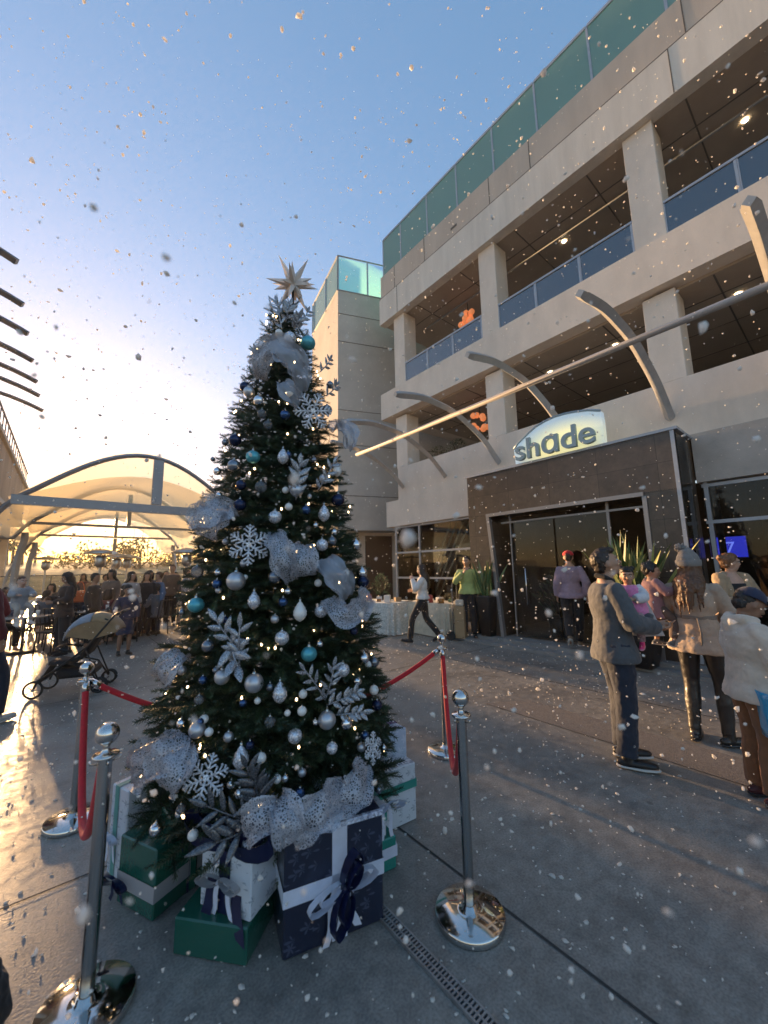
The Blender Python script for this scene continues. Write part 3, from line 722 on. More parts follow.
# far trees and palms
MAT_LEAF_FAR = M('far_foliage', (.10,.095,.03), .8, var=.5, vs=1.5)
MAT_BARK = M('bark', (.10,.07,.045), .9, var=.4, vs=8)
rn = random.Random(5)
def leafy(mb, c, rx, ry, rz, n, s):
    for _ in range(n):
        a = rn.uniform(0, 6.283); u = rn.uniform(-1, 1); r_ = rn.uniform(.35, 1)**.5
        q_ = math.sqrt(1-u*u); p = V((c[0]+rx*r_*q_*math.cos(a), c[1]+ry*r_*q_*math.sin(a), c[2]+rz*r_*u))
        d1 = V((rn.gauss(0,1), rn.gauss(0,1), rn.gauss(0,1))).normalized()*s*rn.uniform(.5,1.3); d2 = d1.orthogonal().normalized()*s*rn.uniform(.4,.9)
        mb.add([p-d1, p+d2, p+d1, p-d2], [(0,1,2,3)])
def tree(x, y, h, rx, lab, n=600):
    t = thing('broadleaf_tree', lab, 'tree', (x, y, 0), 0, 'trees beyond the windscreen')
    b = MB(); b.tube([(0,0,0), (.1,.1,h*.4), (.15,.1,h*.75)], [h*.04, h*.03, h*.012], 7)
    b.tube([(.05,.05,h*.35), (rx*.5,.2,h*.65)], [h*.02, h*.008], 6); b.tube([(.05,.05,h*.3), (-rx*.5,.2,h*.62)], [h*.02, h*.008], 6); part('trunk', b, MAT_BARK, t)
    b = MB()
    for k in range(9):
        leafy(b, (rn.uniform(-.7,.7)*rx, rn.uniform(-.5,.5)*rx, h*rn.uniform(.45,.85)), rx*rn.uniform(.3,.5), rx*.4, h*rn.uniform(.12,.2), n//9, h*.035)
    part('crown', b, MAT_LEAF_FAR, t)
# (pixel, distance, height)
for px, Y, h, rx, lab in ((88, 62, 5.0, 4.5, 'rounded sunlit tree beyond the windscreen, leftmost of the row'),
                          (112, 60, 5.6, 3.6, 'bushy sunlit tree beyond the windscreen behind the patio heaters'),
                          (138, 58, 6.0, 3.4, 'taller rounded tree beyond the windscreen in the middle of the arch'),
                          (163, 60, 5.2, 3.6, 'low spreading tree beyond the windscreen right of the middle'),
                          (186, 62, 5.6, 4.0, 'rounded tree beyond the windscreen close to the decorated tree'),
                          (215, 66, 6.2, 4.0, 'dark tree beyond the windscreen hidden mostly by the decorated tree')):
    g_ = gy(px, 574, Y); tree(g_.x, Y, h, rx, lab)
def palm(px, Y, h, lab):
    g_ = gy(px, 574, Y); t = thing('palm_tree', lab, 'palm tree', (g_.x, Y, 0), 0, 'distant palms')
    b = MB(); b.tube([(0,0,0), (.1,0,h*.5), (0,0,h)], [.28, .2, .17], 7); part('trunk', b, MAT_BARK, t)
    b = MB()
    for k in range(26):
        a = rn.uniform(0, 6.28); e = rn.uniform(-.5, 1.1); l = h*.22
        d = V((math.cos(a)*math.cos(e), math.sin(a)*math.cos(e), math.sin(e)))
        pts = [V((0,0,h))+d*l*t_ + V((0,0,-l*.55*t_*t_)) for t_ in (0,.25,.5,.75,1)]
        w_ = V((-math.sin(a), math.cos(a), 0))
        for i in range(4):
            ww = l*.13*(1-abs(i/4-.4)); b.add([pts[i]-w_*ww, pts[i]+w_*ww, pts[i+1]+w_*ww*.8, pts[i+1]-w_*ww*.8], [(0,1,2,3)])
    part('crown', b, MAT_LEAF_FAR, t)
palm(4, 75, 6.0, 'distant fan palm at the far left edge'); palm(10, 80, 6.6, 'tallest of the distant palms left of the marquee leg')
palm(20, 76, 5.2, 'short distant palm between two taller palms'); palm(33, 82, 5.8, 'distant palm beside the curved marquee leg')
# masts of moored boats
for k, (px, top_) in enumerate(((131, 478), (140, 500), (146, 486), (155, 512), (160, 498))):
    Y = 95; g_ = gy(px, 574, Y); z = gy(px, top_, Y).z
    lab = ['tall thin boat mast seen through the marquee arch, leftmost of five', 'thin boat mast second from the left in the marquee arch', 'tall thin boat mast in the middle of the five in the arch', 'shortest thin boat mast in the marquee arch', 'thin boat mast nearest the decorated tree'][k]
    t = thing('boat_mast', lab, 'mast', (g_.x, Y, 0), 0, 'boat masts beyond the marquee')
    b = MB(); b.tube([(0,0,0), (0,0,z)], [.09,.05], 6); part('pole', b, MAT_TRUSS, t)
    b = MB(); b.box(-.9,.9,-.03,.03, z*.55, z*.55+.08); part('spreader', b, MAT_TRUSS, t)
# scrub covered bank behind the windscreen
rb = random.Random(3); b = MB(); rows = []
for i in range(14):
    Y = 33+6*i; rows.append([(x, Y, -.05+(4.2*(1-math.exp(-i/5.5))+.25*math.sin(x*.23+i)+.2*rb.random() if i else 0)) for x in range(-70, 74, 4)])
b.grid(rows); struct('scrub_bank', b, M('dry_scrub', (.36,.25,.11), .95, var=.6, vs=.6, var2=(.10,.08,.03)))
# low hills on the horizon
b = MB(); rows = [[], []]
for k in range(61):
    a = R(-60+k*2.0); x, y = math.sin(a)*700, math.cos(a)*700; h = 9+6*math.sin(k*.7)+4*math.sin(k*1.9+1)
    rows[0].append((x, y, -2)); rows[1].append((x*1.08, y*1.08, max(3, h)))
b.grid(rows); struct('hills', b, M('hill_scrub', (.08,.075,.045), .9, var=.4, vs=.02))
# ------------------------------------------------------------------ decorated tree
AX = V((1.12, 2.50, 0)); TZ0, TZ1 = .31, 3.52
def prof(z):       # foliage radius at height z
    t = (z-TZ0)/(TZ1-TZ0)
    pts = ((-.05, .62), (0, .73), (.08, .73), (.2, .67), (.4, .55), (.6, .42), (.8, .29), (.92, .18), (.98, .10), (1.0, .05))
    for (a, ra), (c, rc) in zip(pts, pts[1:]):
        if t <= c: return ra+(rc-ra)*(t-a)/(c-a)
    return .03
def on_tree(px, py, out=.0):
    d = ray(px, py).normalized(); best = None; bd = 9
    s_ = 1.2
    while s_ < 5.5:
        p = EYE+d*s_; r_ = math.hypot(p.x-AX.x, p.y-AX.y); e = r_-(prof(p.z)+out)
        if e <= 0 and TZ0-.15 < p.z: return p
        if TZ0-.15 < p.z and e < bd: bd, best = e, p.copy()
        s_ += .01
    return best
def nrm(p):
    n = V((p.x-AX.x, p.y-AX.y, 0)); return (n.normalized()+V((0, 0, .25))).normalized()
tr = thing('christmas_tree', 'tall dark green artificial fir covered with silver and blue ornaments, ringed by wrapped gifts', 'christmas tree', AX)
b = MB(); b.tube([(0,0,0), (0,0,3.6)], [.05,.02], 10); b.tube([(0,0,.03),(.42,0,.03)], .02, 6); b.tube([(0,0,.03),(-.42,0,.03)], .02, 6); b.tube([(0,0,.03),(0,.42,.03)], .02, 6); b.tube([(0,0,.03),(0,-.42,.03)], .02, 6)
part('trunk', b, M('trunk_green', (.02,.03,.02), .6), tr)
def sprays():
    rg = np.random.default_rng(3)
    # template twig with needles along +X, length 1
    tv = []; tf = []
    def quadn(p, d, w_):
        i = len(tv); tv.extend([p-w_, p+w_, p+d]); tf.append((i, i+1, i+2))
    nn = 64
    for k in range(nn):
        t = .05+.95*k/nn; a = k*2.4
        base = np.array([t, 0, 0]); rad = np.array([0, math.cos(a), math.sin(a)])
        d = (np.array([.55, 0, 0])+rad*(.85-.2*t))*(.30*(1.05-.45*t)); w_ = np.cross(d, rad+np.array([.3,.2,.1])); w_ = w_/np.linalg.norm(w_)*.017
        quadn(base, d, w_)
    for k in range(3):
        a = k*2.094; w_ = np.array([0, math.cos(a), math.sin(a)])*.02
        i = len(tv); tv.extend([np.array([0,0,0])-w_, w_*1, np.array([1,0,0])]); tf.append((i, i+1, i+2))
    tv = np.array(tv); tf = np.array(tf); nv = len(tv)
    V_ = []; F_ = []; cnt = 0
    def place(o, dr, ln, roll):
        nonlocal cnt
        x = dr/np.linalg.norm(dr); y = np.cross([0,0,1.], x); y /= np.linalg.norm(y)+1e-9; z = np.cross(x, y)
        c, s_ = math.cos(roll), math.sin(roll); y2 = y*c+z*s_; z2 = z*c-y*s_
        V_.append(o + ln*(tv[:, :1]*x + tv[:, 1:2]*y2 + tv[:, 2:3]*z2)); F_.append(tf+cnt*nv); cnt += 1
    z = TZ0
    # boughs: each carries a main stem and side sprays
    nb = 0
    while z < TZ1-.02:
        t = (z-TZ0)/(TZ1-TZ0); rr = prof(z); n = max(7, int(2*math.pi*rr/.085))
        for k in range(n):
            a = 2*math.pi*(k+rg.uniform(-.4,.4))/n + nb*.7
            zz = z+rg.uniform(-.05,.05); r1 = rr*rg.uniform(.86, 1.09)
            droop = rg.uniform(-.20, .05) if t < .93 else rg.uniform(.3, 1.4)
            dr = np.array([math.cos(a), math.sin(a), droop]); dr /= np.linalg.norm(dr)
            tip = np.array([math.cos(a)*r1, math.sin(a)*r1, zz+droop*.1])
            L_ = rg.uniform(.15, .21)*(1-.35*t)
            place(tip-dr*L_*.9, dr+np.array([0,0,.15]), L_, rg.uniform(0, 6))
            side = np.array([-dr[1], dr[0], 0])
            for j in range(5):
                q_ = tip-dr*L_*(.5+.55*j); sg_ = 1 if (j+k) % 2 else -1
                place(q_, dr*.65+side*sg_*rg.uniform(.5,.9)+np.array([0,0,rg.uniform(-.25,.3)]), L_*rg.uniform(.7,.95), rg.uniform(0,6))
                if j < 3: place(q_, dr*.5-side*sg_*rg.uniform(.5,.9)+np.array([0,0,rg.uniform(-.35,.2)]), L_*rg.uniform(.6,.9), rg.uniform(0,6))
        z += .085; nb += 1
    return np.concatenate(V_), np.concatenate(F_), cnt
vv, ff, cn = sprays()
def needle_mat():
    m, nt, b = newmat('fir_needles'); N = nt.nodes; L = nt.links
    tc = N.new('ShaderNodeTexCoord'); n1 = N.new('ShaderNodeTexNoise'); n1.inputs['Scale'].default_value = 9
    L.new(tc.outputs['Object'], n1.inputs[0]); rp = N.new('ShaderNodeValToRGB')
    rp.color_ramp.elements[0].position = .35; rp.color_ramp.elements[0].color = (.012,.030,.016,1); rp.color_ramp.elements[1].position = .68; rp.color_ramp.elements[1].color = (.045,.075,.030,1)
    L.new(n1.outputs['Fac'], rp.inputs[0]); L.new(rp.outputs[0], b.inputs['Base Color']); b.inputs['Roughness'].default_value = .5; return m
crown = np_mesh('crown', vv, ff, needle_mat(), tr)
# ------------- materials for ornaments
G = {}
def glit(name, col, rough=.35, metal=.5, sc_=120, thr=.5):
    m, nt, b = newmat(name); N = nt.nodes; L = nt.links
    tc = N.new('ShaderNodeTexCoord'); vo = N.new('ShaderNodeTexVoronoi'); vo.inputs['Scale'].default_value = sc_
    L.new(tc.outputs['Object'], vo.inputs['Vector'])
    rp = N.new('ShaderNodeMapRange'); rp.inputs['To Min'].default_value = .06; rp.inputs['To Max'].default_value = .6
    sp = N.new('ShaderNodeSeparateColor'); L.new(vo.outputs['Color'], sp.inputs[0]); L.new(sp.outputs[0], rp.inputs['Value']); L.new(rp.outputs[0], b.inputs['Roughness'])
    mx = N.new('ShaderNodeMix'); mx.data_type = 'RGBA'; mx.inputs['A'].default_value = (*[c*.6 for c in col], 1); mx.inputs['B'].default_value = (*[min(1, c*1.25) for c in col], 1)
    L.new(sp.outputs[1], mx.inputs['Factor']); L.new(mx.outputs['Result'], b.inputs['Base Color'])
    nm = N.new('ShaderNodeBump'); nm.inputs['Strength'].default_value = .7; nm.inputs['Distance'].default_value = .004
    L.new(sp.outputs[2], nm.inputs['Height']); L.new(nm.outputs[0], b.inputs['Normal'])
    b.inputs['Metallic'].default_value = metal; return m
OM = dict(matte=M('matte_silver', (.50,.52,.56), .38, .75, var=.05, vs=5), shiny=M('shiny_silver', (.72,.73,.76), .12, 1.0), glitter=glit('white_glitter', (.68,.70,.76)),
          teal=M('teal_gloss', (.10,.42,.50), .3, .4, var=.35, vs=14, stretch=(1,1,.2)), navy=M('navy_gloss', (.015,.025,.07), .18, .5), blue=M('blue_foil', (.05,.10,.22), .2, .8), pearl=M('pearl_white', (.75,.74,.72), .3, .1),
          clear=glass_mat('clear_bauble', (.62,.66,.7), .03, 1, body=(.5,.52,.55), bodyfac=.25), cap=M('ornament_cap', (.55,.53,.48), .25, 1), grey=M('smoke_silver', (.22,.24,.28), .25, .8),
          flake=glit('snowflake_glitter', (.74,.76,.82), metal=.25), leaf=glit('silver_leaf', (.38,.39,.42), sc_=200, metal=.6), darkleaf=glit('dark_silver_leaf', (.15,.155,.17), sc_=200, metal=.6),
          star=M('star_card', (.85,.78,.72), .4, .0, trans=.25, var=.05, vs=9))
def cap_(t, r, z):
    b = MB(); b.lathe([(.001, z+r*.22), (r*.2, z+r*.2), (r*.22, z-r*.05)], n=10); b.tube([(0, 0, z+r*.2), (r*.07, 0, z+r*.38), (0, 0, z+r*.5), (-r*.07, 0, z+r*.38), (0, 0, z+r*.2)], r*.03, 5, caps=False)
    part('hanger_cap', b, OM['cap'], t)
COLW = dict(matte='matte silver', shiny='shiny silver', glitter='white glittered', teal='ribbed teal', navy='dark navy', blue='blue foil', pearl='small pearl white', clear='clear glass', grey='smoky grey')
def ball(px, py, d_px, kind, where):
    p = on_tree(px, py, .045); sc__ = (p-EYE).dot(FW)/F_PX; r = d_px*.5*sc__*.93
    size = 'big' if d_px >= 18 else ('small' if d_px < 11 else '')
    lab = f"{size+' ' if size else ''}{COLW[kind]} ball ornament {where}".replace('small small', 'small')
    t = thing('ball_ornament', lab, 'ornament', p, random.uniform(0, 6), 'ball ornaments on the tree')
    b = MB()
    if kind == 'teal':
        nu, nv = 36, 14; vs = []; fs = []
        for j in range(nv+1):
            th = math.pi*j/nv
            for k in range(nu):
                a = 2*math.pi*k/nu; rr = r*(1-.045*(k % 3 == 0))
                vs.append((rr*math.sin(th)*math.cos(a), rr*math.sin(th)*math.sin(a), r*.93*math.cos(th)))
        for j in range(nv):
            for k in range(nu): k2 = (k+1) % nu; fs.append((j*nu+k, (j+1)*nu+k, (j+1)*nu+k2, j*nu+k2))
        b.add(vs, fs, True)
    else: b.ell((0,0,0), r, r, r, nu=24, nv=14)
    part('bauble', b, OM[kind], t); cap_(t, r, r*.97); return t
def drop(px, py, h_px, kind, where):
    p = on_tree(px, py, .045); s_ = (p-EYE).dot(FW)/F_PX; h = h_px*s_
    t = thing('teardrop_ornament', f'{COLW[kind]} teardrop ornament {where}', 'ornament', p, random.uniform(0, 6), 'teardrop ornaments on the tree')
    b = MB(); n_ = 12; pr = []
    for k in range(n_+1):
        u = k/n_; pr.append((h*.31*math.sin(math.pi*u**.75)*(1+.06*math.sin(u*40)) + .001, h*(u-.5)))
    b.lathe(pr, n=20); part('bauble', b, OM[kind], t); cap_(t, h*.3, h*.5); return t
def frame_at(p, n, roll=0.0):
    n = V(n).normalized(); x = V((0,0,1)).cross(n).normalized(); y = n.cross(x)
    c, s_ = math.cos(roll), math.sin(roll)
    return Matrix((x*c+y*s_, y*c-x*s_, n)).transposed().to_4x4()
def flake_orn(px, py, d_px, lab, roll=.1, tilt=None):
    p = on_tree(px, py, .07); s_ = (p-EYE).dot(FW)/F_PX; r = d_px*.5*s_
    t = thing('snowflake_ornament', lab, 'ornament', p, 0, 'snowflake ornaments on the tree')
    n = (EYE-p).normalized()*.75+nrm(p)*.5
    if tilt: n = n+V(tilt)
    Mx = frame_at(p, n, roll); b = MB(); th = r*.055
    for k in range(6):
        a = k*math.pi/3; d = V((math.cos(a), math.sin(a), 0)); sd = V((-d.y, d.x, 0))
        b.tube([Mx@(d*r*.1), Mx@(d*r*.97)], th, 5); b.tube([Mx@(d*r*.93), Mx@(d*r)], [th*1.6, th*.3], 5)
        for q_, l in ((.34, .30), (.56, .32), (.77, .2)):
            for sg_ in (-1, 1):
                e = d*(q_+l*.62)*r + sd*sg_*l*.75*r
                b.tube([Mx@(d*q_*r), Mx@e], th*.85, 5); b.tube([Mx@(e-d*.001), Mx@(e+(e-d*q_*r)*.18)], [th*1.5, th*.5], 5)
        d2 = V((math.cos(a+math.pi/6), math.sin(a+math.pi/6), 0))
        b.tube([Mx@(d*r*.25), Mx@(d2*r*.3)], th*.8, 5); b.tube([Mx@(d2*r*.3), Mx@(V((math.cos(a+math.pi/3), math.sin(a+math.pi/3), 0))*r*.25)], th*.8, 5)
    b.tube([Mx@V((0,0,-th)), Mx@V((0,0,th))], r*.13, 10)
    part('crystal', b, OM['flake'], t)
    b = MB(); q_ = Mx@V((0, r, 0)); b.tube([q_, q_*.6+V((0,0,r*.5))-nrm(p)*.05], th*.3, 4); part('hanging_thread', b, OM['cap'], t)
def leafpoly(mb, base, tip, n, wid, cup=.2):
    base, tip, n = V(base), V(tip), V(n).normalized(); d = tip-base; l = d.length; d /= l; sd = d.cross(n).normalized()
    rows = []
    for k in range(6):
        u = k/5; w_ = wid*math.sin(math.pi*min(.97, max(.04, u))**.8)
        c = base+d*l*u - n*(.10*l*u*u)
        rows.append([c-sd*w_+n*wid*cup, c, c+sd*w_+n*wid*cup])
    mb.grid(rows)
def spray(px, py, tx, ty, lab, n=9, mat='leaf', lw=.018, ll=.10, out=.07, rnd_=0):
    p0 = on_tree(px, py, out-.04); p1 = on_tree(tx, ty, out+.04)
    t = thing('leaf_spray', lab, 'ornament', p0, 0, 'silver leaf sprays on the tree')
    d = p1-p0; nn = ((EYE-p0).normalized()*.7+nrm(p0)).normalized(); rn = random.Random(int(px*7+py))
    mid = d*.5+nn*.03; path = smooth_path([V((0,0,0)), mid, d], 5)
    b = MB(); b.tube(path, [.004]*(len(path)-1)+[.002], 5); part('stem', b, OM[mat], t)
    b = MB(); dn = d.normalized(); sd = dn.cross(nn).normalized()
    for k in range(n):
        u = .18+.80*k/(n-1); q_ = path[min(len(path)-1, int(u*(len(path)-1)))]; sg_ = 1 if k % 2 else -1
        if k == n-1: dr = dn
        else: dr = (dn*.75+sd*sg_*rn.uniform(.6,1)+nn*rn.uniform(-.1,.4)).normalized()
        leafpoly(b, q_, q_+dr*ll*rn.uniform(.75,1.1), nn+sd*rn.uniform(-.3,.3), lw)
    o = part('leaves', b, OM[mat], t); m_ = o.modifiers.new('t', 'SOLIDIFY'); m_.thickness = .0015
rnb = random.Random(31); nb_ = 0
while nb_ < 46:
    px_, py_ = rnb.uniform(175, 385), rnb.uniform(400, 840)
    p = on_tree(px_, py_, .02); 
    if math.hypot(p.x-AX.x, p.y-AX.y) > prof(p.z)+.06: continue
    r = rnb.uniform(.014, .024); kd = rnb.choice(['pearl', 'shiny', 'matte', 'grey', 'shiny'])
    t = thing('bead_ornament', 'tiny silvery bead ornament tucked between the fir branches', 'ornament', p, 0, 'tiny bead ornaments between the branches')
    b = MB(); b.ell((0,0,0), r, r, r, nu=16, nv=10); part('bauble', b, OM[kd], t); cap_(t, r, r*.97); nb_ += 1
# ------------- star topper
ps = gy(293, 284, 2.50)
st = thing('star_topper', 'many pointed rose silver star on top of the decorated tree', 'star', ps)
b = MB(); rn = random.Random(4)
ico = []
gr_ = (1+5**.5)/2
for s1 in (-1, 1):
    for s2 in (-1, 1): ico += [V((0, s1, s2*gr_)), V((s1, s2*gr_, 0)), V((s2*gr_, 0, s1))]
rotm = Matrix.Rotation(.35, 3, 'Y') @ Matrix.Rotation(.2, 3, 'X')
dirs = [(rotm @ v_).normalized() for v_ in ico]
for s1 in (-1, 1):
    for s2 in (-1, 1):
        for s3 in (-1, 1): dirs.append((rotm @ V((s1, s2, s3))).normalized())
for i, d in enumerate(dirs):
    L_ = .215 if i < 12 else .155
    u = d.orthogonal().normalized(); w_ = d.cross(u); bs_ = [d*.035+(u*math.cos(k*math.pi/2)+w_*math.sin(k*math.pi/2))*.030 for k in range(4)]
    b.add(bs_+[d*L_], [(0,1,4),(1,2,4),(2,3,4),(3,0,4),(3,2,1,0)])
part('points', b, OM['star'], st)
b = MB(); b.tube([(0,0,-.03), (.0,0,-.30)], .009, 6); part('mount', b, MAT_DARK, st)
# ------------- balls
for a in [(245,387,11,'navy','at the upper left edge, above the silver pair'),(249,392,12,'matte','on the upper left edge under the bow'),(259,401,12,'shiny','just inside the upper left edge'),
 (262,414,10,'clear','below the upper left silver balls'),(308,343,16,'teal','near the very top, beneath the star'),(290,338,13,'glitter','near the top left of the teal ball'),(279,333,8,'pearl','beneath the star on the dark tip'),
 (235,440,13,'navy','on the left edge at the height of the big snowflake'),(253,457,15,'teal','on the left side above the marquee roofline'),(234,466,14,'grey','on the left edge just below the teal ball'),
 (241,485,11,'navy','on the left side under the grey ball'),(240,505,13,'navy','on the left edge above the marquee'),(261,487,13,'clear','right of the left navy pair'),(297,490,14,'matte','beside the upper leaf spray'),
 (275,517,14,'glitter','above the left snowflake'),(306,510,10,'blue','right of the silver glitter ball high on the tree'),(338,500,14,'navy','on the right edge at the roof line of the portal'),(285,415,11,'blue','in the dark gap below the bow'),
 (268,425,10,'clear','left of the upper snowflake'),(327,410,11,'grey','right of the upper snowflake'),(324,479,11,'glitter','right of the upper leaf spray'),(322,545,13,'glitter','at the right above the puffed ribbon'),
 (356,545,12,'shiny','sticking out at the right edge beside the tower base'),(362,573,12,'shiny','on the right edge above the round planter'),(363,582,13,'navy','on the right edge below the shiny pair'),(346,573,8,'pearl','between the ribbon and the right edge'),
 (332,541,10,'grey','behind the glitter ball above the ribbon'),(236,581,20,'matte','high on the left of the tree'),(275,577,14,'grey','left below the puffed ribbon'),(217,584,10,'blue','left of the big matte ball'),
 (196,605,17,'teal','far out on the left edge of the tree'),(197,572,13,'clear','on the left edge above the teal ball'),(321,611,14,'glitter','right of the white teardrop'),(282,638,15,'glitter','in the middle of the tree'),
 (309,654,17,'teal','in the middle of the tree'),(283,602,10,'blue','below the puffed ribbon on the left'),(343,670,14,'glitter','right of the middle teal ball'),(364,658,12,'shiny','near the right edge at mid height'),
 (354,631,9,'navy','near the right edge below the ribbon'),(374,662,11,'grey','on the right edge beside the paving'),(357,681,10,'shiny','below the right shiny ball'),(374,690,10,'pearl','at the right edge above the rope end'),
 (377,705,11,'navy','where the rope meets the right edge'),(222,677,16,'matte','left of the biggest matte ball'),(254,683,20,'matte','slightly left of the middle'),(208,646,13,'grey','left of the dark leaf spray'),
 (203,680,9,'blue','left of the matte pair'),(199,700,10,'clear','low on the left side'),(303,694,9,'pearl','low in the middle of the tree'),(302,711,10,'pearl','with warm shine below the pearl ball'),
 (270,722,12,'clear','low on the left of the middle'),(295,736,15,'glitter','low in the middle of the tree'),(327,720,19,'matte','low on the right of the tree'),(346,723,14,'shiny','right of the big low matte ball'),
 (332,748,12,'glitter','beneath the big low matte ball'),(197,730,17,'matte','low on the left above the lace ribbon'),(209,732,9,'pearl','beside the matte ball above the lace ribbon'),(261,758,11,'pearl','beside the low glitter teardrop'),
 (277,779,9,'pearl','just above the ribbon swag'),(300,793,11,'blue','in the dark gap above the navy gift'),(156,829,13,'shiny','at the bottom left above the green gift'),(181,809,10,'clear','at the bottom left beside the snowflake'),
 (193,835,11,'pearl','dangling lowest above the green gifts'),(200,722,8,'blue','above the lower left matte ball'),(243,703,8,'blue','under the biggest matte ball'),(318,583,8,'pearl','right under the puffed ribbon'),
 (365,735,9,'blue','at the lower right edge over the silver gift'),(288,455,8,'blue','above the white teardrop near the top'),(250,745,9,'navy','low left beside the teardrop'),(345,610,9,'blue','under the right ribbon tail'),
 (330,385,8,'grey','at the right edge below the teal top ball'),(225,620,8,'navy','below the big left matte ball')]: ball(*a)
for a in [(283,456,17,'glitter','near the top in front of the leaf spray'),(324,513,18,'glitter','on the right at the portal height'),(337,470,14,'pearl','on the upper right edge'),(254,600,19,'glitter','left of the middle, below the big matte ball'),
 (300,611,21,'pearl','under the puffed ribbon'),(280,692,22,'glitter','in the centre of the lower half'),(241,757,24,'glitter','low above the big leaf spray')]: drop(*a)
flake_orn(313, 411, 40, 'bright glitter snowflake ornament high on the right side of the tree', .15)
flake_orn(249, 545, 42, 'bright glitter snowflake ornament on the upper left of the tree', .5)
flake_orn(206, 778, 44, 'dusky glitter snowflake ornament low on the left of the tree', .3)
flake_orn(373, 748, 30, 'glitter snowflake ornament turned edgewise at the lower right edge', .2, tilt=(.9, -.9, 0))
spray(296, 500, 300, 462, 'silver leaf spray high on the tree beside a matte ball', 9, ll=.09, lw=.016)
spray(318, 490, 334, 462, 'thin silver spray at the upper right near the edge', 7, ll=.08, lw=.012)
spray(245, 660, 215, 618, 'large crinkled silver leaf spray left of the middle', 9, mat='leaf', ll=.085, lw=.015)
spray(240, 670, 240, 625, 'crinkled silver leaf twig left of the middle pointing up', 7, ll=.08, lw=.013)
spray(232, 640, 238, 668, 'drooping silver leaves beneath the crinkled spray', 5, ll=.11, lw=.02)
spray(325, 700, 303, 668, 'thin silver twig with berries right of the middle', 8, ll=.07, lw=.009)
spray(325, 700, 334, 664, 'upright silver twig right of the middle', 9, ll=.07, lw=.01)
spray(327, 705, 358, 692, 'white leaf spray pointing right above the big low ball', 11, ll=.06, lw=.013)
spray(335, 715, 364, 712, 'white leaf spray drooping right beside the big low ball', 9, ll=.06, lw=.013)
spray(262, 800, 246, 765, 'large dark silver leaf spray above the green gift, pointing up', 9, mat='darkleaf', ll=.10, lw=.012)
spray(256, 822, 205, 805, 'large dark silver leaf spray pointing left over the gifts', 9, mat='darkleaf', ll=.10, lw=.012)
spray(256, 825, 215, 843, 'dark silver leaves hanging low over the green gift', 7, mat='darkleaf', ll=.12, lw=.016)
spray(262, 815, 255, 778, 'upright dark silver leaves beside the teardrop', 8, mat='darkleaf', ll=.11, lw=.014)
spray(282, 330, 276, 300, 'small silver twig pointing up under the star', 8, ll=.06, lw=.010)
spray(300, 325, 308, 310, 'small silver twig right under the star', 7, ll=.06, lw=.010)
spray(320, 372, 330, 358, 'small silver twig on the right edge near the top', 7, ll=.06, lw=.010)
spray(262, 365, 256, 350, 'small silver twig poking out left of the top bow', 6, ll=.05, lw=.009)
spray(326, 396, 336, 385, 'small silver twig poking out right over the tower wall', 8, ll=.07, lw=.010)
spray(286, 322, 290, 306, 'silver frond at the tree tip', 8, ll=.07, lw=.014)
spray(294, 330, 299, 318, 'silver frond beneath the star mount', 8, ll=.07, lw=.014)
# ------------- ribbons
def lace(name, col, holes=True, sc_=38, alpha=.9, rough=.4):
    m, nt, b = newmat(name); N = nt.nodes; L = nt.links
    tc = N.new('ShaderNodeTexCoord'); vo = N.new('ShaderNodeTexVoronoi'); vo.inputs['Scale'].default_value = sc_; vo.feature = 'DISTANCE_TO_EDGE' if holes else 'F1'
    L.new(tc.outputs['Object'], vo.inputs['Vector'])
    b.inputs['Base Color'].default_value = (*col, 1); b.inputs['Roughness'].default_value = rough; b.inputs['Metallic'].default_value = .25
    n1 = N.new('ShaderNodeTexNoise'); n1.inputs['Scale'].default_value = sc_*3; L.new(tc.outputs['Object'], n1.inputs[0])
    bp_ = N.new('ShaderNodeBump'); bp_.inputs['Strength'].default_value = .5; bp_.inputs['Distance'].default_value = .004; L.new(n1.outputs['Fac'], bp_.inputs['Height']); L.new(bp_.outputs[0], b.inputs['Normal'])
    if holes:
        mr = N.new('ShaderNodeMapRange'); mr.inputs['From Min'].default_value = .12; mr.inputs['From Max'].default_value = .24; mr.inputs['To Min'].default_value = alpha; mr.inputs['To Max'].default_value = .12
        L.new(vo.outputs['Distance'], mr.inputs['Value']); L.new(mr.outputs[0], b.inputs['Alpha'])
    else: b.inputs['Alpha'].default_value = alpha
    return m
MAT_LACE = lace('silver_lace', (.44,.45,.50), True, 90, .85)
MAT_TULLE = lace('sheer_tulle', (.50,.54,.62), False, 40, .5, .6)
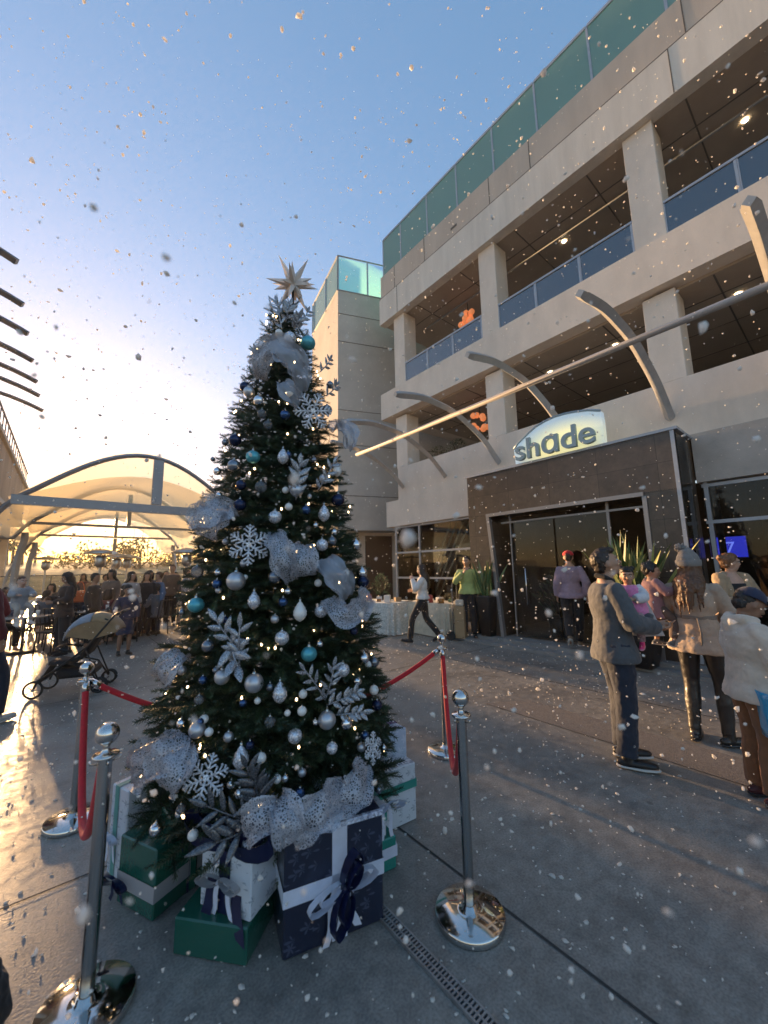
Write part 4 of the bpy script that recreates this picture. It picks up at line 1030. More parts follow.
def ribbon(name, lab, path_px, widths, mat=None, outs=None, puff=.02, n=8, roll=None, grp='ribbon loops on the tree'):
    """path in picture points laid on the tree surface, then given real width, waves and thickness"""
    P = [on_tree(x, y, (outs[i] if outs else .08)) for i, (x, y) in enumerate(path_px)]
    P = smooth_path(P, n); m_ = len(P); W = []
    for i in range(m_):
        u = i/(m_-1)*(len(widths)-1); k = min(int(u), len(widths)-2); W.append(widths[k]+(widths[k+1]-widths[k])*(u-k))
    c0 = P[0].copy(); rows = []
    for i, p in enumerate(P):
        t_ = (P[min(i+1, m_-1)]-P[max(i-1, 0)]).normalized(); nn = ((EYE-p).normalized()*.6+nrm(p)).normalized()
        s_ = t_.cross(nn).normalized(); nn = s_.cross(t_)
        rl = (roll or 0)*math.sin(i/m_*3.1)+.3*math.sin(i*.8+len(lab)); s2 = s_*math.cos(rl)+nn*math.sin(rl)
        row = []
        for j in range(11):
            v_ = -1+2*j/10; bulge = (1-v_*v_)*W[i]*.16 + .0045*math.sin(j*2.4+.25*i+len(lab)) + .004*math.sin(i*.7+len(lab)) + .05*math.sin(math.pi*i/(m_-1))
            row.append(p-c0+s2*v_*W[i]*.36+nn*bulge)
        rows.append(row)
    b = MB(); b.grid(rows)
    o = b.build(name, mat or MAT_LACE); o.location = c0
    for ph, offs in ((.9, .32), (-.8, -.30)):       # folded inner loops of the same ribbon
        rw = []
        for i, p in enumerate(P):
            t_ = (P[min(i+1, m_-1)]-P[max(i-1, 0)]).normalized(); nn = ((EYE-p).normalized()*.6+nrm(p)).normalized(); s_ = t_.cross(nn).normalized(); nn = s_.cross(t_)
            a_ = ph+.5*math.sin(i*.9+len(lab)); s2 = s_*math.cos(a_)+nn*math.sin(a_); u_ = math.sin(math.pi*i/(m_-1))
            rw.append([p-c0+s_*offs*W[i]+nn*(.02+.05*u_)+s2*v_*W[i]*.22*(.3+.7*u_)+nn*.006*math.sin(v_*7+i*.6) for v_ in [-1+k_/3 for k_ in range(7)]])
        b2 = MB(); b2.grid(rw); part('fold', b2, mat or MAT_LACE, o)
    for e_ in (0, 10):
        w2 = MB(); w2.tube([r_[e_] for r_ in rows], .0028, 5); part('wired_edge', w2, OM['leaf'], o)
    return tag(o, lab, 'ribbon', grp)
ribbon('ribbon_loop', 'broad sheer silver bow loop near the top of the tree', [(262,362),(272,352),(284,356),(297,372),(302,392)], [.12,.17,.20,.18,.09], MAT_TULLE, [.02,.08,.10,.07,.02], roll=.3)
ribbon('ribbon_loop', 'second fold of the top silver bow, left side', [(292,350),(277,352),(265,362),(262,380)], [.08,.16,.17,.10], MAT_LACE, [.03,.07,.07,.01])
ribbon('ribbon_loop', 'short sheer ribbon tail below the top bow', [(282,384),(287,395),(298,405)], [.08,.13,.12], MAT_TULLE, [.05,.06,.03])
ribbon('ribbon_loop', 'silver ribbon puff sticking out on the upper right over the tower wall', [(328,425),(338,432),(345,440),(348,450)], [.08,.16,.16,.06], MAT_LACE, [.05,.09,.14,.16])
ribbon('ribbon_loop', 'wide lace ribbon puff sticking out on the left in front of the marquee', [(236,512),(220,514),(205,520),(190,522)], [.10,.18,.19,.10], MAT_LACE, [.02,.10,.16,.2])
ribbon('ribbon_loop', 'lower fold of the left lace ribbon in front of the marquee', [(226,512),(214,524),(206,538)], [.12,.26,.14], MAT_LACE, [.05,.12,.14])
ribbon('ribbon_loop', 'tall narrow lace ribbon loop in the upper middle of the tree', [(275,534),(279,548),(284,564),(291,580)], [.06,.14,.15,.08], MAT_LACE, [.03,.09,.10,.04])
ribbon('ribbon_loop', 'pointed lace ribbon puff in the upper middle of the tree', [(302,548),(302,560),(303,576)], [.04,.15,.17], MAT_LACE, [.04,.10,.08])
ribbon('ribbon_loop', 'sheer ribbon tube right of the two lace puffs', [(321,563),(328,572),(338,586),(345,598)], [.14,.17,.15,.10], MAT_TULLE, [.06,.1,.1,.07])
ribbon('ribbon_loop', 'curling lace ribbon end at the right edge of the tree', [(327,600),(337,616),(352,612),(366,594)], [.11,.14,.15,.16], MAT_LACE, [.06,.1,.1,.08])
ribbon('ribbon_loop', 'broad lace ribbon fan at the lower left of the tree', [(186,738),(172,752),(152,764),(138,776)], [.10,.19,.21,.12], MAT_LACE, [.05,.12,.14,.12], roll=.2)
ribbon('ribbon_loop', 'second broad lace fold low on the left over the gifts', [(188,745),(178,768),(168,785)], [.12,.24,.14], MAT_LACE, [.06,.12,.12])
ribbon('ribbon_loop', 'swagged lace ribbon first fold above the green gift', [(248,822),(262,815),(276,806)], [.15,.16,.10], MAT_LACE, [.12,.16,.12])
ribbon('ribbon_loop', 'swagged lace ribbon second fold over the corner of the navy gift', [(280,803),(287,818),(294,838)], [.08,.15,.17], MAT_LACE, [.12,.2,.22])
ribbon('ribbon_loop', 'swagged lace ribbon middle fold over the navy gift', [(290,836),(306,818),(324,802),(334,790)], [.12,.17,.17,.14], MAT_LACE, [.18,.2,.18,.12])
ribbon('ribbon_loop', 'swagged lace ribbon last fold curling up above the navy gift', [(325,785),(340,795),(352,786),(361,762)], [.08,.16,.17,.10], MAT_LACE, [.10,.15,.15,.10])
ribbon('ribbon_loop', 'small pale lace ribbon on the left edge halfway up', [(186,660),(176,668),(170,682)], [.08,.14,.10], MAT_LACE, [.03,.08,.06])
# ------------- fairy lights
lt = thing('fairy_lights', 'string of tiny warm white lights wound round the dark fir', 'string lights', (AX.x, AX.y, 0))
MAT_BULB = M('warm_bulb', (1,.9,.7), .4, emit=(1.0,.66,.34), es=2.6)
b = MB(); pth = []; NB = 100
for k in range(1400):
    u = k/1400; z = .35+3.15*u; a = u*2*math.pi*13+.3*math.sin(k*.31); r_ = prof(z)*(.93+.05*math.sin(k*.53)); pth.append(V((math.cos(a)*r_, math.sin(a)*r_, z+.03*math.sin(k*.41))))
b.tube(pth, .0018, 3); part('cable', b, MAT_DARK, lt)
rn = random.Random(8); cnt = 0; tries = 0; bulb_me = None
view = V((-AX.x, -AX.y, 0)).normalized()
while cnt < NB:
    p = pth[rn.randrange(len(pth))]; d = V((p.x, p.y, 0)).normalized(); tries += 1
    if d.dot(view) < -.15: continue
    q_ = p + d*.03
    if bulb_me is None:
        bb2 = MB(); bb2.ell((0,0,0), .0055, .0055, .008, nu=8, nv=6); o = part('bulb', bb2, MAT_BULB, lt); bulb_me = o
    else: o = bulb_me.copy(); C.objects.link(o); o.parent = lt
    o.location = q_; cnt += 1
# ------------------------------------------------------------------ gifts
def wrap(name, col, kind='plain', col2=(.5,.55,.65), rough=.3, sc_=14):
    m, nt, b = newmat(name); N = nt.nodes; L = nt.links
    tc = N.new('ShaderNodeTexCoord')
    b.inputs['Roughness'].default_value = rough; b.inputs['Coat Weight'].default_value = .4; b.inputs['Coat Roughness'].default_value = .12
    n1 = N.new('ShaderNodeTexNoise'); n1.inputs['Scale'].default_value = 6; n1.inputs['Detail'].default_value = 5; L.new(tc.outputs['Object'], n1.inputs[0])
    bp_ = N.new('ShaderNodeBump'); bp_.inputs['Strength'].default_value = .5; bp_.inputs['Distance'].default_value = .02; L.new(n1.outputs['Fac'], bp_.inputs['Height']); L.new(bp_.outputs[0], b.inputs['Normal'])
    b.inputs['Base Color'].default_value = (*col, 1)
    if kind == 'flakes':      # six-armed printed snowflakes scattered over the paper
        vo = N.new('ShaderNodeTexVoronoi'); vo.inputs['Scale'].default_value = sc_; vo.inputs['Randomness'].default_value = .75
        L.new(tc.outputs['Object'], vo.inputs['Vector'])
        vs_ = N.new('ShaderNodeVectorMath'); vs_.operation = 'SCALE'; vs_.inputs['Scale'].default_value = 1
        sb = N.new('ShaderNodeVectorMath'); sb.operation = 'SUBTRACT'
        L.new(tc.outputs['Object'], sb.inputs[0]); L.new(vo.outputs['Position'], sb.inputs[1])
        sx = N.new('ShaderNodeSeparateXYZ'); L.new(sb.outputs[0], sx.inputs[0])
        ad = N.new('ShaderNodeMath'); ad.operation = 'ADD'; L.new(sx.outputs['X'], ad.inputs[0]); L.new(sx.outputs['Y'], ad.inputs[1])
        at = N.new('ShaderNodeMath'); at.operation = 'ARCTAN2'; L.new(sx.outputs['Z'], at.inputs[0]); L.new(ad.outputs[0], at.inputs[1])
        m3 = N.new('ShaderNodeMath'); m3.operation = 'MULTIPLY'; m3.inputs[1].default_value = 6; L.new(at.outputs[0], m3.inputs[0])
        cs = N.new('ShaderNodeMath'); cs.operation = 'COSINE'; L.new(m3.outputs[0], cs.inputs[0])
        mr = N.new('ShaderNodeMapRange'); mr.inputs['From Min'].default_value = -1; mr.inputs['From Max'].default_value = 1; mr.inputs['To Min'].default_value = .14; mr.inputs['To Max'].default_value = .46
        L.new(cs.outputs[0], mr.inputs['Value'])
        lt_ = N.new('ShaderNodeMath'); lt_.operation = 'LESS_THAN'; L.new(vo.outputs['Distance'], lt_.inputs[0]); L.new(mr.outputs[0], lt_.inputs[1])
        mx = N.new('ShaderNodeMix'); mx.data_type = 'RGBA'; mx.inputs['A'].default_value = (*col, 1); mx.inputs['B'].default_value = (*col2, 1)
        L.new(lt_.outputs[0], mx.inputs['Factor']); L.new(mx.outputs['Result'], b.inputs['Base Color'])
    return m
W_NAVY = wrap('navy_snowflake_paper', (.010,.014,.034), 'flakes', (.050,.060,.10), .3, 17)
W_GREEN = wrap('green_paper', (.012,.085,.06), 'plain', rough=.22)
W_TEAL = wrap('teal_green_paper', (.02,.20,.16), 'plain', rough=.25)
W_SILV = wrap('silver_patterned_paper', (.55,.59,.64), 'flakes', (.33,.37,.42), .25, 22)
SATIN_W = M('white_satin', (.62,.66,.78), .32, .1, sheen=.4, var=.12, vs=12)
SATIN_N = M('navy_satin', (.006,.010,.045), .3, .0, spec=.4)
SATIN_T = M('teal_satin', (.02,.24,.20), .3, .1, sheen=.4)
SATIN_G = M('grey_satin', (.30,.29,.30), .35, .1, sheen=.4)
TAPE = glit('silver_tape', (.62,.68,.9), sc_=80)
def strap(mb, pts, wv, th=.002):
    wv = V(wv)
    rows = [[V(p)-wv, V(p)+wv] for p in pts]; mb.grid(rows, smooth=False)
def bow(par, c, u, v, n, s, mat, tails=.8, mat2=None, tail_dir=(0,0,-1)):
    """bow lying at c in plane u(right) v(up) with outward normal n"""
    c, u, v, n = V(c), V(u).normalized(), V(v).normalized(), V(n).normalized(); b = MB()
    for sg_ in (-1, 1):
        for lay, k_ in ((0, 1.0), (1, .72)):
            path = []
            for i in range(13):
                a = i/12*2*math.pi; path.append(c + u*sg_*(s*.5*k_*(1-math.cos(a))) + v*(s*.20*k_*math.sin(a)) + n*(s*(.10+.22*k_*math.sin(a/2)+lay*.1)) + v*lay*s*.12)
            rows = []
            for i, p in enumerate(path):
                w_ = s*.16*(.45+.55*math.sin(i/12*math.pi)); rows.append([p-v*w_*.25-n*w_, p, p+v*w_*.25+n*w_])
            b.grid(rows)
    b.ell(c+n*s*.12, s*.11, s*.11, s*.11, nu=10, nv=7)
    part('bow', b, mat, par)
    b = MB(); td = V(tail_dir).normalized()
    for sg_, ln in ((-1, tails), (1, tails*.85)):
        rows = []
        for i in range(9):
            t_ = i/8; p = c + td*s*ln*t_*1.6 + u*sg_*s*(.12+.35*t_+.06*math.sin(t_*7)) + n*(s*(.06+.03*math.sin(t_*6+sg_)))
            w_ = s*.11; rows.append([p-u*w_, p+u*w_ + (td*w_*.8 if i == 8 else V((0,0,0)))])
        b.grid(rows)
    part('bow_tails', b, mat2 or mat, par)
def gift(name, lab, c0, c1, depth, h, mat, z=0., ribs=(), inset=0):
    """front edge runs on the ground from c0 to c1, box extends 'depth' away"""
    c0, c1 = V((c0[0], c0[1], 0)), V((c1[0], c1[1], 0)); u = (c1-c0); w_ = u.length; ang = math.atan2(u.y, u.x)
    t = thing(name, lab, 'gift', (c0.x, c0.y, z), ang, 'wrapped gifts round the tree')
    b = MB(); b.bbox(0, w_, 0, depth, 0.001, h, .006); part('box', b, mat, t)
    t['w'] = w_
    for kind, pos, wd, rm in ribs:
        b = MB(); e = .003
        if kind == 'v': strap(b, [(pos, -e, .002), (pos, -e, h+e), (pos, depth+e, h+e), (pos, depth+e, .002)], (wd/2, 0, 0))
        if kind == 'h': strap(b, [(-e, depth+e, pos), (-e, -e, pos), (w_+e, -e, pos), (w_+e, depth+e, pos), (-e, depth+e, pos)], (0, 0, wd/2))
        if kind == 'd': strap(b, [(-e, pos, .002), (-e, pos, h+e*1.4), (w_+e, pos, h+e*1.4), (w_+e, pos, .002)], (0, wd/2, 0))
        part('ribbon', b, rm, t)
    return t
def W2(t): return t['w']
# the big navy gift
A0, A1 = gz(282.5, 963), gz(384, 920); 
hN = .46
g1 = gift('gift_box', 'large navy gift box printed with snowflakes, white ribbon and navy bow', A0, A1, .44, hN, W_NAVY, ribs=[('v', .245, .07, SATIN_W), ('h', .225, .065, SATIN_W)])
b = MB(); b.box(.0, W2(g1)+.001, -.003, .012, hN-.002, hN+.003); b.box(0, W2(g1), -.0045, -.001, hN-.018, hN); part('tape_edge', b, TAPE, g1)
bow(g1, (.245, -.01, .225), (1, 0, .25), (0, 0, 1), (0, -1, 0), .16, SATIN_W, .9)
bow(g1, (.25, -.035, .23), (.3, 0, 1), (1, 0, 0), (0, -1, 0), .16, SATIN_N, 1.1, SATIN_N, (-.25, 0, -1))
# green box with silver box on it
B0, B1 = gz(172, 955), gz(246, 968)
g2 = gift('gift_box', 'flat shiny green gift box beneath a small silver one at the front left', B0, B1, .34, .14, W_GREEN)
c = gz(232, 935); c0 = g2.matrix_basis @ V((.07, .07, 0)); c1 = g2.matrix_basis @ V((.34, .02, 0))
g3 = gift('gift_box', 'small silver patterned gift box with huge navy bow on top of the flat green box', c0, c1, .22, .24, W_SILV, z=.141, ribs=[('v', .135, .06, SATIN_N)])
bow(g3, (.135, .04, .245), (1, 0, 0), (0, .6, .6), (0, -.5, .9), .24, SATIN_N, .95, SATIN_N, (0, -.22, -1))
bow(g3, (.135, -.01, .14), (1, 0, 0), (0, 0, 1), (0, -1, 0), .11, SATIN_G, .9, SATIN_W)
# green boxes at the left
D0, D1 = gz(116, 902), gz(152, 923)
g4 = gift('gift_box', 'green gift box with silver ribbon band and navy side bow at the far left', D0, D1, .34, .30, W_GREEN, ribs=[('h', .11, .07, SATIN_G)])
g4.location = (D0.x, D0.y, 0)
bow(g4, (.02, -.01, .11), (1, 0, 0), (0, 0, 1), (0, -1, 0), .10, SATIN_N, .6, SATIN_N)
E0, E1 = gz(150, 925), gz(192, 900)
g5 = gift('gift_box', 'upright dark green gift box with a vertical dark ribbon behind the front green one', gz(165, 905), gz(196, 888), .24, .38, W_GREEN, ribs=[('v', .08, .05, SATIN_N)])
bow(g5, (.08, -.01, .30), (1, 0, 0), (0, 0, 1), (0, -1, 0), .09, SATIN_N, .9, SATIN_N)
g6 = gift('gift_box', 'pale grey gift box with green ribbon at the back left behind the chrome post', gz(106, 872), gz(122, 884), .3, .44, W_SILV, ribs=[('v', .06, .04, SATIN_T)])
bow(g6, (.05, -.01, .2), (1, 0, 0), (0, 0, 1), (0, -1, 0), .09, SATIN_W, .9, SATIN_W)
# boxes at the right
F0, F1 = gz(376, 838), gz(417, 819)
g7 = gift('gift_box', 'tall silver snowflake gift box with teal band at the far right of the pile', F0, F1, .30, .34, W_SILV, ribs=[('h', .22, .05, SATIN_T)])
g8 = gift('gift_box', 'green and white banded gift box at the right, under the small teal ribboned one', gz(352, 890), gz(397, 868), .26, .16, W_TEAL, ribs=[('h', .09, .055, SATIN_W)])
c0 = g8.matrix_basis @ V((.01, .02, 0)); c1 = g8.matrix_basis @ V((.22, .02, 0))
g9 = gift('gift_box', 'small silver gift box with teal ribbon and long white bow tails at the right', c0, c1, .22, .16, W_SILV, z=.161, ribs=[('h', .10, .04, SATIN_T), ('d', .11, .04, SATIN_T)])
bow(g9, (.20, -.01, .16), (1, 0, 0), (0, 0, 1), (.3, -1, 0), .10, SATIN_W, 1.5, SATIN_W)
gA = gift('gift_box', 'long pale blue gift box with purple stripe behind the tree on the right', gz(372, 815), gz(408, 797), .26, .46, wrap('pale_blue_paper', (.42,.50,.62), 'flakes', (.55,.6,.7)), ribs=[('d', .13, .04, M('purple_satin', (.10,.06,.16), .3))])
# ------------------------------------------------------------------ stanchions and ropes
MAT_STN = M('brushed_chrome', (.46,.45,.44), .16, 1.0, var=.08, vs=30, stretch=(1,1,.1), rvar=.06)
MAT_BASE = M('chrome_base', (.62,.60,.57), .09, 1.0, var=.12, vs=7, rvar=.08)
MAT_ROPE = M('red_velvet', (.52,.008,.018), .75, sheen=.1, var=.25, vs=40, bump=.2, bs=200)
def stanchion(p, lab):
    t = thing('stanchion', lab, 'stanchion', (p.x, p.y, 0), random.uniform(0, 6), 'chrome rope stanchions')
    b = MB(); b.lathe([(.0, .0), (.158, .0), (.160, .006), (.160, .028), (.154, .034), (.06, .040), (.034, .045), (.03, .06), (.0, .062)], n=48); part('base', b, MAT_BASE, t)
    b = MB(); b.lathe([(.0245, .05), (.0245, .868)], n=24); part('post', b, MAT_STN, t)
    b = MB(); b.lathe([(.0245, .868), (.03, .868), (.046, .874), (.048, .879), (.044, .884), (.02, .888), (.013, .9), (.012, .912), (.02, .922)], n=28)
    for k in range(4):
        a = k*math.pi/2; b.tube([(.026*math.cos(a), .026*math.sin(a), .85), (.05*math.cos(a), .05*math.sin(a), .856), (.052*math.cos(a), .052*math.sin(a), .87)], .004, 5)
    part('collar', b, MAT_CHROME, t)
    b = MB(); b.ell((0, 0, .958), .042, .042, .042, nu=28, nv=18); part('finial', b, MAT_CHROME, t)
    return V((p.x, p.y, .855))
sR = stanchion(gz(470, 918), 'chrome stanchion nearest the camera on the right, beside the drain')
sB = stanchion(gz(446, 752), 'chrome stanchion at the back right between the tree and the hotel door')
sL = stanchion(gz(85, 1012), 'chrome stanchion at the bottom left corner with its base cut by the frame')
sF = stanchion(gz(73, 822), 'chrome stanchion at the back left behind the nearest left one')
def rope(a, c, sag, lab):
    h = (c-a); h.z = 0; d = h.normalized(); a = a+d*.05; c = c-d*.05
    t = thing('velvet_rope', lab, 'rope', a, 0, 'red velvet ropes')
    pts = [(c-a)*(k/30)+V((0,0,-sag*(1-(2*k/30-1)**2)**1.0)) for k in range(31)]
    b = MB(); b.tube(pts, .019, 12, rnd=True); part('cord', b, MAT_ROPE, t)
    for p, q_ in ((pts[0], pts[1]), (pts[-1], pts[-2])):
        b = MB(); dd = (q_-p).normalized(); b.tube([p-dd*.02, p+dd*.045], .0225, 12); b.tube([p-dd*.02, p-dd*.045+V((0,0,.012))], .007, 6); part('end_ferrule', b, MAT_CHROME, t)
rope(sR, sB, .57, 'red velvet rope slung in a tight loop between the two right stanchions')
rope(sL, sF, .56, 'red velvet rope slung in a tight loop between the two left stanchions')
rope(sF, sB, .40, 'long red velvet rope running behind the tree between the two back stanchions')
# ------------------------------------------------------------------ people
def at(px, py, depth): return EYE + ray(px, py)*depth
SKIN = {k: M('skin_'+k, c, .5, var=.12, vs=25, sss=.08) for k, c in dict(light=(.52,.31,.22), tan=(.42,.235,.15), brown=(.27,.145,.09), deep=(.16,.085,.055)).items()}
HAIR = {k: M('hair_'+k, c, .42, var=.5, vs=40, stretch=(1,1,.12), bump=.5, bs=160) for k, c in dict(black=(.012,.010,.009), dark=(.028,.016,.010), brown=(.12,.055,.026), ginger=(.17,.075,.03)).items()}
EYEW = M('eye_white', (.7,.68,.64), .3); IRIS = M('iris_dark', (.02,.012,.01), .2); LIP = M('lips', (.33,.11,.09), .45); BROW = M('brows', (.02,.012,.01), .7)
_cl = {}
def cloth(name, col, rough=.85, **k):
    key = name
    if key not in _cl:
        k.setdefault('var', .22); k.setdefault('vs', 9); k.setdefault('bump', .3); k.setdefault('bs', 55); k.setdefault('bdist', .005); k.setdefault('sheen', .15)
        _cl[key] = M(name, col, rough, **k)
    return _cl[key]
BASEJ = dict(pelvis=(0,0,.95), chest=(0,-.005,1.24), neck=(0,-.015,1.455), head=(0,.01,1.595),
    shL=(-.168,-.01,1.375), shR=(.168,-.01,1.375), elL=(-.225,-.03,1.13), elR=(.225,-.03,1.13), wrL=(-.235,.05,.89), wrR=(.235,.05,.89),
    hipL=(-.09,0,.92), hipR=(.09,0,.92), knL=(-.10,.02,.50), knR=(.10,.02,.50), anL=(-.105,-.02,.085), anR=(.105,-.02,.085), ftL=(-.13,.16,.03), ftR=(.13,.16,.03))
def person(label, loc, az, h=1.72, J={}, yaw=0, pitch=0, tilt=0, skin='tan', hair=('dark', 'short'), top=None, legs=None, shoes=None, female=False, hs=1.0, vox=.012, face=True,
           hat=None, group=None, bare=False, hands=True, curl=.5, scale_w=1.0, palm=None):
    s = h/1.72
    root = thing('person', label, 'person', loc, -R(az), group)
    j = dict(BASEJ); j.update(J); j = {k: V(v)*s for k, v in j.items()}
    shx = (j['shR']-j['shL']).normalized(); hpx = (j['hipR']-j['hipL']).normalized()
    def fwd(ax, a, b): return ((b-a).normalized()).cross(ax).normalized()*1.0
    spine = [j['pelvis'], j['chest'], j['neck']]
    fy = -(j['chest']-j['pelvis']).normalized().cross(shx)*1.0
    fy = (j['neck']-j['pelvis']).normalized().cross(shx)*1.0
    if fy.y < 0 and abs(fy.y) > .2: fy = -fy
    w_ = s*scale_w
    def torso(e=0., zlow=None, flare=0., low_r=None):
        p, c, n = j['pelvis'], j['chest'], j['neck']
        hp, wa, ch = ((.158, .118, .150) if female else (.155, .138, .168))
        up = (n-p).normalized()
        R_ = [(p-up*.07*s, hp*.8, .085), (p, hp, .108), (lerp(p, c, .3), hp*.92, .10), (lerp(p, c, .6), wa, .088), (lerp(p, c, .95), ch*.97, .108), (lerp(c, n, .4), ch*.98, .106), (lerp(c, n, .66), ch*.86, .088), (lerp(c, n, .86), .098, .066), (n+up*.02*s, .055, .056)]
        if zlow is not None:     # hem some way below the waist
            base = p - up*(max(0, (.95-zlow))*s)
            k = [r for r in R_[1:] if (r[0]-base).dot(up) > .06*s]
            r0 = low_r or (hp*1.03+flare if zlow < 1.0 else wa+flare)
            R_ = [(base, r0, .112+flare*.8), (base+up*.05*s, r0*.985, .112+flare*.7)] + k
        return [(c_, rx*w_+e, ry*w_+e) for c_, rx, ry in R_]
    # --- head
    Mh = (Matrix.Rotation(-R(yaw), 3, 'Z') @ Matrix.Rotation(R(pitch), 3, 'X') @ Matrix.Rotation(R(tilt), 3, 'Y')); H = j['head']; q = s*hs
    def hd(x, y, z): return H + Mh @ V((x, y, z))*q
    # --- hand
    def hand(mb, side):
        el, wr = j['el'+side], j['wr'+side]; d = (wr-el).normalized(); sg = 1 if side == 'R' else -1
        n_ = V(palm[side]) if palm and side in palm else V((-sg, .15, -.1))     # palm normal
        n_ = (n_-d*n_.dot(d)).normalized(); t_ = d.cross(n_).normalized()          # across the palm
        th_dir = t_ if t_.y > 0 or (abs(t_.y) < .3 and t_.z > 0) else -t_
        q_ = s*(1.0 if hs == 1 else .95)
        mb.tube([wr-d*.02*q_, wr+d*.03*q_, wr+d*.085*q_], [.026*q_, .034*q_, .036*q_], 10, flat=(.5, 1) , upv=n_, rnd=True)
        for k, ln in enumerate((.070, .078, .073, .056)):
            o = wr+d*.085*q_+th_dir*(.031-.0205*k)*q_; c1 = curl
            a1 = d*math.cos(c1*.7)+n_*math.sin(c1*.7); a2 = d*math.cos(c1*1.7)+n_*math.sin(c1*1.7)
            spread = th_dir*(.10-.065*k)
            k1 = o+(a1+spread)*ln*.5*q_; k2 = k1+(a2+spread*.5)*ln*.5*q_
            mb.tube([o-d*.02*q_, o, k1, k2], [.0095*q_, .0092*q_, .0085*q_, .0068*q_], 7, rnd=True)
        o = wr+d*.025*q_+th_dir*.026*q_
        mb.tube([o, o+(th_dir*.7+d*.7+n_*.25)*.034*q_, o+(th_dir*.75+d*1.35+n_*.6)*.045*q_], [.0135*q_, .011*q_, .0085*q_], 7, rnd=True)
    b = MB()
    b.loft(torso(0), 18, X=shx, Y=fy)
    b.tube([lerp(j['chest'], j['neck'], .8), j['neck']+V((0,0,.0)), hd(0,-.012,-.075)], [.06*s, .052*s*(.9 if female else 1.05), .05*s], 12)
    b.ell(H+Mh@V((0,-.008,.012))*q, .076*q, .094*q, .104*q, M=Mh, nu=20, nv=14)
    b.ell(hd(0,.022,-.052), .056*q, .062*q, .062*q, M=Mh); b.ell(hd(0,.048,-.088), .028*q, .026*q, .022*q, M=Mh)
    if vox < .018:
        b.tube([hd(0,.082,.012), hd(0,.105,-.022)], [.009*q, .015*q], 7, rnd=True)
        b.ell(hd(0,.082,.030), .052*q, .016*q, .012*q, M=Mh); 
        for sg in (-1, 1):
            b.ell(hd(sg*.078,-.008,-.012), .010*q, .018*q, .030*q, M=Mh); b.ell(hd(sg*.035,.066,-.025), .022*q, .020*q, .022*q, M=Mh)
        b.ell(hd(0,.084,-.055), .022*q, .012*q, .010*q, M=Mh)
    for S in 'LR':
        sh, el, wr = j['sh'+S], j['el'+S], j['wr'+S]
        b.tube([lerp(sh, j['chest'], .25), sh, lerp(sh, el, .35), lerp(sh, el, .9), lerp(el, wr, .25), lerp(el, wr, .9), wr], [x*w_ for x in (.055, .055, .047, .038, .040, .027, .025)], 12, rnd=True)
        if hands: hand(b, S)
        hp, kn, an, ft = j['hip'+S], j['kn'+S], j['an'+S], j['ft'+S]
        b.tube([lerp(hp, j['pelvis'], .3), hp, lerp(hp, kn, .3), lerp(hp, kn, .92), lerp(kn, an, .1), lerp(kn, an, .38), lerp(kn, an, .85), an], [x*w_ for x in (.08, .085, .082, .055, .052, .056, .038, .036)], 12, rnd=True)
        d = (ft-an); hl = an - V((d.x, d.y, 0)).normalized()*.035*s; hl.z = an.z-.045*s
        b.tube([hl, lerp(hl, ft, .5), ft], [.032*s, .036*s, .028*s], 10, rnd=True); b.tube([an, lerp(hl, ft, .35)], .035*s, 8, rnd=True)
    fused('body', b, SKIN[skin], root, vox, 3)
    if face:
        for sg in (-1, 1):
            b = MB(); b.ell(hd(sg*.031,.079,.006), .0145*q, .010*q, .0085*q, M=Mh, nu=12, nv=8); e_ = part('eye', b, EYEW, root)
            b = MB(); b.ell(hd(sg*.031,.0865,.006), .0065*q, .004*q, .0068*q, M=Mh, nu=10, nv=6); part('iris', b, IRIS, e_)
            b = MB(); b.tube([hd(sg*.014,.094,.028), hd(sg*.032,.095,.034), hd(sg*.052,.083,.028)], .0042*q, 6); part('eyebrow', b, BROW, root)
        b = MB(); b.tube([hd(-.024,.088,-.053), hd(0,.099,-.051), hd(.024,.088,-.053)], .0055*q, 6, rnd=True); part('mouth', b, LIP, root)
    # --- hair
    if hair:
        hm, ht = hair; b = MB()
        if hat: q = q*.93
        if ht in ('short', 'quiff'):
            b.ell(hd(0,-.030,.028), .082*q, .092*q, .098*q, M=Mh); b.ell(hd(0,-.02,.065), .074*q, .088*q, .062*q, M=Mh); b.ell(hd(0,-.062,-.030), .066*q, .050*q, .050*q, M=Mh)
            if ht == 'quiff': b.ell(hd(.0,.045,.098), .058*q, .050*q, .032*q, M=Mh); b.ell(hd(.0,.0,.105), .065*q, .07*q, .035*q, M=Mh)
        else:
            b.ell(hd(0,-.030,.028), .085*q, .098*q, .102*q, M=Mh); b.ell(hd(0,-.015,.068), .078*q, .092*q, .062*q, M=Mh)
        rn = random.Random(label)
        if ht == 'long':
            for k in range(15):
                a = R(-115+230*k/14); x0, y0 = math.sin(a)*.075, -math.cos(a)*.085-.01; ln = rn.uniform(.22, .36)
                p0 = hd(x0, y0, .03); p1 = hd(x0*1.15, y0*1.1, -.09); p2 = j['neck']+V((x0*1.5*s, (y0*1.0-.045)*s, -.02*s)); p3 = j['neck']+V((x0*1.35*s+rn.uniform(-.02,.02), (y0*.7-.085)*s, -ln*s))
                b.tube(smooth_path([p0, p1, p2, lerp(p2, p3, .6)+V((rn.uniform(-.01,.01), -.01, 0)), p3], 3), [.026*s, .024*s, .021*s, .019*s, .018*s, .018*s, .017*s, .016*s, .014*s, .012*s, .009*s, .007*s, .005*s], 7, rnd=True)
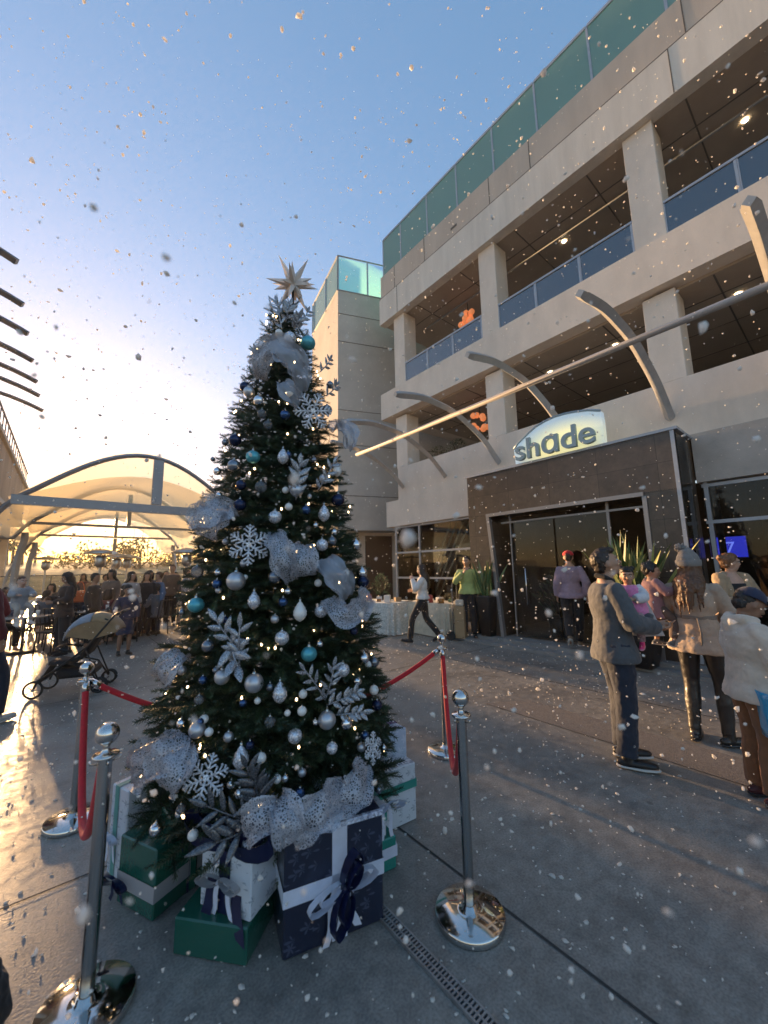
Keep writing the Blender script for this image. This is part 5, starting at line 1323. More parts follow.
        if ht == 'bob':
            for k in range(13):
                a = R(-110+220*k/12); x0, y0 = math.sin(a)*.078, -math.cos(a)*.088-.01
                b.tube([hd(x0, y0, .03), hd(x0*1.18, y0*1.12, -.07), hd(x0*1.1, y0*1.1, -.15)], [.028*q, .030*q, .014*q], 7, rnd=True)
        if ht == 'bun': b.ell(hd(0,-.115,.06), .042*q, .040*q, .042*q, M=Mh); b.ell(hd(0,-.062,-.030), .062*q, .05*q, .05*q, M=Mh)
        if ht == 'pig':
            for sg in (-1, 1): b.ell(hd(sg*.065,-.03,.10), .034*q, .034*q, .034*q, M=Mh)
            b.ell(hd(0,-.062,-.030), .06*q, .05*q, .05*q, M=Mh)
        if ht == 'curly':
            for k in range(46):
                a = rn.uniform(0, 6.28); u = rn.uniform(-.35, 1); c_ = math.sqrt(1-u*u); y_ = -.03+.09*c_*math.sin(a)
                if y_ > .045 and u < .55: continue
                b.ell(hd(.085*c_*math.cos(a), y_, .03+.10*u), .024*q, .024*q, .024*q, nu=8, nv=6)
        fused('hair', b, HAIR[hm], root, min(vox, .009), 1, disp=.022*q, dsize=.018)
        q = s*hs
    # --- top
    if top:
        tm, zl, fl, e = top['mat'], top.get('hem', .86), top.get('flare', .012), top.get('e', .016); b = MB()
        slv = top.get('sleeve', 1.0); sr = top.get('sr', .016)
        rr = torso(e, zl, fl, top.get('low_r'))
        if top.get('scoop'): rr = rr[:-3]
        elif top.get('crew', 1): rr = rr[:-1]
        b.loft(rr, 24, X=shx, Y=fy, pw=2.15)
        for S in 'LR':
            sh, el, wr = j['sh'+S], j['el'+S], j['wr'+S]
            if top.get('scoop') and not top.get('strap', True): continue
            P_ = [lerp(sh, j['chest'], .3), sh, lerp(sh, el, .35), lerp(sh, el, .85), el, lerp(el, wr, .3), lerp(el, wr, .8), lerp(el, wr, .97)]
            Rr = [.046, .047, .047, .043, .045, .043, .035, .030]
            n_ = 8 if slv >= 1 else (5 if slv > .5 else 3)
            b.tube(P_[:n_], [x*w_+sr*(.55+.45*min(1, i_/3)) for i_, x in enumerate(Rr[:n_])], 14, caps=True)
            b.ell(sh+V((0,0,-.004)), (.048*w_+sr*.55), (.050*w_+sr*.6), (.048*w_+sr*.55), nu=12, nv=8)
        if top.get('hood'):
            b.tube([j['neck']+V((-.085,.03,.0))*s, j['neck']+V((-.10,-.06,.015))*s, j['neck']+V((0,-.125,-.01))*s, j['neck']+V((.10,-.06,.015))*s, j['neck']+V((.085,.03,.0))*s], [.032*s, .045*s, .062*s, .045*s, .032*s], 10, rnd=True)
            b.ell(j['neck']+V((0,-.12,-.06))*s, .09*s, .05*s, .08*s)
        if top.get('collar'):
            b.tube([j['neck']+V((-.055,.04,.0))*s, j['neck']+V((-.07,-.03,.02))*s, j['neck']+V((0,-.07,.03))*s, j['neck']+V((.07,-.03,.02))*s, j['neck']+V((.055,.04,.0))*s], [.018*s, .022*s, .024*s, .022*s, .018*s], 8, rnd=True)
        tp = fused(top.get('name', 'jacket'), b, tm, root, vox, 4, disp=top.get('fold', .028)*s*.62, dsize=.065, label=top.get('label'))
        if top.get('cuff'):
            for S in 'LR':
                b = MB(); el, wr = j['el'+S], j['wr'+S]; b.tube([lerp(el, wr, .93), lerp(el, wr, 1.0)], .032*s+sr*.6, 12); part('cuff', b, top['cuff'], tp)
        if top.get('trim'):
            b = MB(); c_ = rr[0]; b.loft([(c_[0]-V((0,0,.012*s)), c_[1]*1.0, c_[2]*1.0), (c_[0]+V((0,0,.035*s)), c_[1]*1.015, c_[2]*1.02)], 24, X=shx, Y=fy); fused('hem_band', b, top['trim'], tp, vox, 2)
        if top.get('neckcollar'):
            b = MB(); b.tube([j['neck']+V((-.05,.05,-.01))*s, j['neck']+V((-.066,-.02,.02))*s, j['neck']+V((0,-.062,.035))*s, j['neck']+V((.066,-.02,.02))*s, j['neck']+V((.05,.05,-.01))*s], [.016*s, .022*s, .025*s, .022*s, .016*s], 8, rnd=True); fused('collar', b, top['neckcollar'], tp, min(vox, .012), 2)
    # --- lower
    if legs:
        b = MB(); lm = legs['mat']; f_ = legs.get('fat', .012); kind = legs.get('kind', 'trousers'); end = legs.get('end', .97)
        p = j['pelvis']; up = V((0,0,1))
        if kind == 'skirt':
            z1 = legs.get('len', .45)*s; b.loft([(V((p.x, p.y, z1)), .19*s, .16*s), (V((p.x, p.y, (z1+p.z)/2)), .175*s, .14*s), (p, .165*s, .12*s), (p+up*.12*s, .125*s, .095*s)], 24)
            fused('skirt', b, lm, root, vox, 4, disp=.03*s, dsize=.08)
        else:
            b.loft([(p-up*.09*s, .14*w_+f_, .10*w_+f_), (p, .158*w_+f_, .110*w_+f_), (p+up*.08*s, .142*w_+f_, .10*w_+f_)], 20, X=hpx)
            for S in 'LR':
                hp, kn, an = j['hip'+S], j['kn'+S], j['an'+S]
                P_ = [lerp(hp, p, .3)+up*.02, hp, lerp(hp, kn, .3), lerp(hp, kn, .9), lerp(kn, an, .12), lerp(kn, an, .4), lerp(kn, an, .85), lerp(kn, an, end)]
                fl = legs.get('bell', 0.)
                Rr = [.083, .090, .086, .060, .058, .058, .044+fl*.6, .044+fl]
                if end < .5: P_ = P_[:6]; Rr = Rr[:6]
                b.tube(P_, [x*w_+f_ for x in Rr], 14, rnd=False)
            fused('trousers', b, lm, root, vox, 3, disp=legs.get('fold', .018)*s*.6, dsize=.07, label=legs.get('label'))
    if shoes:
        for S in 'LR':
            an, ft = j['an'+S], j['ft'+S]; d = (ft-an); dh = V((d.x, d.y, d.z+.055*s)).normalized() if abs(d.z) < .5*d.length+.1 else d.normalized()
            upn = (V((0,0,1))-dh*dh.z); upn = upn.normalized() if upn.length > .1 else V((0,1,0))
            hl = an - dh*.04*s - upn*.040*s; toe = hl + dh*(.235*s*shoes.get('len', 1)); b = MB()
            b.tube([hl+dh*.0, hl+dh*.06*s, hl+dh*.14*s, toe-dh*.02*s], [.040*s, .043*s, .042*s, .032*s], 12, flat=(.8, 1), upv=upn, rnd=True)
            b.tube([hl+dh*.04*s, an+upn*.012*s+dh*.005*s], [.044*s, .043*s], 10, rnd=True)
            if shoes.get('boot'): b.tube([hl+dh*.04*s, lerp(j['kn'+S], an, .5)], [.046*s, .056*s], 12)
            so_ = fused('shoe', b, shoes['mat'], root, min(vox, .012), 3)
            b = MB(); sp_ = [hl-upn*.028*s, hl+dh*.07*s-upn*.028*s, hl+dh*.15*s-upn*.028*s, toe-dh*.015*s-upn*.024*s]
            b.tube(sp_, [.041*s, .044*s, .046*s, .037*s], 12, flat=(.32, 1), upv=upn, rnd=True); part('sole', b, shoes.get('sole', shoes['mat']), so_)
    # --- hats
    if hat:
        kind, hm_ = hat[0], hat[1]; b = MB()
        if kind == 'cap':
            prof_ = [(.094*math.cos(t)*q, .082*math.sin(t)*q) for t in [k*math.pi/2/8 for k in range(9)]]; prof_ = [(r_ if r_ > .001 else .001, z_) for r_, z_ in prof_]
            b.lathe([(prof_[0][0], -.012*q)]+prof_, hd(0,-.012,.044), 22, M=Mh); hb = part('cap', b, hm_, root)
            hb.modifiers.new('t', 'SOLIDIFY').thickness = .004
            b = MB(); rows = []
            for k in range(9):
                a = R(-62+124*k/8); rows.append([hd(math.sin(a)*.088, math.cos(a)*.090-.012, .046), hd(math.sin(a)*.092, .03+math.cos(a)*.105, .044), hd(math.sin(a)*.083, .06+math.cos(a)*.118, .034)])
            b.grid(rows); v_ = part('visor', b, hm_, hb); v_.modifiers.new('t', 'SOLIDIFY').thickness = .005
            b = MB(); b.ell(hd(0,-.012,.127), .008*q, .008*q, .005*q); part('button', b, hm_, hb)
        if kind == 'beanie':
            b.ell(hd(0,-.015,.055), .092*q, .105*q, .092*q, M=Mh); b.ell(hd(0,-.03,.125), .062*q, .068*q, .055*q, M=Mh)
            hb = fused('beanie', b, hm_, root, .010, 3, disp=.012, dsize=.03)
            b = MB(); b.lathe([(.092*q, -.035*q), (.101*q, -.025*q), (.103*q, .02*q), (.094*q, .03*q)], hd(0,-.012,.028), 26, M=Mh@Matrix.Diagonal((1,1.1,1))); part('cuff', b, hm_, hb)
            if len(hat) > 2:
                b = MB(); rn = random.Random(2)
                for k in range(60):
                    d = V((rn.gauss(0,1), rn.gauss(0,1), rn.gauss(0,1))).normalized(); c_ = hd(hat[2][0], hat[2][1], hat[2][2]); b.tube([c_, c_+d*.052*q], [.016*q, .006*q], 5)
                part('pompom', b, hm_, hb)
    return root
# ---------------- the people on the right
GW = cloth('grey_wool', (.085,.088,.095)); DEN = cloth('dark_denim', (.018,.024,.042)); BLK = cloth('black_cloth', (.014,.014,.016)); BLKSH = M('black_shoe', (.014,.013,.013), .45)
SOLE_W = M('white_sole', (.55,.53,.49), .6); SOLE_B = M('black_sole', (.02,.02,.02), .7)
pm = gz(625, 762); pm = V((pm.x, pm.y, 0))
man = person('man in grey jacket and dark jeans looking up with a toddler on his arm', pm, 138, 1.74,
    J=dict(elR=(.235,.06,1.12), wrR=(.09,.30,1.07), elL=(-.22,.10,1.14), wrL=(-.02,.34,1.10), ftR=(.16,.15,.03), ftL=(-.07,.17,.03), anL=(-.09,.03,.085), knL=(-.09,.05,.5)), yaw=8, pitch=16, skin='tan', hair=('dark', 'quiff'),
    top=dict(mat=GW, hem=.80, flare=.035, e=.035, sr=.032, neckcollar=cloth('black_rib', (.015,.014,.014)), fold=.026, name='jacket', crew=1), legs=dict(mat=DEN, fat=.022, bell=.012, fold=.03), shoes=dict(mat=BLKSH, sole=SOLE_W), vox=.009, palm=dict(R=(0,0,1), L=(0,0,1)))
PINK = cloth('pink_knit', (.72,.22,.42), sheen=.5); WHT = cloth('white_knit', (.66,.63,.64))
dm = 3.42
def carried(px, py, depth, hz): p = at(px, py, depth); return V((p.x, p.y, p.z-hz))
tod = person('toddler girl in pink quilted vest and hot pink shoes held by the man in grey', carried(631, 612, dm, .34), 262, .86,
    J=dict(pelvis=(0,0,.68), chest=(0,0,.95), neck=(0,0,1.15), head=(0,.02,1.31), shL=(-.16,0,1.10), shR=(.16,0,1.10), elL=(-.24,.10,.95), elR=(.24,.10,.95), wrL=(-.12,.24,.92), wrR=(.14,.24,.94),
           hipL=(-.10,.02,.66), hipR=(.10,.02,.66), knL=(-.16,.28,.58), knR=(.16,.28,.55), anL=(-.17,.30,.22), anR=(.17,.30,.18), ftL=(-.18,.46,.14), ftR=(.18,.46,.10)),
    yaw=-15, pitch=-4, skin='tan', hair=('black', 'pig'), hs=1.35, scale_w=1.15, top=dict(mat=WHT, hem=.62, flare=.03, e=.022, sr=.02, name='sweater'), legs=dict(mat=cloth('floral_leggings', (.35,.24,.26), var=.6, vs=60), fat=.004), shoes=dict(mat=M('hot_pink_shoe', (.85,.05,.22), .4), sole=M('pale_pink_sole', (.75,.35,.42), .5)), vox=.008, hands=True)
b = MB(); b.loft([(V((0,0,.295)), .135, .115), (V((0,0,.35)), .135, .115), (V((0,-.0,.47)), .118, .105), (V((0,0,.545)), .112, .095), (V((0,0,.575)), .07, .07)], 20)
fused('quilted_vest', b, PINK, tod, .008, 2, disp=.02, dsize=.03)
BEIGE = cloth('taupe_wool_coat', (.38,.29,.22)); KNIT = cloth('grey_knit', (.20,.19,.18), bump=.9, bs=70)
pw = gz(712, 742)
wom = person('woman seen from behind in taupe belted jacket, grey bobble hat and long hair', (pw.x, pw.y, 0), 92, 1.70,
    J=dict(elL=(-.27,.03,1.14), wrL=(-.12,.20,1.05), elR=(.25,.06,1.14), wrR=(.13,.26,1.08), anR=(.13,.0,.085), ftR=(.24,.14,.03), anL=(-.10,-.06,.085), knR=(.12,.05,.5)), yaw=10, skin='light', hair=('brown', 'long'), female=True,
    top=dict(mat=BEIGE, hem=.80, flare=.06, e=.03, sr=.026, fold=.035, name='jacket'), legs=dict(mat=M('black_leather', (.016,.014,.014), .42, coat=.15, bump=.4, bs=30, bdist=.006), fat=.006), shoes=dict(mat=M('black_boot', (.015,.013,.012), .35, coat=.3), boot=1, len=1.08), hat=('beanie', KNIT, (-.03,-.055,.175)), vox=.009, face=False)
b = MB(); 
b.loft([(V((0,-.0,1.085)), .158, .128), (V((0,0,1.12)), .158, .130)], 26); fused('belt', b, cloth('belt_cloth', (.20,.16,.13)), wom, .008, 1)
b = MB(); b.tube([(.05,-.14,1.10), (.07,-.16,.98), (.06,-.15,.86)], [.016,.018,.014], 6, flat=(1,.4)); part('belt_end', b, _cl['belt_cloth'], wom)
MAUV = cloth('mauve_knit', (.24,.13,.14))
ch2 = person('small child in mauve sweater carried on the hip of the woman in the bobble hat', carried(654, 606, 3.86, .52), 140, 1.02,
    J=dict(pelvis=(0,0,.86), chest=(0,0,1.12), neck=(0,0,1.32), head=(0,.02,1.46), shL=(-.16,0,1.28), shR=(.16,0,1.28), elL=(-.28,.02,1.12), elR=(.25,.08,1.12), wrL=(-.18,.20,1.05), wrR=(.22,.25,1.15),
           hipL=(-.12,0,.84), hipR=(.10,.02,.84), knL=(-.24,.14,.62), knR=(.22,.18,.66), anL=(-.27,.10,.28), anR=(.26,.10,.34), ftL=(-.30,.26,.20), ftR=(.28,.24,.24)),
    yaw=25, skin='tan', hair=('black', 'curly'), hs=1.2, top=dict(mat=MAUV, hem=.78, flare=.02, e=.025, sr=.02, name='sweater'), legs=dict(mat=cloth('brown_leggings', (.10,.065,.05)), fat=.006, end=.75), shoes=dict(mat=cloth('grey_trainer', (.10,.11,.12)), sole=SOLE_W), vox=.009, face=False)
b = MB(); 
rows = []
for k in range(9):
    u = k/8; c_ = at(640+8*u, 598+38*u, 3.45); wv = RT*(.05+.10*u)
    rows.append([c_-wv+UP*.01*math.sin(k), c_-wv*.4-FW*.02, c_+wv*.3+FW*.02*math.sin(k*2), c_+wv])
b.grid(rows); o = solo('muslin_cloth', b, cloth('grey_muslin', (.42,.42,.44)), 'pale grey cloth hanging between the toddler and the carried child', 'cloth'); o.modifiers.new('t', 'SOLIDIFY').thickness = .006
# boy with cap at right edge
pb = gz(771, 803)
boy = person('boy in navy cap, cream hoodie and brown trousers looking down at the right edge', (pb.x, pb.y, 0), 142, 1.42,
    J=dict(elR=(.24,.06,1.13), wrR=(.16,.30,1.08), elL=(-.24,.06,1.13), wrL=(-.12,.32,1.06), head=(0,.06,1.58), neck=(0,.01,1.445)), yaw=-5, pitch=-30, skin='brown', hair=('black', 'short'), hs=1.15, scale_w=1.1,
    top=dict(mat=cloth('cream_fleece', (.62,.50,.40), sheen=.5), hem=.80, flare=.03, e=.035, sr=.034, hood=1, name='hoodie', fold=.03), legs=dict(mat=cloth('rust_corduroy', (.20,.085,.035)), fat=.024, fold=.03), shoes=dict(mat=M('maroon_shoe', (.06,.012,.016), .5), sole=SOLE_B), hat=('cap', cloth('navy_twill', (.018,.024,.055))), vox=.009)
# woman with sunglasses
ps_ = at(741, 640, 4.75)
sun_w = person('woman in open tan jacket, black bandeau and sunglasses with ginger hair tied back', (ps_.x, ps_.y, 0.06), 215, 1.66,
    J=dict(elL=(-.25,.08,1.12), wrL=(-.06,.26,1.10), elR=(.25,.08,1.12), wrR=(.06,.28,1.10)), yaw=-75, pitch=-2, skin='light', hair=('ginger', 'bun'), female=True,
    top=dict(mat=cloth('black_bandeau', (.013,.013,.014)), hem=1.12, flare=-.03, e=.010, scoop=1, strap=False, name='bandeau', fold=.005), legs=dict(mat=BLK, fat=.012), shoes=dict(mat=BLKSH, sole=SOLE_B), vox=.010, face=True)
b = MB(); TANJ = cloth('tan_jacket', (.36,.25,.15))
for sg in (-1, 1):
    sh, el, wr = V((sg*.169,-.01,1.356)), V((sg*.241,.077,1.081)), V((sg*.058,.26,1.062))
    b.tube([V((sg*.05,-.05,1.40)), sh, lerp(sh, el, .5), el, lerp(el, wr, .5), lerp(el, wr, .9)], [.035, .075, .068, .062, .056, .046], 14, rnd=True)
    b.loft([(V((sg*.13,-.01,.80)), .085, .135), (V((sg*.125,-.01,1.0)), .07, .125), (V((sg*.12,-.015,1.2)), .07, .125), (V((sg*.11,-.03,1.36)), .06, .09)], 16)
b.loft([(V((0,-.085,.80)), .15, .06), (V((0,-.08,1.1)), .13, .055), (V((0,-.075,1.38)), .11, .045)], 16)
fused('jacket', b, TANJ, sun_w, .010, 4, disp=.03, dsize=.1)
b = MB()
Hs = V((0,.01,1.595))*(1.66/1.72); Mh_ = Matrix.Rotation(R(75), 3, 'Z')
for sg in (-1, 1): b.ell(Hs+Mh_@V((sg*.034,.094,.006)), .027, .008, .020, M=Mh_, nu=14, nv=8)
b.tube([Hs+Mh_@V((-.03,.098,.01)), Hs+Mh_@V((.03,.098,.01))], .003, 5)
for sg in (-1, 1): b.tube([Hs+Mh_@V((sg*.06,.088,.01)), Hs+Mh_@V((sg*.08,-.01,.005))], .003, 5)
part('sunglasses', b, M('dark_lens', (.012,.010,.010), .12), sun_w)
# person entering with red cap
pr = gz(576, 647, .12)
red = person('person in lilac jacket and bright red cap walking in through the hotel doors', (pr.x, pr.y, .12), 62, 1.76,
    J=dict(anL=(-.09,-.22,.20), ftL=(-.09,-.10,.06), knL=(-.09,.0,.52), anR=(.08,.10,.085), ftR=(.08,.27,.03), elR=(.25,-.08,1.14), wrR=(.25,-.02,.90)), skin='tan', hair=('dark', 'short'), yaw=5, female=True,
    top=dict(mat=cloth('lilac_wool', (.30,.22,.28)), hem=.86, flare=.03, e=.03, sr=.028, name='jacket'), legs=dict(mat=BLK, fat=.018), shoes=dict(mat=cloth('tan_shoe', (.22,.15,.09)), sole=SOLE_W), hat=('cap', cloth('red_twill', (.55,.012,.02))), vox=.012, face=False)
# man in green sweater, woman in white sweater
pg_ = gz(470, 637, .055)
grn = person('man in yellow green sweater and black trousers drinking by the dark planter', (pg_.x, pg_.y, .055), 232, 1.80,
    J=dict(elR=(.26,.10,1.16), wrR=(.08,.24,1.36), wrL=(-.27,.08,.90)), skin='tan', hair=('black', 'short'), yaw=18, pitch=-6,
    top=dict(mat=cloth('lime_knit', (.40,.46,.16)), hem=.90, flare=.02, e=.028, sr=.026, name='sweater', neckcollar=BLK), legs=dict(mat=BLK, fat=.028), shoes=dict(mat=BLKSH, sole=SOLE_B), vox=.012)
pwh = gz(424, 642)
wht = person('woman in white sweater and black trousers walking left with a hand at her mouth', (pwh.x, pwh.y, 0), 318, 1.68,
    J=dict(anL=(-.09,.30,.085), ftL=(-.09,.46,.04), knL=(-.09,.24,.52), anR=(.09,-.34,.16), ftR=(.09,-.22,.03), knR=(.09,-.06,.50), elL=(-.22,.14,1.16), wrL=(-.04,.22,1.38), elR=(.24,.04,1.12), wrR=(.10,.24,1.12)), skin='light', hair=('dark', 'long'), female=True, yaw=-4, pitch=-10,
    top=dict(mat=cloth('white_sweater', (.70,.66,.62)), hem=.94, flare=.02, e=.026, sr=.026, name='sweater'), legs=dict(mat=BLK, fat=.012, bell=.02), shoes=dict(mat=BLKSH, sole=SOLE_B), vox=.012)
# ---------------- people on the left
pl = gz(60, 655)
person('woman in black coat with long dark hair looking down at a phone', (pl.x, pl.y, 0), 250, 1.64,
    J=dict(elR=(.24,.06,1.14), wrR=(.08,.26,1.18), elL=(-.24,.04,1.14), wrL=(-.08,.24,1.10)), skin='brown', hair=('black', 'long'), female=True, pitch=-20,
    top=dict(mat=cloth('dark_brown_coat', (.035,.022,.018)), hem=.78, flare=.03, e=.03, sr=.026, name='coat'), legs=dict(mat=BLK, fat=.028), shoes=dict(mat=BLKSH, sole=SOLE_B), vox=.015)
p_ = at(79, 596, 8.9); b = MB(); b.bbox(-.12,.12,-.06,.06,-.14,.12,.03); b.tube(smooth_path([(-.1,0,.1),(-.05,0,.3),(.05,0,.3),(.1,0,.1)],4), .01, 6); solo('shoulder_bag', b, M('orange_leather', (.55,.12,.03), .5), 'small orange bag at the elbow of the woman in black', 'bag', loc=p_)
p1 = gz(-6, 703)
person('woman in dark red jacket and grey trousers striding in from the left edge', (p1.x-.25, p1.y-.1, 0), 355, 1.70,
    J=dict(anR=(.09,-.38,.20), ftR=(.10,-.27,.04), knR=(.10,.02,.52), anL=(-.09,.28,.085), ftL=(-.09,.45,.04), knL=(-.09,.22,.52), elR=(.25,.04,1.14), wrR=(.14,.28,1.2), elL=(-.24,.05,1.14), wrL=(-.10,.3,1.16)), skin='light', hair=('brown', 'bob'), female=True,
    top=dict(mat=cloth('dark_red_cloth', (.19,.02,.022)), hem=.78, flare=.03, e=.03, sr=.03, name='jacket'), legs=dict(mat=cloth('blue_jeans', (.07,.10,.15)), fat=.014, end=.9), shoes=dict(mat=cloth('brown_boot', (.10,.04,.025)), boot=1, sole=SOLE_B), vox=.013, face=False)
p2 = at(19, 604, 6.2)
person('toddler in grey sweater riding on the arm of the woman in dark red', (p2.x, p2.y, p2.z-.48), 150, .98,
    J=dict(pelvis=(0,0,.86), chest=(0,0,1.12), neck=(0,0,1.32), head=(0,.02,1.46), shL=(-.16,0,1.28), shR=(.16,0,1.28), elL=(-.26,.08,1.12), elR=(.25,.08,1.12), wrL=(-.2,.26,1.08), wrR=(.2,.25,1.1),
           hipL=(-.10,.02,.84), hipR=(.10,.02,.84), knL=(-.16,.28,.76), knR=(.16,.28,.74), anL=(-.17,.28,.38), anR=(.17,.28,.36), ftL=(-.18,.42,.30), ftR=(.18,.42,.28)),
    skin='light', hair=('brown', 'short'), hs=1.3, top=dict(mat=cloth('grey_sweater', (.30,.31,.33)), hem=.78, flare=.04, e=.03, sr=.024, name='sweater'), legs=dict(mat=cloth('beige_leggings', (.4,.35,.3)), fat=.006), shoes=dict(mat=SOLE_W), vox=.013, face=True)
p3 = gz(-40, 735)
person('man in pale trainers and dark jeans half outside the left edge', (p3.x, p3.y, 0), 40, 1.78,
    J=dict(anR=(.10,.24,.085), ftR=(.12,.42,.03), knR=(.10,.24,.52), anL=(-.09,-.2,.12), ftL=(-.1,-.06,.03)), skin='tan', hair=('dark', 'short'),
    top=dict(mat=cloth('maroon_cloth', (.10,.015,.02)), hem=.82, e=.03, sr=.03, name='jacket'), legs=dict(mat=DEN, fat=.02), shoes=dict(mat=SOLE_W, sole=SOLE_W), vox=.014, face=False)
pgz = gz(123, 655)
person('girl in dark sparkly dress with bare legs standing behind the stroller', (pgz.x, pgz.y, 0), 170, 1.36,
    J=dict(elR=(.26,.06,1.16), wrR=(.30,.22,.98), elL=(-.24,.02,1.14)), skin='brown', hair=('black', 'bun'), hs=1.12, female=True, pitch=-8,
    top=dict(mat=cloth('dark_sequin_cloth', (.03,.035,.07)), hem=.88, e=.02, sr=.016, name='bodice'), legs=dict(mat=_cl['dark_sequin_cloth'], kind='skirt', len=.50), shoes=dict(mat=BLKSH), vox=.014)
JKT = dict(
 a=('woman in pale grey jacket with long black hair leaning to the girl in the dress', 127, 640, 150, 1.64, (.34,.32,.31), 'long', 'black', True, 1.0),
 b=('woman in black sweater facing the camera with dark hair, left of the denim jacket', 143, 636, 185, 1.62, (.02,.018,.018), 'long', 'dark', True, 1.0),
 c=('person in blue denim jacket and jeans with hair tied up', 155, 634, 250, 1.62, (.10,.14,.22), 'bun', 'brown', True, 1.0),
 d=('tall man in brown patterned jacket with short grey hair behind the denim jacket', 169, 626, 200, 1.84, (.13,.085,.06), 'short', 'brown', False, 1.0),
 e=('person in pale shirt leaning over a table beside the decorated tree', 184, 632, 95, 1.72, (.42,.40,.39), 'short', 'dark', False, 1.0),
 f=('man in black shirt half hidden between the denim jacket and the tall man', 163, 622, 170, 1.66, (.03,.03,.035), 'short', 'black', False, 1.0))
for k, (lab, px, py, az, h, col, ht, hc, fem, sc_) in JKT.items():
    q_ = gz(px, py); person(lab, (q_.x, q_.y, 0), az, h, J=dict(elR=(.25,.08,1.14), wrR=(.14,.28,1.12)) if k in 'ace' else {}, skin='tan', hair=(hc, ht), female=fem,
        top=dict(mat=cloth('shirt_'+str(col[0]), col), hem=.84, e=.026, sr=.024, name='jacket'), legs=dict(mat=DEN if k in 'ac' else BLK, fat=.016), shoes=dict(mat=BLKSH), vox=.018, face=False)
# standing guests further back under the marquee, casting the long shadows
rn = random.Random(21)
BACK = [(72, 15.0, 160, (.05,.04,.05), 'standing guest in charcoal behind the orange bag'), (84, 16.5, 200, (.10,.04,.04), 'distant standing guest in russet under the leftmost heater'), (96, 11.0, 120, (.03,.03,.03), 'guest in black standing right of the stroller canopy'),
 (112, 12.2, 220, (.13,.10,.08), 'guest in light brown standing just left of the girl in the dress'), (150, 12.8, 170, (.04,.04,.06), 'guest in navy standing behind the denim jacket'), (187, 13.2, 140, (.06,.05,.05), 'guest in dark grey standing beside the tree edge, far back'),(106, 15.2, 150, (.05,.05,.07), 'standing guest in navy coat behind the patio heaters'),
        (134, 14.6, 200, (.20,.17,.14), 'standing guest in light brown coat beyond the woman in grey'), (176, 15.6, 210, (.03,.03,.03), 'standing guest in black far behind the tall man')]
for px, Y, az, col, lab in BACK:
    g_ = gy(px, 574, Y); person(lab, (g_.x, Y, 0), az, rn.uniform(1.55, 1.7), skin='brown', hair=('black', rn.choice(['short', 'long', 'bob'])), top=dict(mat=cloth('shirt_'+str(col), col), hem=.84, e=.026, sr=.024, name='jacket'), legs=dict(mat=BLK, fat=.016), vox=.022, face=False, hands=False)
# seated guests and their furniture
SEATJ = dict(pelvis=(0,0,.50), chest=(0,.02,.80), neck=(0,.03,1.02), head=(0,.06,1.16), shL=(-.175,.02,.97), shR=(.175,.02,.97), elL=(-.24,.10,.74), elR=(.24,.10,.74), wrL=(-.12,.32,.76), wrR=(.12,.32,.76),
             hipL=(-.09,.02,.49), hipR=(.09,.02,.49), knL=(-.12,.44,.50), knR=(.12,.44,.50), anL=(-.12,.44,.085), anR=(.12,.44,.085), ftL=(-.14,.6,.03), ftR=(.14,.6,.03))
MAT_CHAIR = M('dark_chair_metal', (.03,.028,.027), .5, .3)
def chair(p, az, lab):
    t = thing('bistro_chair', lab, 'chair', p, -R(az), 'dark chairs round the bistro tables')
    b = MB(); b.bbox(-.21,.21,-.20,.22,.43,.46,.012); part('seat', b, MAT_CHAIR, t)
    b = MB(); b.tube([(-.2,-.2,.44),(-.2,-.27,.88),(.2,-.27,.88),(.2,-.2,.44)], .014, 6)
    for k in (-.1, 0, .1): b.tube([(k,-.2,.45),(k,-.27,.87)], .008, 5)
    part('backrest', b, MAT_CHAIR, t)
    for sx in (-1, 1):
        for y in (-.18, .2):
            b = MB(); b.tube([(sx*.18,y,.43),(sx*.2,y*1.1,0)], .013, 6); part('leg', b, MAT_CHAIR, t)
    return t
MAT_TOPT = M('table_top', (.30,.27,.24), .25, var=.2, vs=5)
def table(p, r_, h, lab, name='bistro_table'):
    t = thing(name, lab, 'table', p, 0, 'round tables on the plaza')
    b = MB(); b.lathe([(.001,h-.03),(r_-.01,h-.03),(r_,h-.02),(r_,h-.004),(r_-.01,h),(.001,h)], n=32); part('table_top', b, MAT_TOPT, t)
    b = MB(); b.lathe([(.03,.03),(.028,h-.03)], n=12); part('column', b, MAT_CHAIR, t)
    b = MB(); b.lathe([(.001,0),(.24,0),(.24,.015),(.05,.04),(.001,.05)], n=24); part('foot', b, MAT_CHAIR, t)
    return t
CUPW = M('paper_white', (.7,.68,.64), .6)
sets = [(100, 11.6, 'round table behind the stroller'), (78, 13.2, 'round table behind the woman in black'), (112, 14.2, 'round table under the two heaters'), (134, 12.4, 'round table behind the pale grey jacket'), (30, 11.2, 'glinting round table left of the woman in black'), (28, 15.5, 'far round table by the marquee leg')]
cols = [(.14,.02,.02), (.03,.03,.04), (.07,.05,.045), (.16,.035,.03), (.10,.10,.11), (.05,.04,.06), (.04,.035,.03), (.13,.10,.09)]
ci = 0; side = ['left side', 'far side', 'right side', 'near side']
CN = ['dark red', 'black', 'dark brown', 'brick red', 'grey', 'plum', 'charcoal', 'fawn']
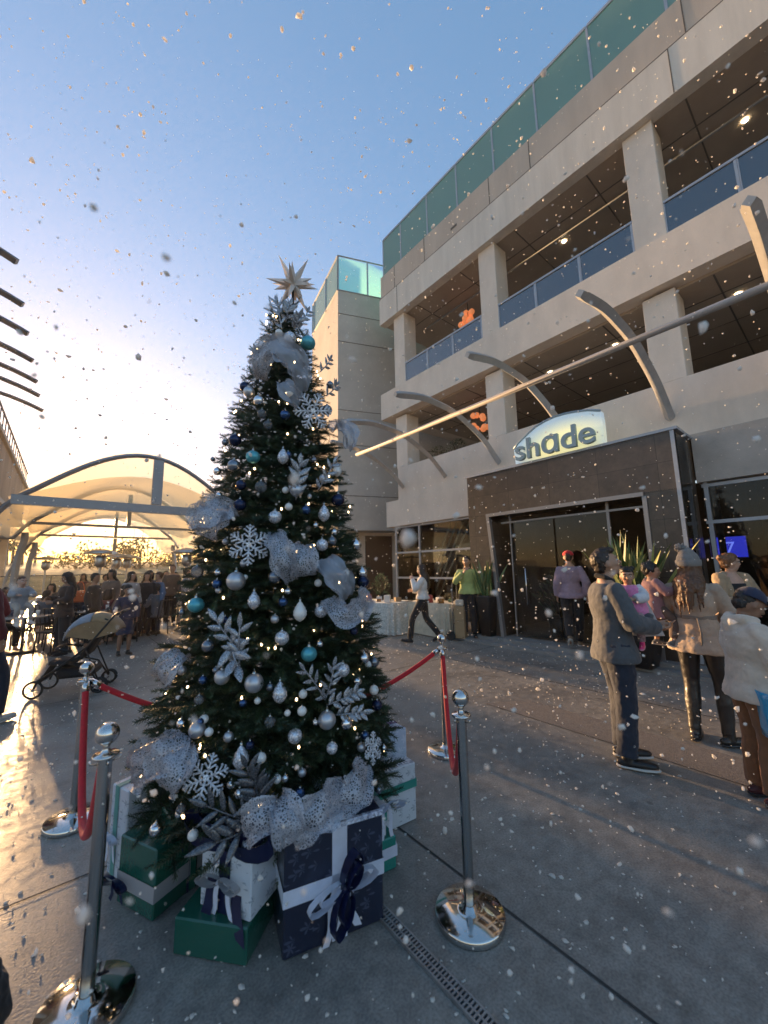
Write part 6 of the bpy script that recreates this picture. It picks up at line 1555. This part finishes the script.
for ti, (px, Y, lab) in enumerate(sets):
    g_ = gy(px, 574, Y); table((g_.x, Y, 0), .42, .74, lab+' with cups on it')
    for k in range(4):
        a = R(40+90*k); x, y = g_.x+math.cos(a)*.78, Y+math.sin(a)*.78; az = math.degrees(math.atan2(g_.x-x, Y-y)); ps = ['far right', 'far left', 'near left', 'near right'][k]
        chair((x, y, 0), az, 'dark metal chair '+ps+' of '+lab)
        if (k != 2 or ti % 2) and not (ti == 4 and k != 1) and not (ti == 5 and k > 1) and not (ti == 1 and k == 1):
            c_ = cols[ci % 8]; person(f'seated guest in {CN[ci%8]}, '+ps+' of '+lab, (x, y, 0), az, rn.uniform(1.62, 1.78), J=SEATJ, skin=rn.choice(['tan', 'brown', 'light']), hair=(rn.choice(['black', 'dark', 'brown']), rn.choice(['short', 'long', 'bob'])), yaw=rn.uniform(-40, 40),
                top=dict(mat=cloth('shirt_s%d' % (ci % 8), c_), hem=.88, e=.022, sr=.022, name='top'), legs=dict(mat=BLK, fat=.014), vox=.022, face=False, hands=False, group='seated guests under the marquee'); ci += 1
    for q_ in range(3):
        b = MB(); b.lathe([(.001,0),(.028,0),(.036,.11),(.034,.11),(.027,.006),(.001,.006)], n=12); a = 2.1*q_+ti
        solo('paper_cup', b, CUPW, ['white cup nearest the edge', 'white cup in the middle', 'white cup on the far side'][q_]+' of '+lab, 'cup', 'paper cups on the tables', (g_.x+.2*math.cos(a), Y+.2*math.sin(a), .741))
# ------------------------------------------------------------------ stroller
sp0 = gz(78, 690)
stl = thing('stroller', 'black folding stroller with grey and tan canopy standing behind the left rope', 'stroller', (sp0.x, sp0.y, 0), R(-18))
MAT_BF = M('black_stroller_fabric', (.018,.018,.02), .8, bump=.3, bs=30); MAT_TYRE = M('stroller_tyre', (.02,.02,.02), .8); MAT_HUB = M('wheel_hub', (.45,.45,.45), .4, .5)
for x, y in ((-.42, -.24), (-.42, .24), (.30, -.27), (.30, .27), (.30, -.21), (.30, .21)):
    r_ = .085 if x > 0 else .10
    wh = MB(); pts = [(x+math.cos(a)*r_, y, r_+.012+math.sin(a)*r_) for a in [k*2*math.pi/20 for k in range(21)]]; wh.tube(pts, .014, 8, caps=False); w0 = part('wheel', wh, MAT_TYRE, stl)
    hb = MB(); hb.tube([(x, y-.012, r_+.012), (x, y+.012, r_+.012)], .02, 10)
    for k in range(5): a = k*1.2566; hb.tube([(x, y, r_+.012), (x+math.cos(a)*r_, y, r_+.012+math.sin(a)*r_)], .006, 5)
    part('hub', hb, MAT_HUB, w0)
b = MB()
for sg in (-1, 1):
    b.tube([(-.42, sg*.24, .11), (-.38, sg*.24, .22), (-.15, sg*.23, .38), (.12, sg*.23, .60), (.42, sg*.23, 1.02)], .013, 8)
    b.tube([(.30, sg*.24, .10), (.15, sg*.23, .34), (-.10, sg*.23, .42)], .012, 8); b.tube([(.30, sg*.24, .12), (.10, sg*.23, .60)], .011, 8)
b.tube([(.30,-.27,.097), (.30,.27,.097)], .01, 6); b.tube([(-.15,-.23,.38), (-.15,.23,.38)], .01, 6); b.tube(smooth_path([(.42,-.23,1.02), (.50,-.2,1.06), (.50,.2,1.06), (.42,.23,1.02)], 4), .015, 8)
part('frame', b, MAT_CHAIR, stl)
b = MB(); b.grid([[(-.30,-.20,.40), (-.30,.20,.40)], [(-.18,-.20,.37), (-.18,.20,.37)], [(.0,-.2,.40), (.0,.2,.40)], [(.10,-.2,.48), (.10,.2,.48)], [(.24,-.2,.76), (.24,.2,.76)], [(.34,-.2,.95), (.34,.2,.95)]])
o = part('seat', b, MAT_BF, stl); o.modifiers.new('t', 'SOLIDIFY').thickness = .05
b = MB(); b.bbox(-.22,.22,-.19,.19,.20,.34,.04); part('basket', b, MAT_BF, stl)
b = MB(); b.tube(smooth_path([(-.05,-.22,.56), (-.22,-.18,.60), (-.24,0,.61), (-.22,.18,.60), (-.05,.22,.56)], 4), .018, 8); part('bumper_bar', b, MAT_BF, stl)
b = MB(); b.tube([(-.38,-.18,.20), (-.38,.18,.20)], .02, 6); b.grid([[(-.40,-.16,.19), (-.40,.16,.19)], [(-.28,-.18,.40), (-.28,.18,.40)]]); part('foot_rest', b, MAT_BF, stl)
def hoodp(a0, a1, mat, nm):
    b = MB(); rows = []
    for k in range(7):
        a = R(a0+(a1-a0)*k/6); rows.append([(.16+math.cos(a)*.34*(1-.1*(2*j_/8-1)**4), -.23+.46*j_/8, .70+math.sin(a)*.34*(1-.30*abs(2*j_/8-1)**3)) for j_ in range(9)])
    b.grid(rows); o = part(nm, b, mat, stl); o.modifiers.new('t', 'SOLIDIFY').thickness = .01
hoodp(178, 95, cloth('grey_blanket', (.30,.33,.38)), 'canopy'); hoodp(94, 20, cloth('tan_canopy', (.32,.21,.11)), 'canopy_rear')
b = MB()
for sg in (-1, 1): b.add([V((.16,sg*.228,.70))]+[V((.16+math.cos(R(a))*.33, sg*.228, .70+math.sin(R(a))*.24)) for a in range(20, 181, 16)], [tuple([0, k, k+1]) for k in range(1, 10)])
part('canopy_side', b, _cl['tan_canopy'], stl)
# ------------------------------------------------------------------ patio heaters
MAT_HEAT = M('heater_steel', (.42,.40,.38), .3, .9, var=.1, vs=10)
def heater(px, py, Y, lab):
    d = gy(px, py, Y); t = thing('patio_heater', lab, 'patio heater', (d.x, Y, 0), 0, 'mushroom patio heaters'); z = 2.22
    b = MB(); b.lathe([(.001,0),(.23,0),(.23,.05),(.19,.07),(.19,.72),(.15,.78),(.001,.78)], n=24); part('gas_housing', b, MAT_HEAT, t)
    b = MB(); b.lathe([(.03,.78),(.03,1.78)], n=12); part('pole', b, MAT_HEAT, t)
    b = MB(); b.lathe([(.05,1.76),(.10,1.80),(.13,1.86),(.13,2.06),(.10,2.10),(.001,2.1)], n=20); part('burner', b, MAT_HEAT, t)
    b = MB(); b.lathe([(.001,z+.06),(.10,z+.055),(.30,z-.0),(.43,z-.07),(.42,z-.075),(.28,z-.02),(.001,z+.03)], n=32); b.lathe([(.02,2.1),(.02,z)], n=8); part('reflector', b, MAT_HEAT, t)
heater(101, 556, 13.4, 'tall patio heater with broad round hood, leftmost of the pair over the guests')
heater(117, 562, 16.2, 'patio heater just right of and behind the leftmost tall heater'); heater(127, 562, 17.0, 'patio heater right next to the white centre post'); heater(44, 581, 19.5, 'distant patio heater beside the curved marquee leg')
heater(187, 556, 12.2, 'patio heater half hidden by the left edge of the decorated tree')
# ------------------------------------------------------------------ plants
LEAFM = {k: M('leaf_'+k, c, .5, var=.35, vs=14) for k, c in dict(green=(.055,.11,.03), yellow=(.33,.34,.10), dark=(.02,.045,.018), pale=(.16,.2,.08)).items()}  # yellow: backlight put into the sword leaf colour
POT = M('black_planter', (.022,.020,.020), .4, var=.2, vs=6)
def sword_plant(loc, pot, n, ln, lab, seed, lean=(0, 0), wl=.035):
    rn = random.Random(seed); t = thing('potted_plant', lab, 'plant', loc, 0); pw_, ph = pot
    b = MB(); b.loft([(V((0,0,0)), pw_*.62, pw_*.62), (V((0,0,ph*.97)), pw_, pw_), (V((0,0,ph)), pw_, pw_)], 24, pw=6); part('pot', b, POT, t)
    b = MB(); b.loft([(V((0,0,ph-.02)), pw_*.9, pw_*.9), (V((0,0,ph+.006)), pw_*.9, pw_*.9)], 16, pw=6); part('soil', b, MAT_DARK, t)
    for kind, m_ in (('leaves', 'green'), ('leaves', 'yellow'), ('leaves', 'pale')):
        b = MB()
        for k in range(n//3):
            a = rn.uniform(0, 6.28); e = rn.uniform(.05, .55); L_ = ln*rn.uniform(.55, 1.05); o_ = V((rn.uniform(-.6,.6)*pw_, rn.uniform(-.6,.6)*pw_, ph))
            d = V((math.cos(a)*e+lean[0], math.sin(a)*e+lean[1], 1)).normalized(); sd = d.cross(V((rn.gauss(0,1), rn.gauss(0,1), .1))).normalized(); rows = []
            for i in range(7):
                u = i/6; p = o_+d*L_*u+V((math.cos(a), math.sin(a), 0))*(.16*L_*e*u*u)-V((0,0,.10*L_*e*u*u)); w_ = wl*(.55+.45*math.sin(u*2.4))*(1-u**3)+.0015; rows.append([p-sd*w_, p+sd.cross(d)*w_*.25, p+sd*w_])
            b.grid(rows)
        part(kind, b, LEAFM[m_], t)
    return t
ppl = at(668, 628, 5.1)
sword_plant((6.98, 2.35, .055), (.36, .75), 110, 1.30, 'tall dark planter of sword leaves, some coloured backlit yellow, right of the hotel door', 5, wl=.045)
sword_plant((7.22, 5.30, .122), (.20, .85), 40, .90, 'black planter of upright sword leaves left of the hotel door behind the man in green', 9, wl=.03)
def bush(loc, pot, r_, h, lab, seed, n=500, mats=('green', 'pale')):
    t = thing('potted_shrub', lab, 'plant', loc, 0); pw_, ph = pot
    b = MB(); b.lathe([(.001,0),(pw_*.7,0),(pw_,ph),(pw_*.92,ph),(pw_*.9,ph*.93),(.001,ph*.93)], n=24); part('pot', b, POT, t)
    rn_ = random.Random(seed); b = MB()
    for k in range(14): a = rn_.uniform(0, 6.28); b.tube([(0,0,ph*.9), (math.cos(a)*r_*.5, math.sin(a)*r_*.5, ph+h*rn_.uniform(.5,.9))], [.008,.003], 5)
    part('stems', b, MAT_BARK, t)
    for m_ in mats:
        b = MB()
        for _ in range(n//len(mats)):
            a = rn_.uniform(0, 6.28); u = rn_.uniform(0, 1); rr = r_*rn_.uniform(.2, 1)*math.sin(math.pi*min(.95, .15+.8*u)); p = V((math.cos(a)*rr, math.sin(a)*rr, ph+h*u)); d = V((math.cos(a)*.6, math.sin(a)*.6, rn_.uniform(.2,1.2))).normalized()*h*.16; w_ = d.orthogonal().normalized()*h*.022
            b.add([p, p+d*.5+w_, p+d, p+d*.5-w_], [(0,1,2,3)])
        part('leaves', b, LEAFM[m_], t)
# planters inside the lobby and on the terrace
bush(T((8.9, 4.5, -.04)), (.28, .45), .5, .9, 'dark leafy bush in a pale pot just inside the glass door', 3, mats=('dark', 'green'))
for k, (y, lab) in enumerate(((8.9, 'low terrace bush at the far end behind the lower parapet'), (8.0, 'low terrace bush next to the orange globes'))):
    bush(T((9.8, y, 5.0)), (.22, .2), .38, .55, lab, 30+k, mats=('dark', 'green'))
# lobby fir seen through the right window, with glowing points added to show it
fr_ = thing('lobby_fir', 'dim decorated fir standing behind the right hand window', 'christmas tree', T((9.75, .45, 0)))
b = MB(); b.tube([(0,0,0),(0,0,2.9)], [.04,.01], 8); part('trunk', b, MAT_BARK, fr_)
sel = ff[::3]; me_v = vv*np.array([.85,.85,.78]); sub = np_mesh('crown', me_v, sel, LEAFM['dark'], fr_)
rn = random.Random(14)
for k in range(40):
    z = rn.uniform(.5, 2.6); a = rn.uniform(2.2, 4.6); r_ = .70*(1-z/3.1)+.05
    b = MB(); b.ell((math.cos(a)*r_, math.sin(a)*r_, z), .035, .035, .035, nu=10, nv=7); part('bauble', b, OM['pearl' if k % 2 else 'matte'], fr_)
for k in range(36):
    z = rn.uniform(.6, 2.75); a = rn.uniform(2.4, 4.4); r_ = .72*(1-z/3.1)+.06
    b = MB(); b.ell((math.cos(a)*r_, math.sin(a)*r_, z), .010, .010, .012, nu=8, nv=5); part('bulb', b, MAT_BULB, fr_)  # emissive points added to brighten the dark fir
# ------------------------------------------------------------------ market tables near the tower
def cloth_table(loc, rx, ry, lab, mat, ang=0):
    t = thing('draped_table', lab, 'table', loc, ang, 'draped tables by the hotel windows'); b = MB(); rows = []
    for i, (z, e) in enumerate(((.76, 0), (.74, .012), (.5, .03), (.25, .045), (.02, .06))):
        row = []
        for k in range(73):
            a = 2*math.pi*k/72; ca, sa = math.cos(a), math.sin(a); w_ = .012*i*math.sin(a*14)
            row.append((math.copysign(abs(ca)**.35, ca)*(rx+e+w_), math.copysign(abs(sa)**.35, sa)*(ry+e+w_), z))
        rows.append(row)
    b.grid(rows); b.add([rows[0][k] for k in range(72)], [tuple(range(72))]); part('tablecloth', b, mat, t)
    b = MB()
    for sx in (-1, 1):
        for sy in (-1, 1): b.tube([(sx*rx*.85, sy*ry*.85, 0), (sx*rx*.85, sy*ry*.85, .74)], .015, 6)
    part('trestle', b, MAT_CHAIR, t); return t
tA = cloth_table((6.5, 8.05, 0), .50, .75, 'table draped in pale leaf patterned cloth beside the decorated tree', cloth('leaf_print_cloth', (.56,.56,.52), var=.5, vs=22, var2=(.26,.30,.28)), R(8))
tB = cloth_table((7.15, 6.85, 0), .38, .72, 'long table in plain cream cloth behind the woman in white', cloth('cream_tablecloth', (.62,.55,.42)), R(5))
bush((6.7, 8.35, .765), (.09, .12), .26, .55, 'bushy green plant standing on the patterned table', 44, 420)
rn = random.Random(6); GOOD = [M('box_white', (.65,.62,.58), .6), M('jar_amber', (.30,.14,.04), .25), M('tin_red', (.35,.05,.04), .4), M('kraft', (.33,.22,.12), .8), M('leaf_craft', (.10,.17,.08), .7)]
NM = ['white box', 'amber jar', 'red tin', 'brown paper packet', 'green wrapped bundle']; kk = 0
for (cx, cy, tl) in ((6.5, 8.05, 'the patterned table'), (7.15, 6.85, 'the cream table')):
    for row, nmr in ((-.22, 'near edge'), (.12, 'far edge')):
        for c_, cn_ in ((-.45, 'right end'), (-.1, 'middle'), (.3, 'left end')):
            k = kk % 5; kk += 1; b = MB(); s_ = rn.uniform(.05, .085); h_ = rn.uniform(.07, .2)
            if k in (1, 2): b.lathe([(.001,0),(s_,0),(s_,h_*.85),(s_*.8,h_*.9),(s_*.8,h_),(.001,h_)], n=16)
            elif k == 4: b.ell((0,0,h_*.5), s_, s_, h_*.5); b.tube([(0,0,h_*.8),(0,0,h_*1.4)], s_*.3, 8)
            else: b.bbox(-s_,s_,-s_,s_,0,h_,.008)
            solo(['gift_carton', 'jar', 'tin', 'paper_packet', 'bundle'][k], b, GOOD[k], f'{NM[k]} on the {nmr} of {tl} at its {cn_}', 'goods', 'goods laid out on the draped tables', (cx+row*.9+.1*row, cy+c_, .762), rn.uniform(0, 1.5))
# hand truck with cartons
hp = gz(452, 640); ht = thing('hand_truck', 'upright hand truck with black wheels beside the cream table', 'hand truck', (hp.x+.15, hp.y, 0), R(25))
b = MB()
for sg in (-1, 1): b.tube([(sg*.2,0,.1),(sg*.2,.0,1.15)], .013, 8)
for z in (.35, .65, .95): b.tube([(-.2,0,z),(.2,0,z)], .01, 6)
b.tube(smooth_path([(-.2,0,1.15),(-.12,0,1.24),(.12,0,1.24),(.2,0,1.15)], 4), .014, 8); b.box(-.2,.2,-.22,.0,.03,.045); part('frame', b, MAT_DSTEEL, ht)
for sg in (-1, 1):
    b = MB(); b.tube([(sg*.22-.02,.06,.10),(sg*.22+.02,.06,.10)], .10, 20); part('wheel', b, MAT_TYRE, ht)
KR = M('cardboard', (.36,.24,.13), .85, var=.15, vs=6)
for k, (z0, z1, lab) in enumerate(((.05, .42, 'lower cardboard carton on the hand truck'), (.422, .74, 'upper cardboard carton on the hand truck'))):
    b = MB(); b.bbox(-.17,.17,-.24,-.02,z0,z1,.006); o = solo('carton', b, KR, lab, 'carton', 'cartons on the hand truck', (hp.x+.15, hp.y, 0), R(25))
b = MB(); b.bbox(-.14,.14,-.22,-.03,.742,.88,.02); solo('canvas_bag', b, cloth('cream_canvas', (.6,.52,.42)), 'cream canvas bag on top of the cartons', 'bag', None, (hp.x+.15, hp.y, 0), R(25))
# ------------------------------------------------------------------ held things
bp_ = at(768, 708, 2.55); t = thing('gift_bag', 'glossy bright blue bag held at the right edge by the boy in cream', 'bag', bp_, R(20))
b = MB(); rows = []
for i in range(7):
    u = i/6; rows.append([(math.cos(a)*(.13+.02*u+.008*math.sin(a*7+i)), math.sin(a)*(.05+.015*u), -.16+.28*u) for a in [k*2*math.pi/28 for k in range(29)]])
b.grid(rows); b.add([rows[0][k] for k in range(28)], [tuple(range(28))]); o = part('body', b, M('bright_blue_foil', (.02,.28,.52), .25, coat=.5, bump=.5, bs=12, bdist=.03), t); o.modifiers.new('t', 'SOLIDIFY').thickness = .003
b = MB(); b.tube(smooth_path([(-.07,-.04,.11),(-.05,-.04,.22),(.05,-.04,.22),(.07,-.04,.11)], 5), .005, 6); part('handle', b, M('bag_handle', (.5,.7,.85), .5), t)
pc = at(757, 641, 3.1); b = MB(); b.bbox(-.10,.10,-.06,.06,-.02,.07,.012); b.ell((.02,0,.07), .07,.05,.03); solo('snack_tray', b, M('pale_tray', (.55,.58,.55), .6, var=.3, vs=30), 'pale tray of snacks held up in front of the boy in cream', 'tray', None, pc)
pt = gz(722, 690); b = MB(); b.ell((0,0,.033), .033,.033,.033); solo('tennis_ball', b, M('lime_fuzz', (.45,.62,.05), .8, sheen=.5), 'small lime green ball behind the booted woman', 'ball', None, (4.75, .75, 0.0))
cu = MB(); cu.lathe([(.001,0),(.028,0),(.034,.11),(.001,.11)], n=14); pcup = at(468, 572, 8.6)
# black bag at the bottom left corner
kb = gz(-34, 1052); t = thing('black_bag', 'slumped black bag cut off at the bottom left corner', 'bag', (kb.x, kb.y, 0), .4); t.scale = (.7, .7, .8)
b = MB(); b.loft([(V((0,0,.0)), .13,.10), (V((0,0,.05)), .15,.12), (V((0,0,.2)), .13,.10), (V((.0,0,.30)), .07,.06), (V((0,0,.34)), .05,.04)], 20); fused('body', b, BLK, t, .01, 3, disp=.05, dsize=.08)
b = MB(); b.tube(smooth_path([(-.05,0,.32),(-.06,0,.44),(.04,0,.46),(.05,0,.32)], 5), .012, 8); part('strap', b, BLK, t)
# ------------------------------------------------------------------ drifting foam snow
MAT_SNOW = M('foam_flake', (.86,.84,.80), .7, sss=.0)
ms, ntt, bs_ = newmat('snow_translucent'); NN = ntt.nodes; LL = ntt.links; NN.remove(bs_)
d_ = NN.new('ShaderNodeBsdfDiffuse'); d_.inputs[0].default_value = (.88,.86,.83,1); t_ = NN.new('ShaderNodeBsdfTranslucent'); t_.inputs[0].default_value = (.9,.86,.8,1); x_ = NN.new('ShaderNodeMixShader'); x_.inputs[0].default_value = .55
LL.new(d_.outputs[0], x_.inputs[1]); LL.new(t_.outputs[0], x_.inputs[2]); LL.new(x_.outputs[0], NN['Material Output'].inputs[0])
MAT_SNOW = ms
rg = np.random.default_rng(77)
ico_v = np.array([[0,1,1.618],[0,-1,1.618],[0,1,-1.618],[0,-1,-1.618],[1,1.618,0],[-1,1.618,0],[1,-1.618,0],[-1,-1.618,0],[1.618,0,1],[-1.618,0,1],[1.618,0,-1],[-1.618,0,-1]])/1.9
ico_f = np.array([[0,1,8],[0,8,4],[0,4,5],[0,5,9],[0,9,1],[1,6,8],[8,6,10],[8,10,4],[4,10,2],[4,2,5],[5,2,11],[5,11,9],[9,11,7],[9,7,1],[1,7,6],[3,2,10],[3,10,6],[3,6,7],[3,7,11],[3,11,2]])
def flakes(name, pts, sizes, flat=1.0, kind='stuff'):
    n = len(pts); jit = rg.uniform(.55, 1.35, (n, 12, 1)); st_ = rg.uniform(.5, 1.25, (n, 1, 3)); st_[:, :, 2] *= flat
    v = (ico_v[None]*jit*st_)*sizes[:, None, None] + pts[:, None, :]
    f = ico_f[None] + (np.arange(n)*12)[:, None, None]
    return np_mesh(name, v.reshape(-1, 3), f.reshape(-1, 3), MAT_SNOW)
n = 15000
r_ = rg.uniform(1.0, 11.5, n)**1.0; az = np.radians(rg.uniform(-45, 125, n)); 
pts = np.stack([np.sin(az)*r_, np.cos(az)*r_, 9.5*rg.uniform(.04, 1, n)**1.5*np.clip(r_/5, .55, 1.0)], 1)
ok = ~((pts[:, 0] > 7.2) & (pts[:, 1] < 12)); inside = np.hypot(pts[:,0]-AX.x, pts[:,1]-AX.y) > .95; pts = pts[ok & inside]
near_r = rg.uniform(.4, 1.3, 130); na = np.radians(rg.uniform(-8, 88, 130)); npt = np.stack([np.sin(na)*near_r, np.cos(na)*near_r, 1.6+near_r*rg.uniform(-.9, 1.1, 130)], 1)
pts = np.concatenate([pts, npt])
sz = rg.gamma(1.5, .0030, len(pts))+.0020; sz = np.minimum(sz, .018)*np.minimum(1, .45+np.hypot(pts[:,0],pts[:,1])/7)
o = flakes('falling_snow', pts, sz); tag(o, 'small white foam flakes drifting through the air over the whole plaza', 'snow', kind='stuff')
n = 7000; pts = np.stack([rg.uniform(-2.5, 6.8, n), rg.uniform(.2, 11, n), np.full(n, .003)], 1); sz = rg.gamma(1.5, .0030, n)+.0020
o = flakes('settled_snow', pts, np.minimum(sz, .016), .35); tag(o, 'scattered white foam specks lying on the concrete', 'snow', kind='stuff')
# specks caught on the tree
n = 900; z = rg.uniform(.45, 3.4, n); a = rg.uniform(0, 6.28, n); rr = np.array([prof(q_) for q_ in z])*rg.uniform(.93, 1.06, n)
o = flakes('snow_on_tree', np.stack([AX.x+np.cos(a)*rr, AX.y+np.sin(a)*rr, z], 1), rg.gamma(2, .0016, n)+.002); tag(o, 'white foam specks caught on the fir branches', 'snow', kind='stuff')
big = [(303,12,1.15,.012,'large flake against the sky at the very top of the picture'), (153,107,1.3,.011,'dark looking flake against the blue sky upper left'), (728,66,1.0,.012,'elongated flake in front of the top floor soffit'),
       (137,401,1.3,.006,'flake against the pale sky left of the fir top'), (477,659,.9,.013,'big out of focus looking flake between the back right stanchion and the door'), (76,762,.9,.013,'big flake in front of the left red rope'),
       (438,815,1.2,.008,'flake above the paving left of the right stanchion'), (430,793,1.3,.007,'flake just above the paving beside the silver gift'), (560,706,1.3,.009,'flake before the aggregate paving near the man in grey'), (745,724,1.2,.008,'flake low beside the booted woman'),
       (680,902,1.6,.008,'white clump on the paving at lower right'), (540,872,1.0,.007,'flake over the paving right of the nearest stanchion'), (250,545,1.55,.013,'peach lit flake in front of the left snowflake ornament'), (388,457,1.5,.008,'flake before the curved pergola arms')]
for px, py, dd, s_, lab in big:
    p = at(px, py, dd); jit = rg.uniform(.6, 1.3, (12, 1)); st_ = rg.uniform(.6, 1.3, (1, 3))
    o = np_mesh('snow_flake', ico_v*jit*st_*s_*.6, ico_f, MAT_SNOW, smooth=True); m_ = o.modifiers.new('s', 'SUBSURF'); m_.levels = 2; m_.render_levels = 2; o.location = p; tag(o, lab, 'flake', 'large drifting foam flakes')
# ------------------------------------------------------------------ evening haze
m = bpy.data.materials.new('evening_haze'); m.use_nodes = True; N = m.node_tree.nodes; L = m.node_tree.links
N.remove(N['Principled BSDF']); pv = N.new('ShaderNodeVolumePrincipled'); pv.inputs['Color'].default_value = (1, .90, .74, 1); pv.inputs['Density'].default_value = .0009; pv.inputs['Anisotropy'].default_value = .45
L.new(pv.outputs[0], N['Material Output'].inputs['Volume'])
b = MB(); b.box(-1000, 1000, -200, 1100, -6, 19); o = b.build('haze', m); tag(o, 'thin golden evening haze hanging over the whole plaza', 'haze', kind='stuff')
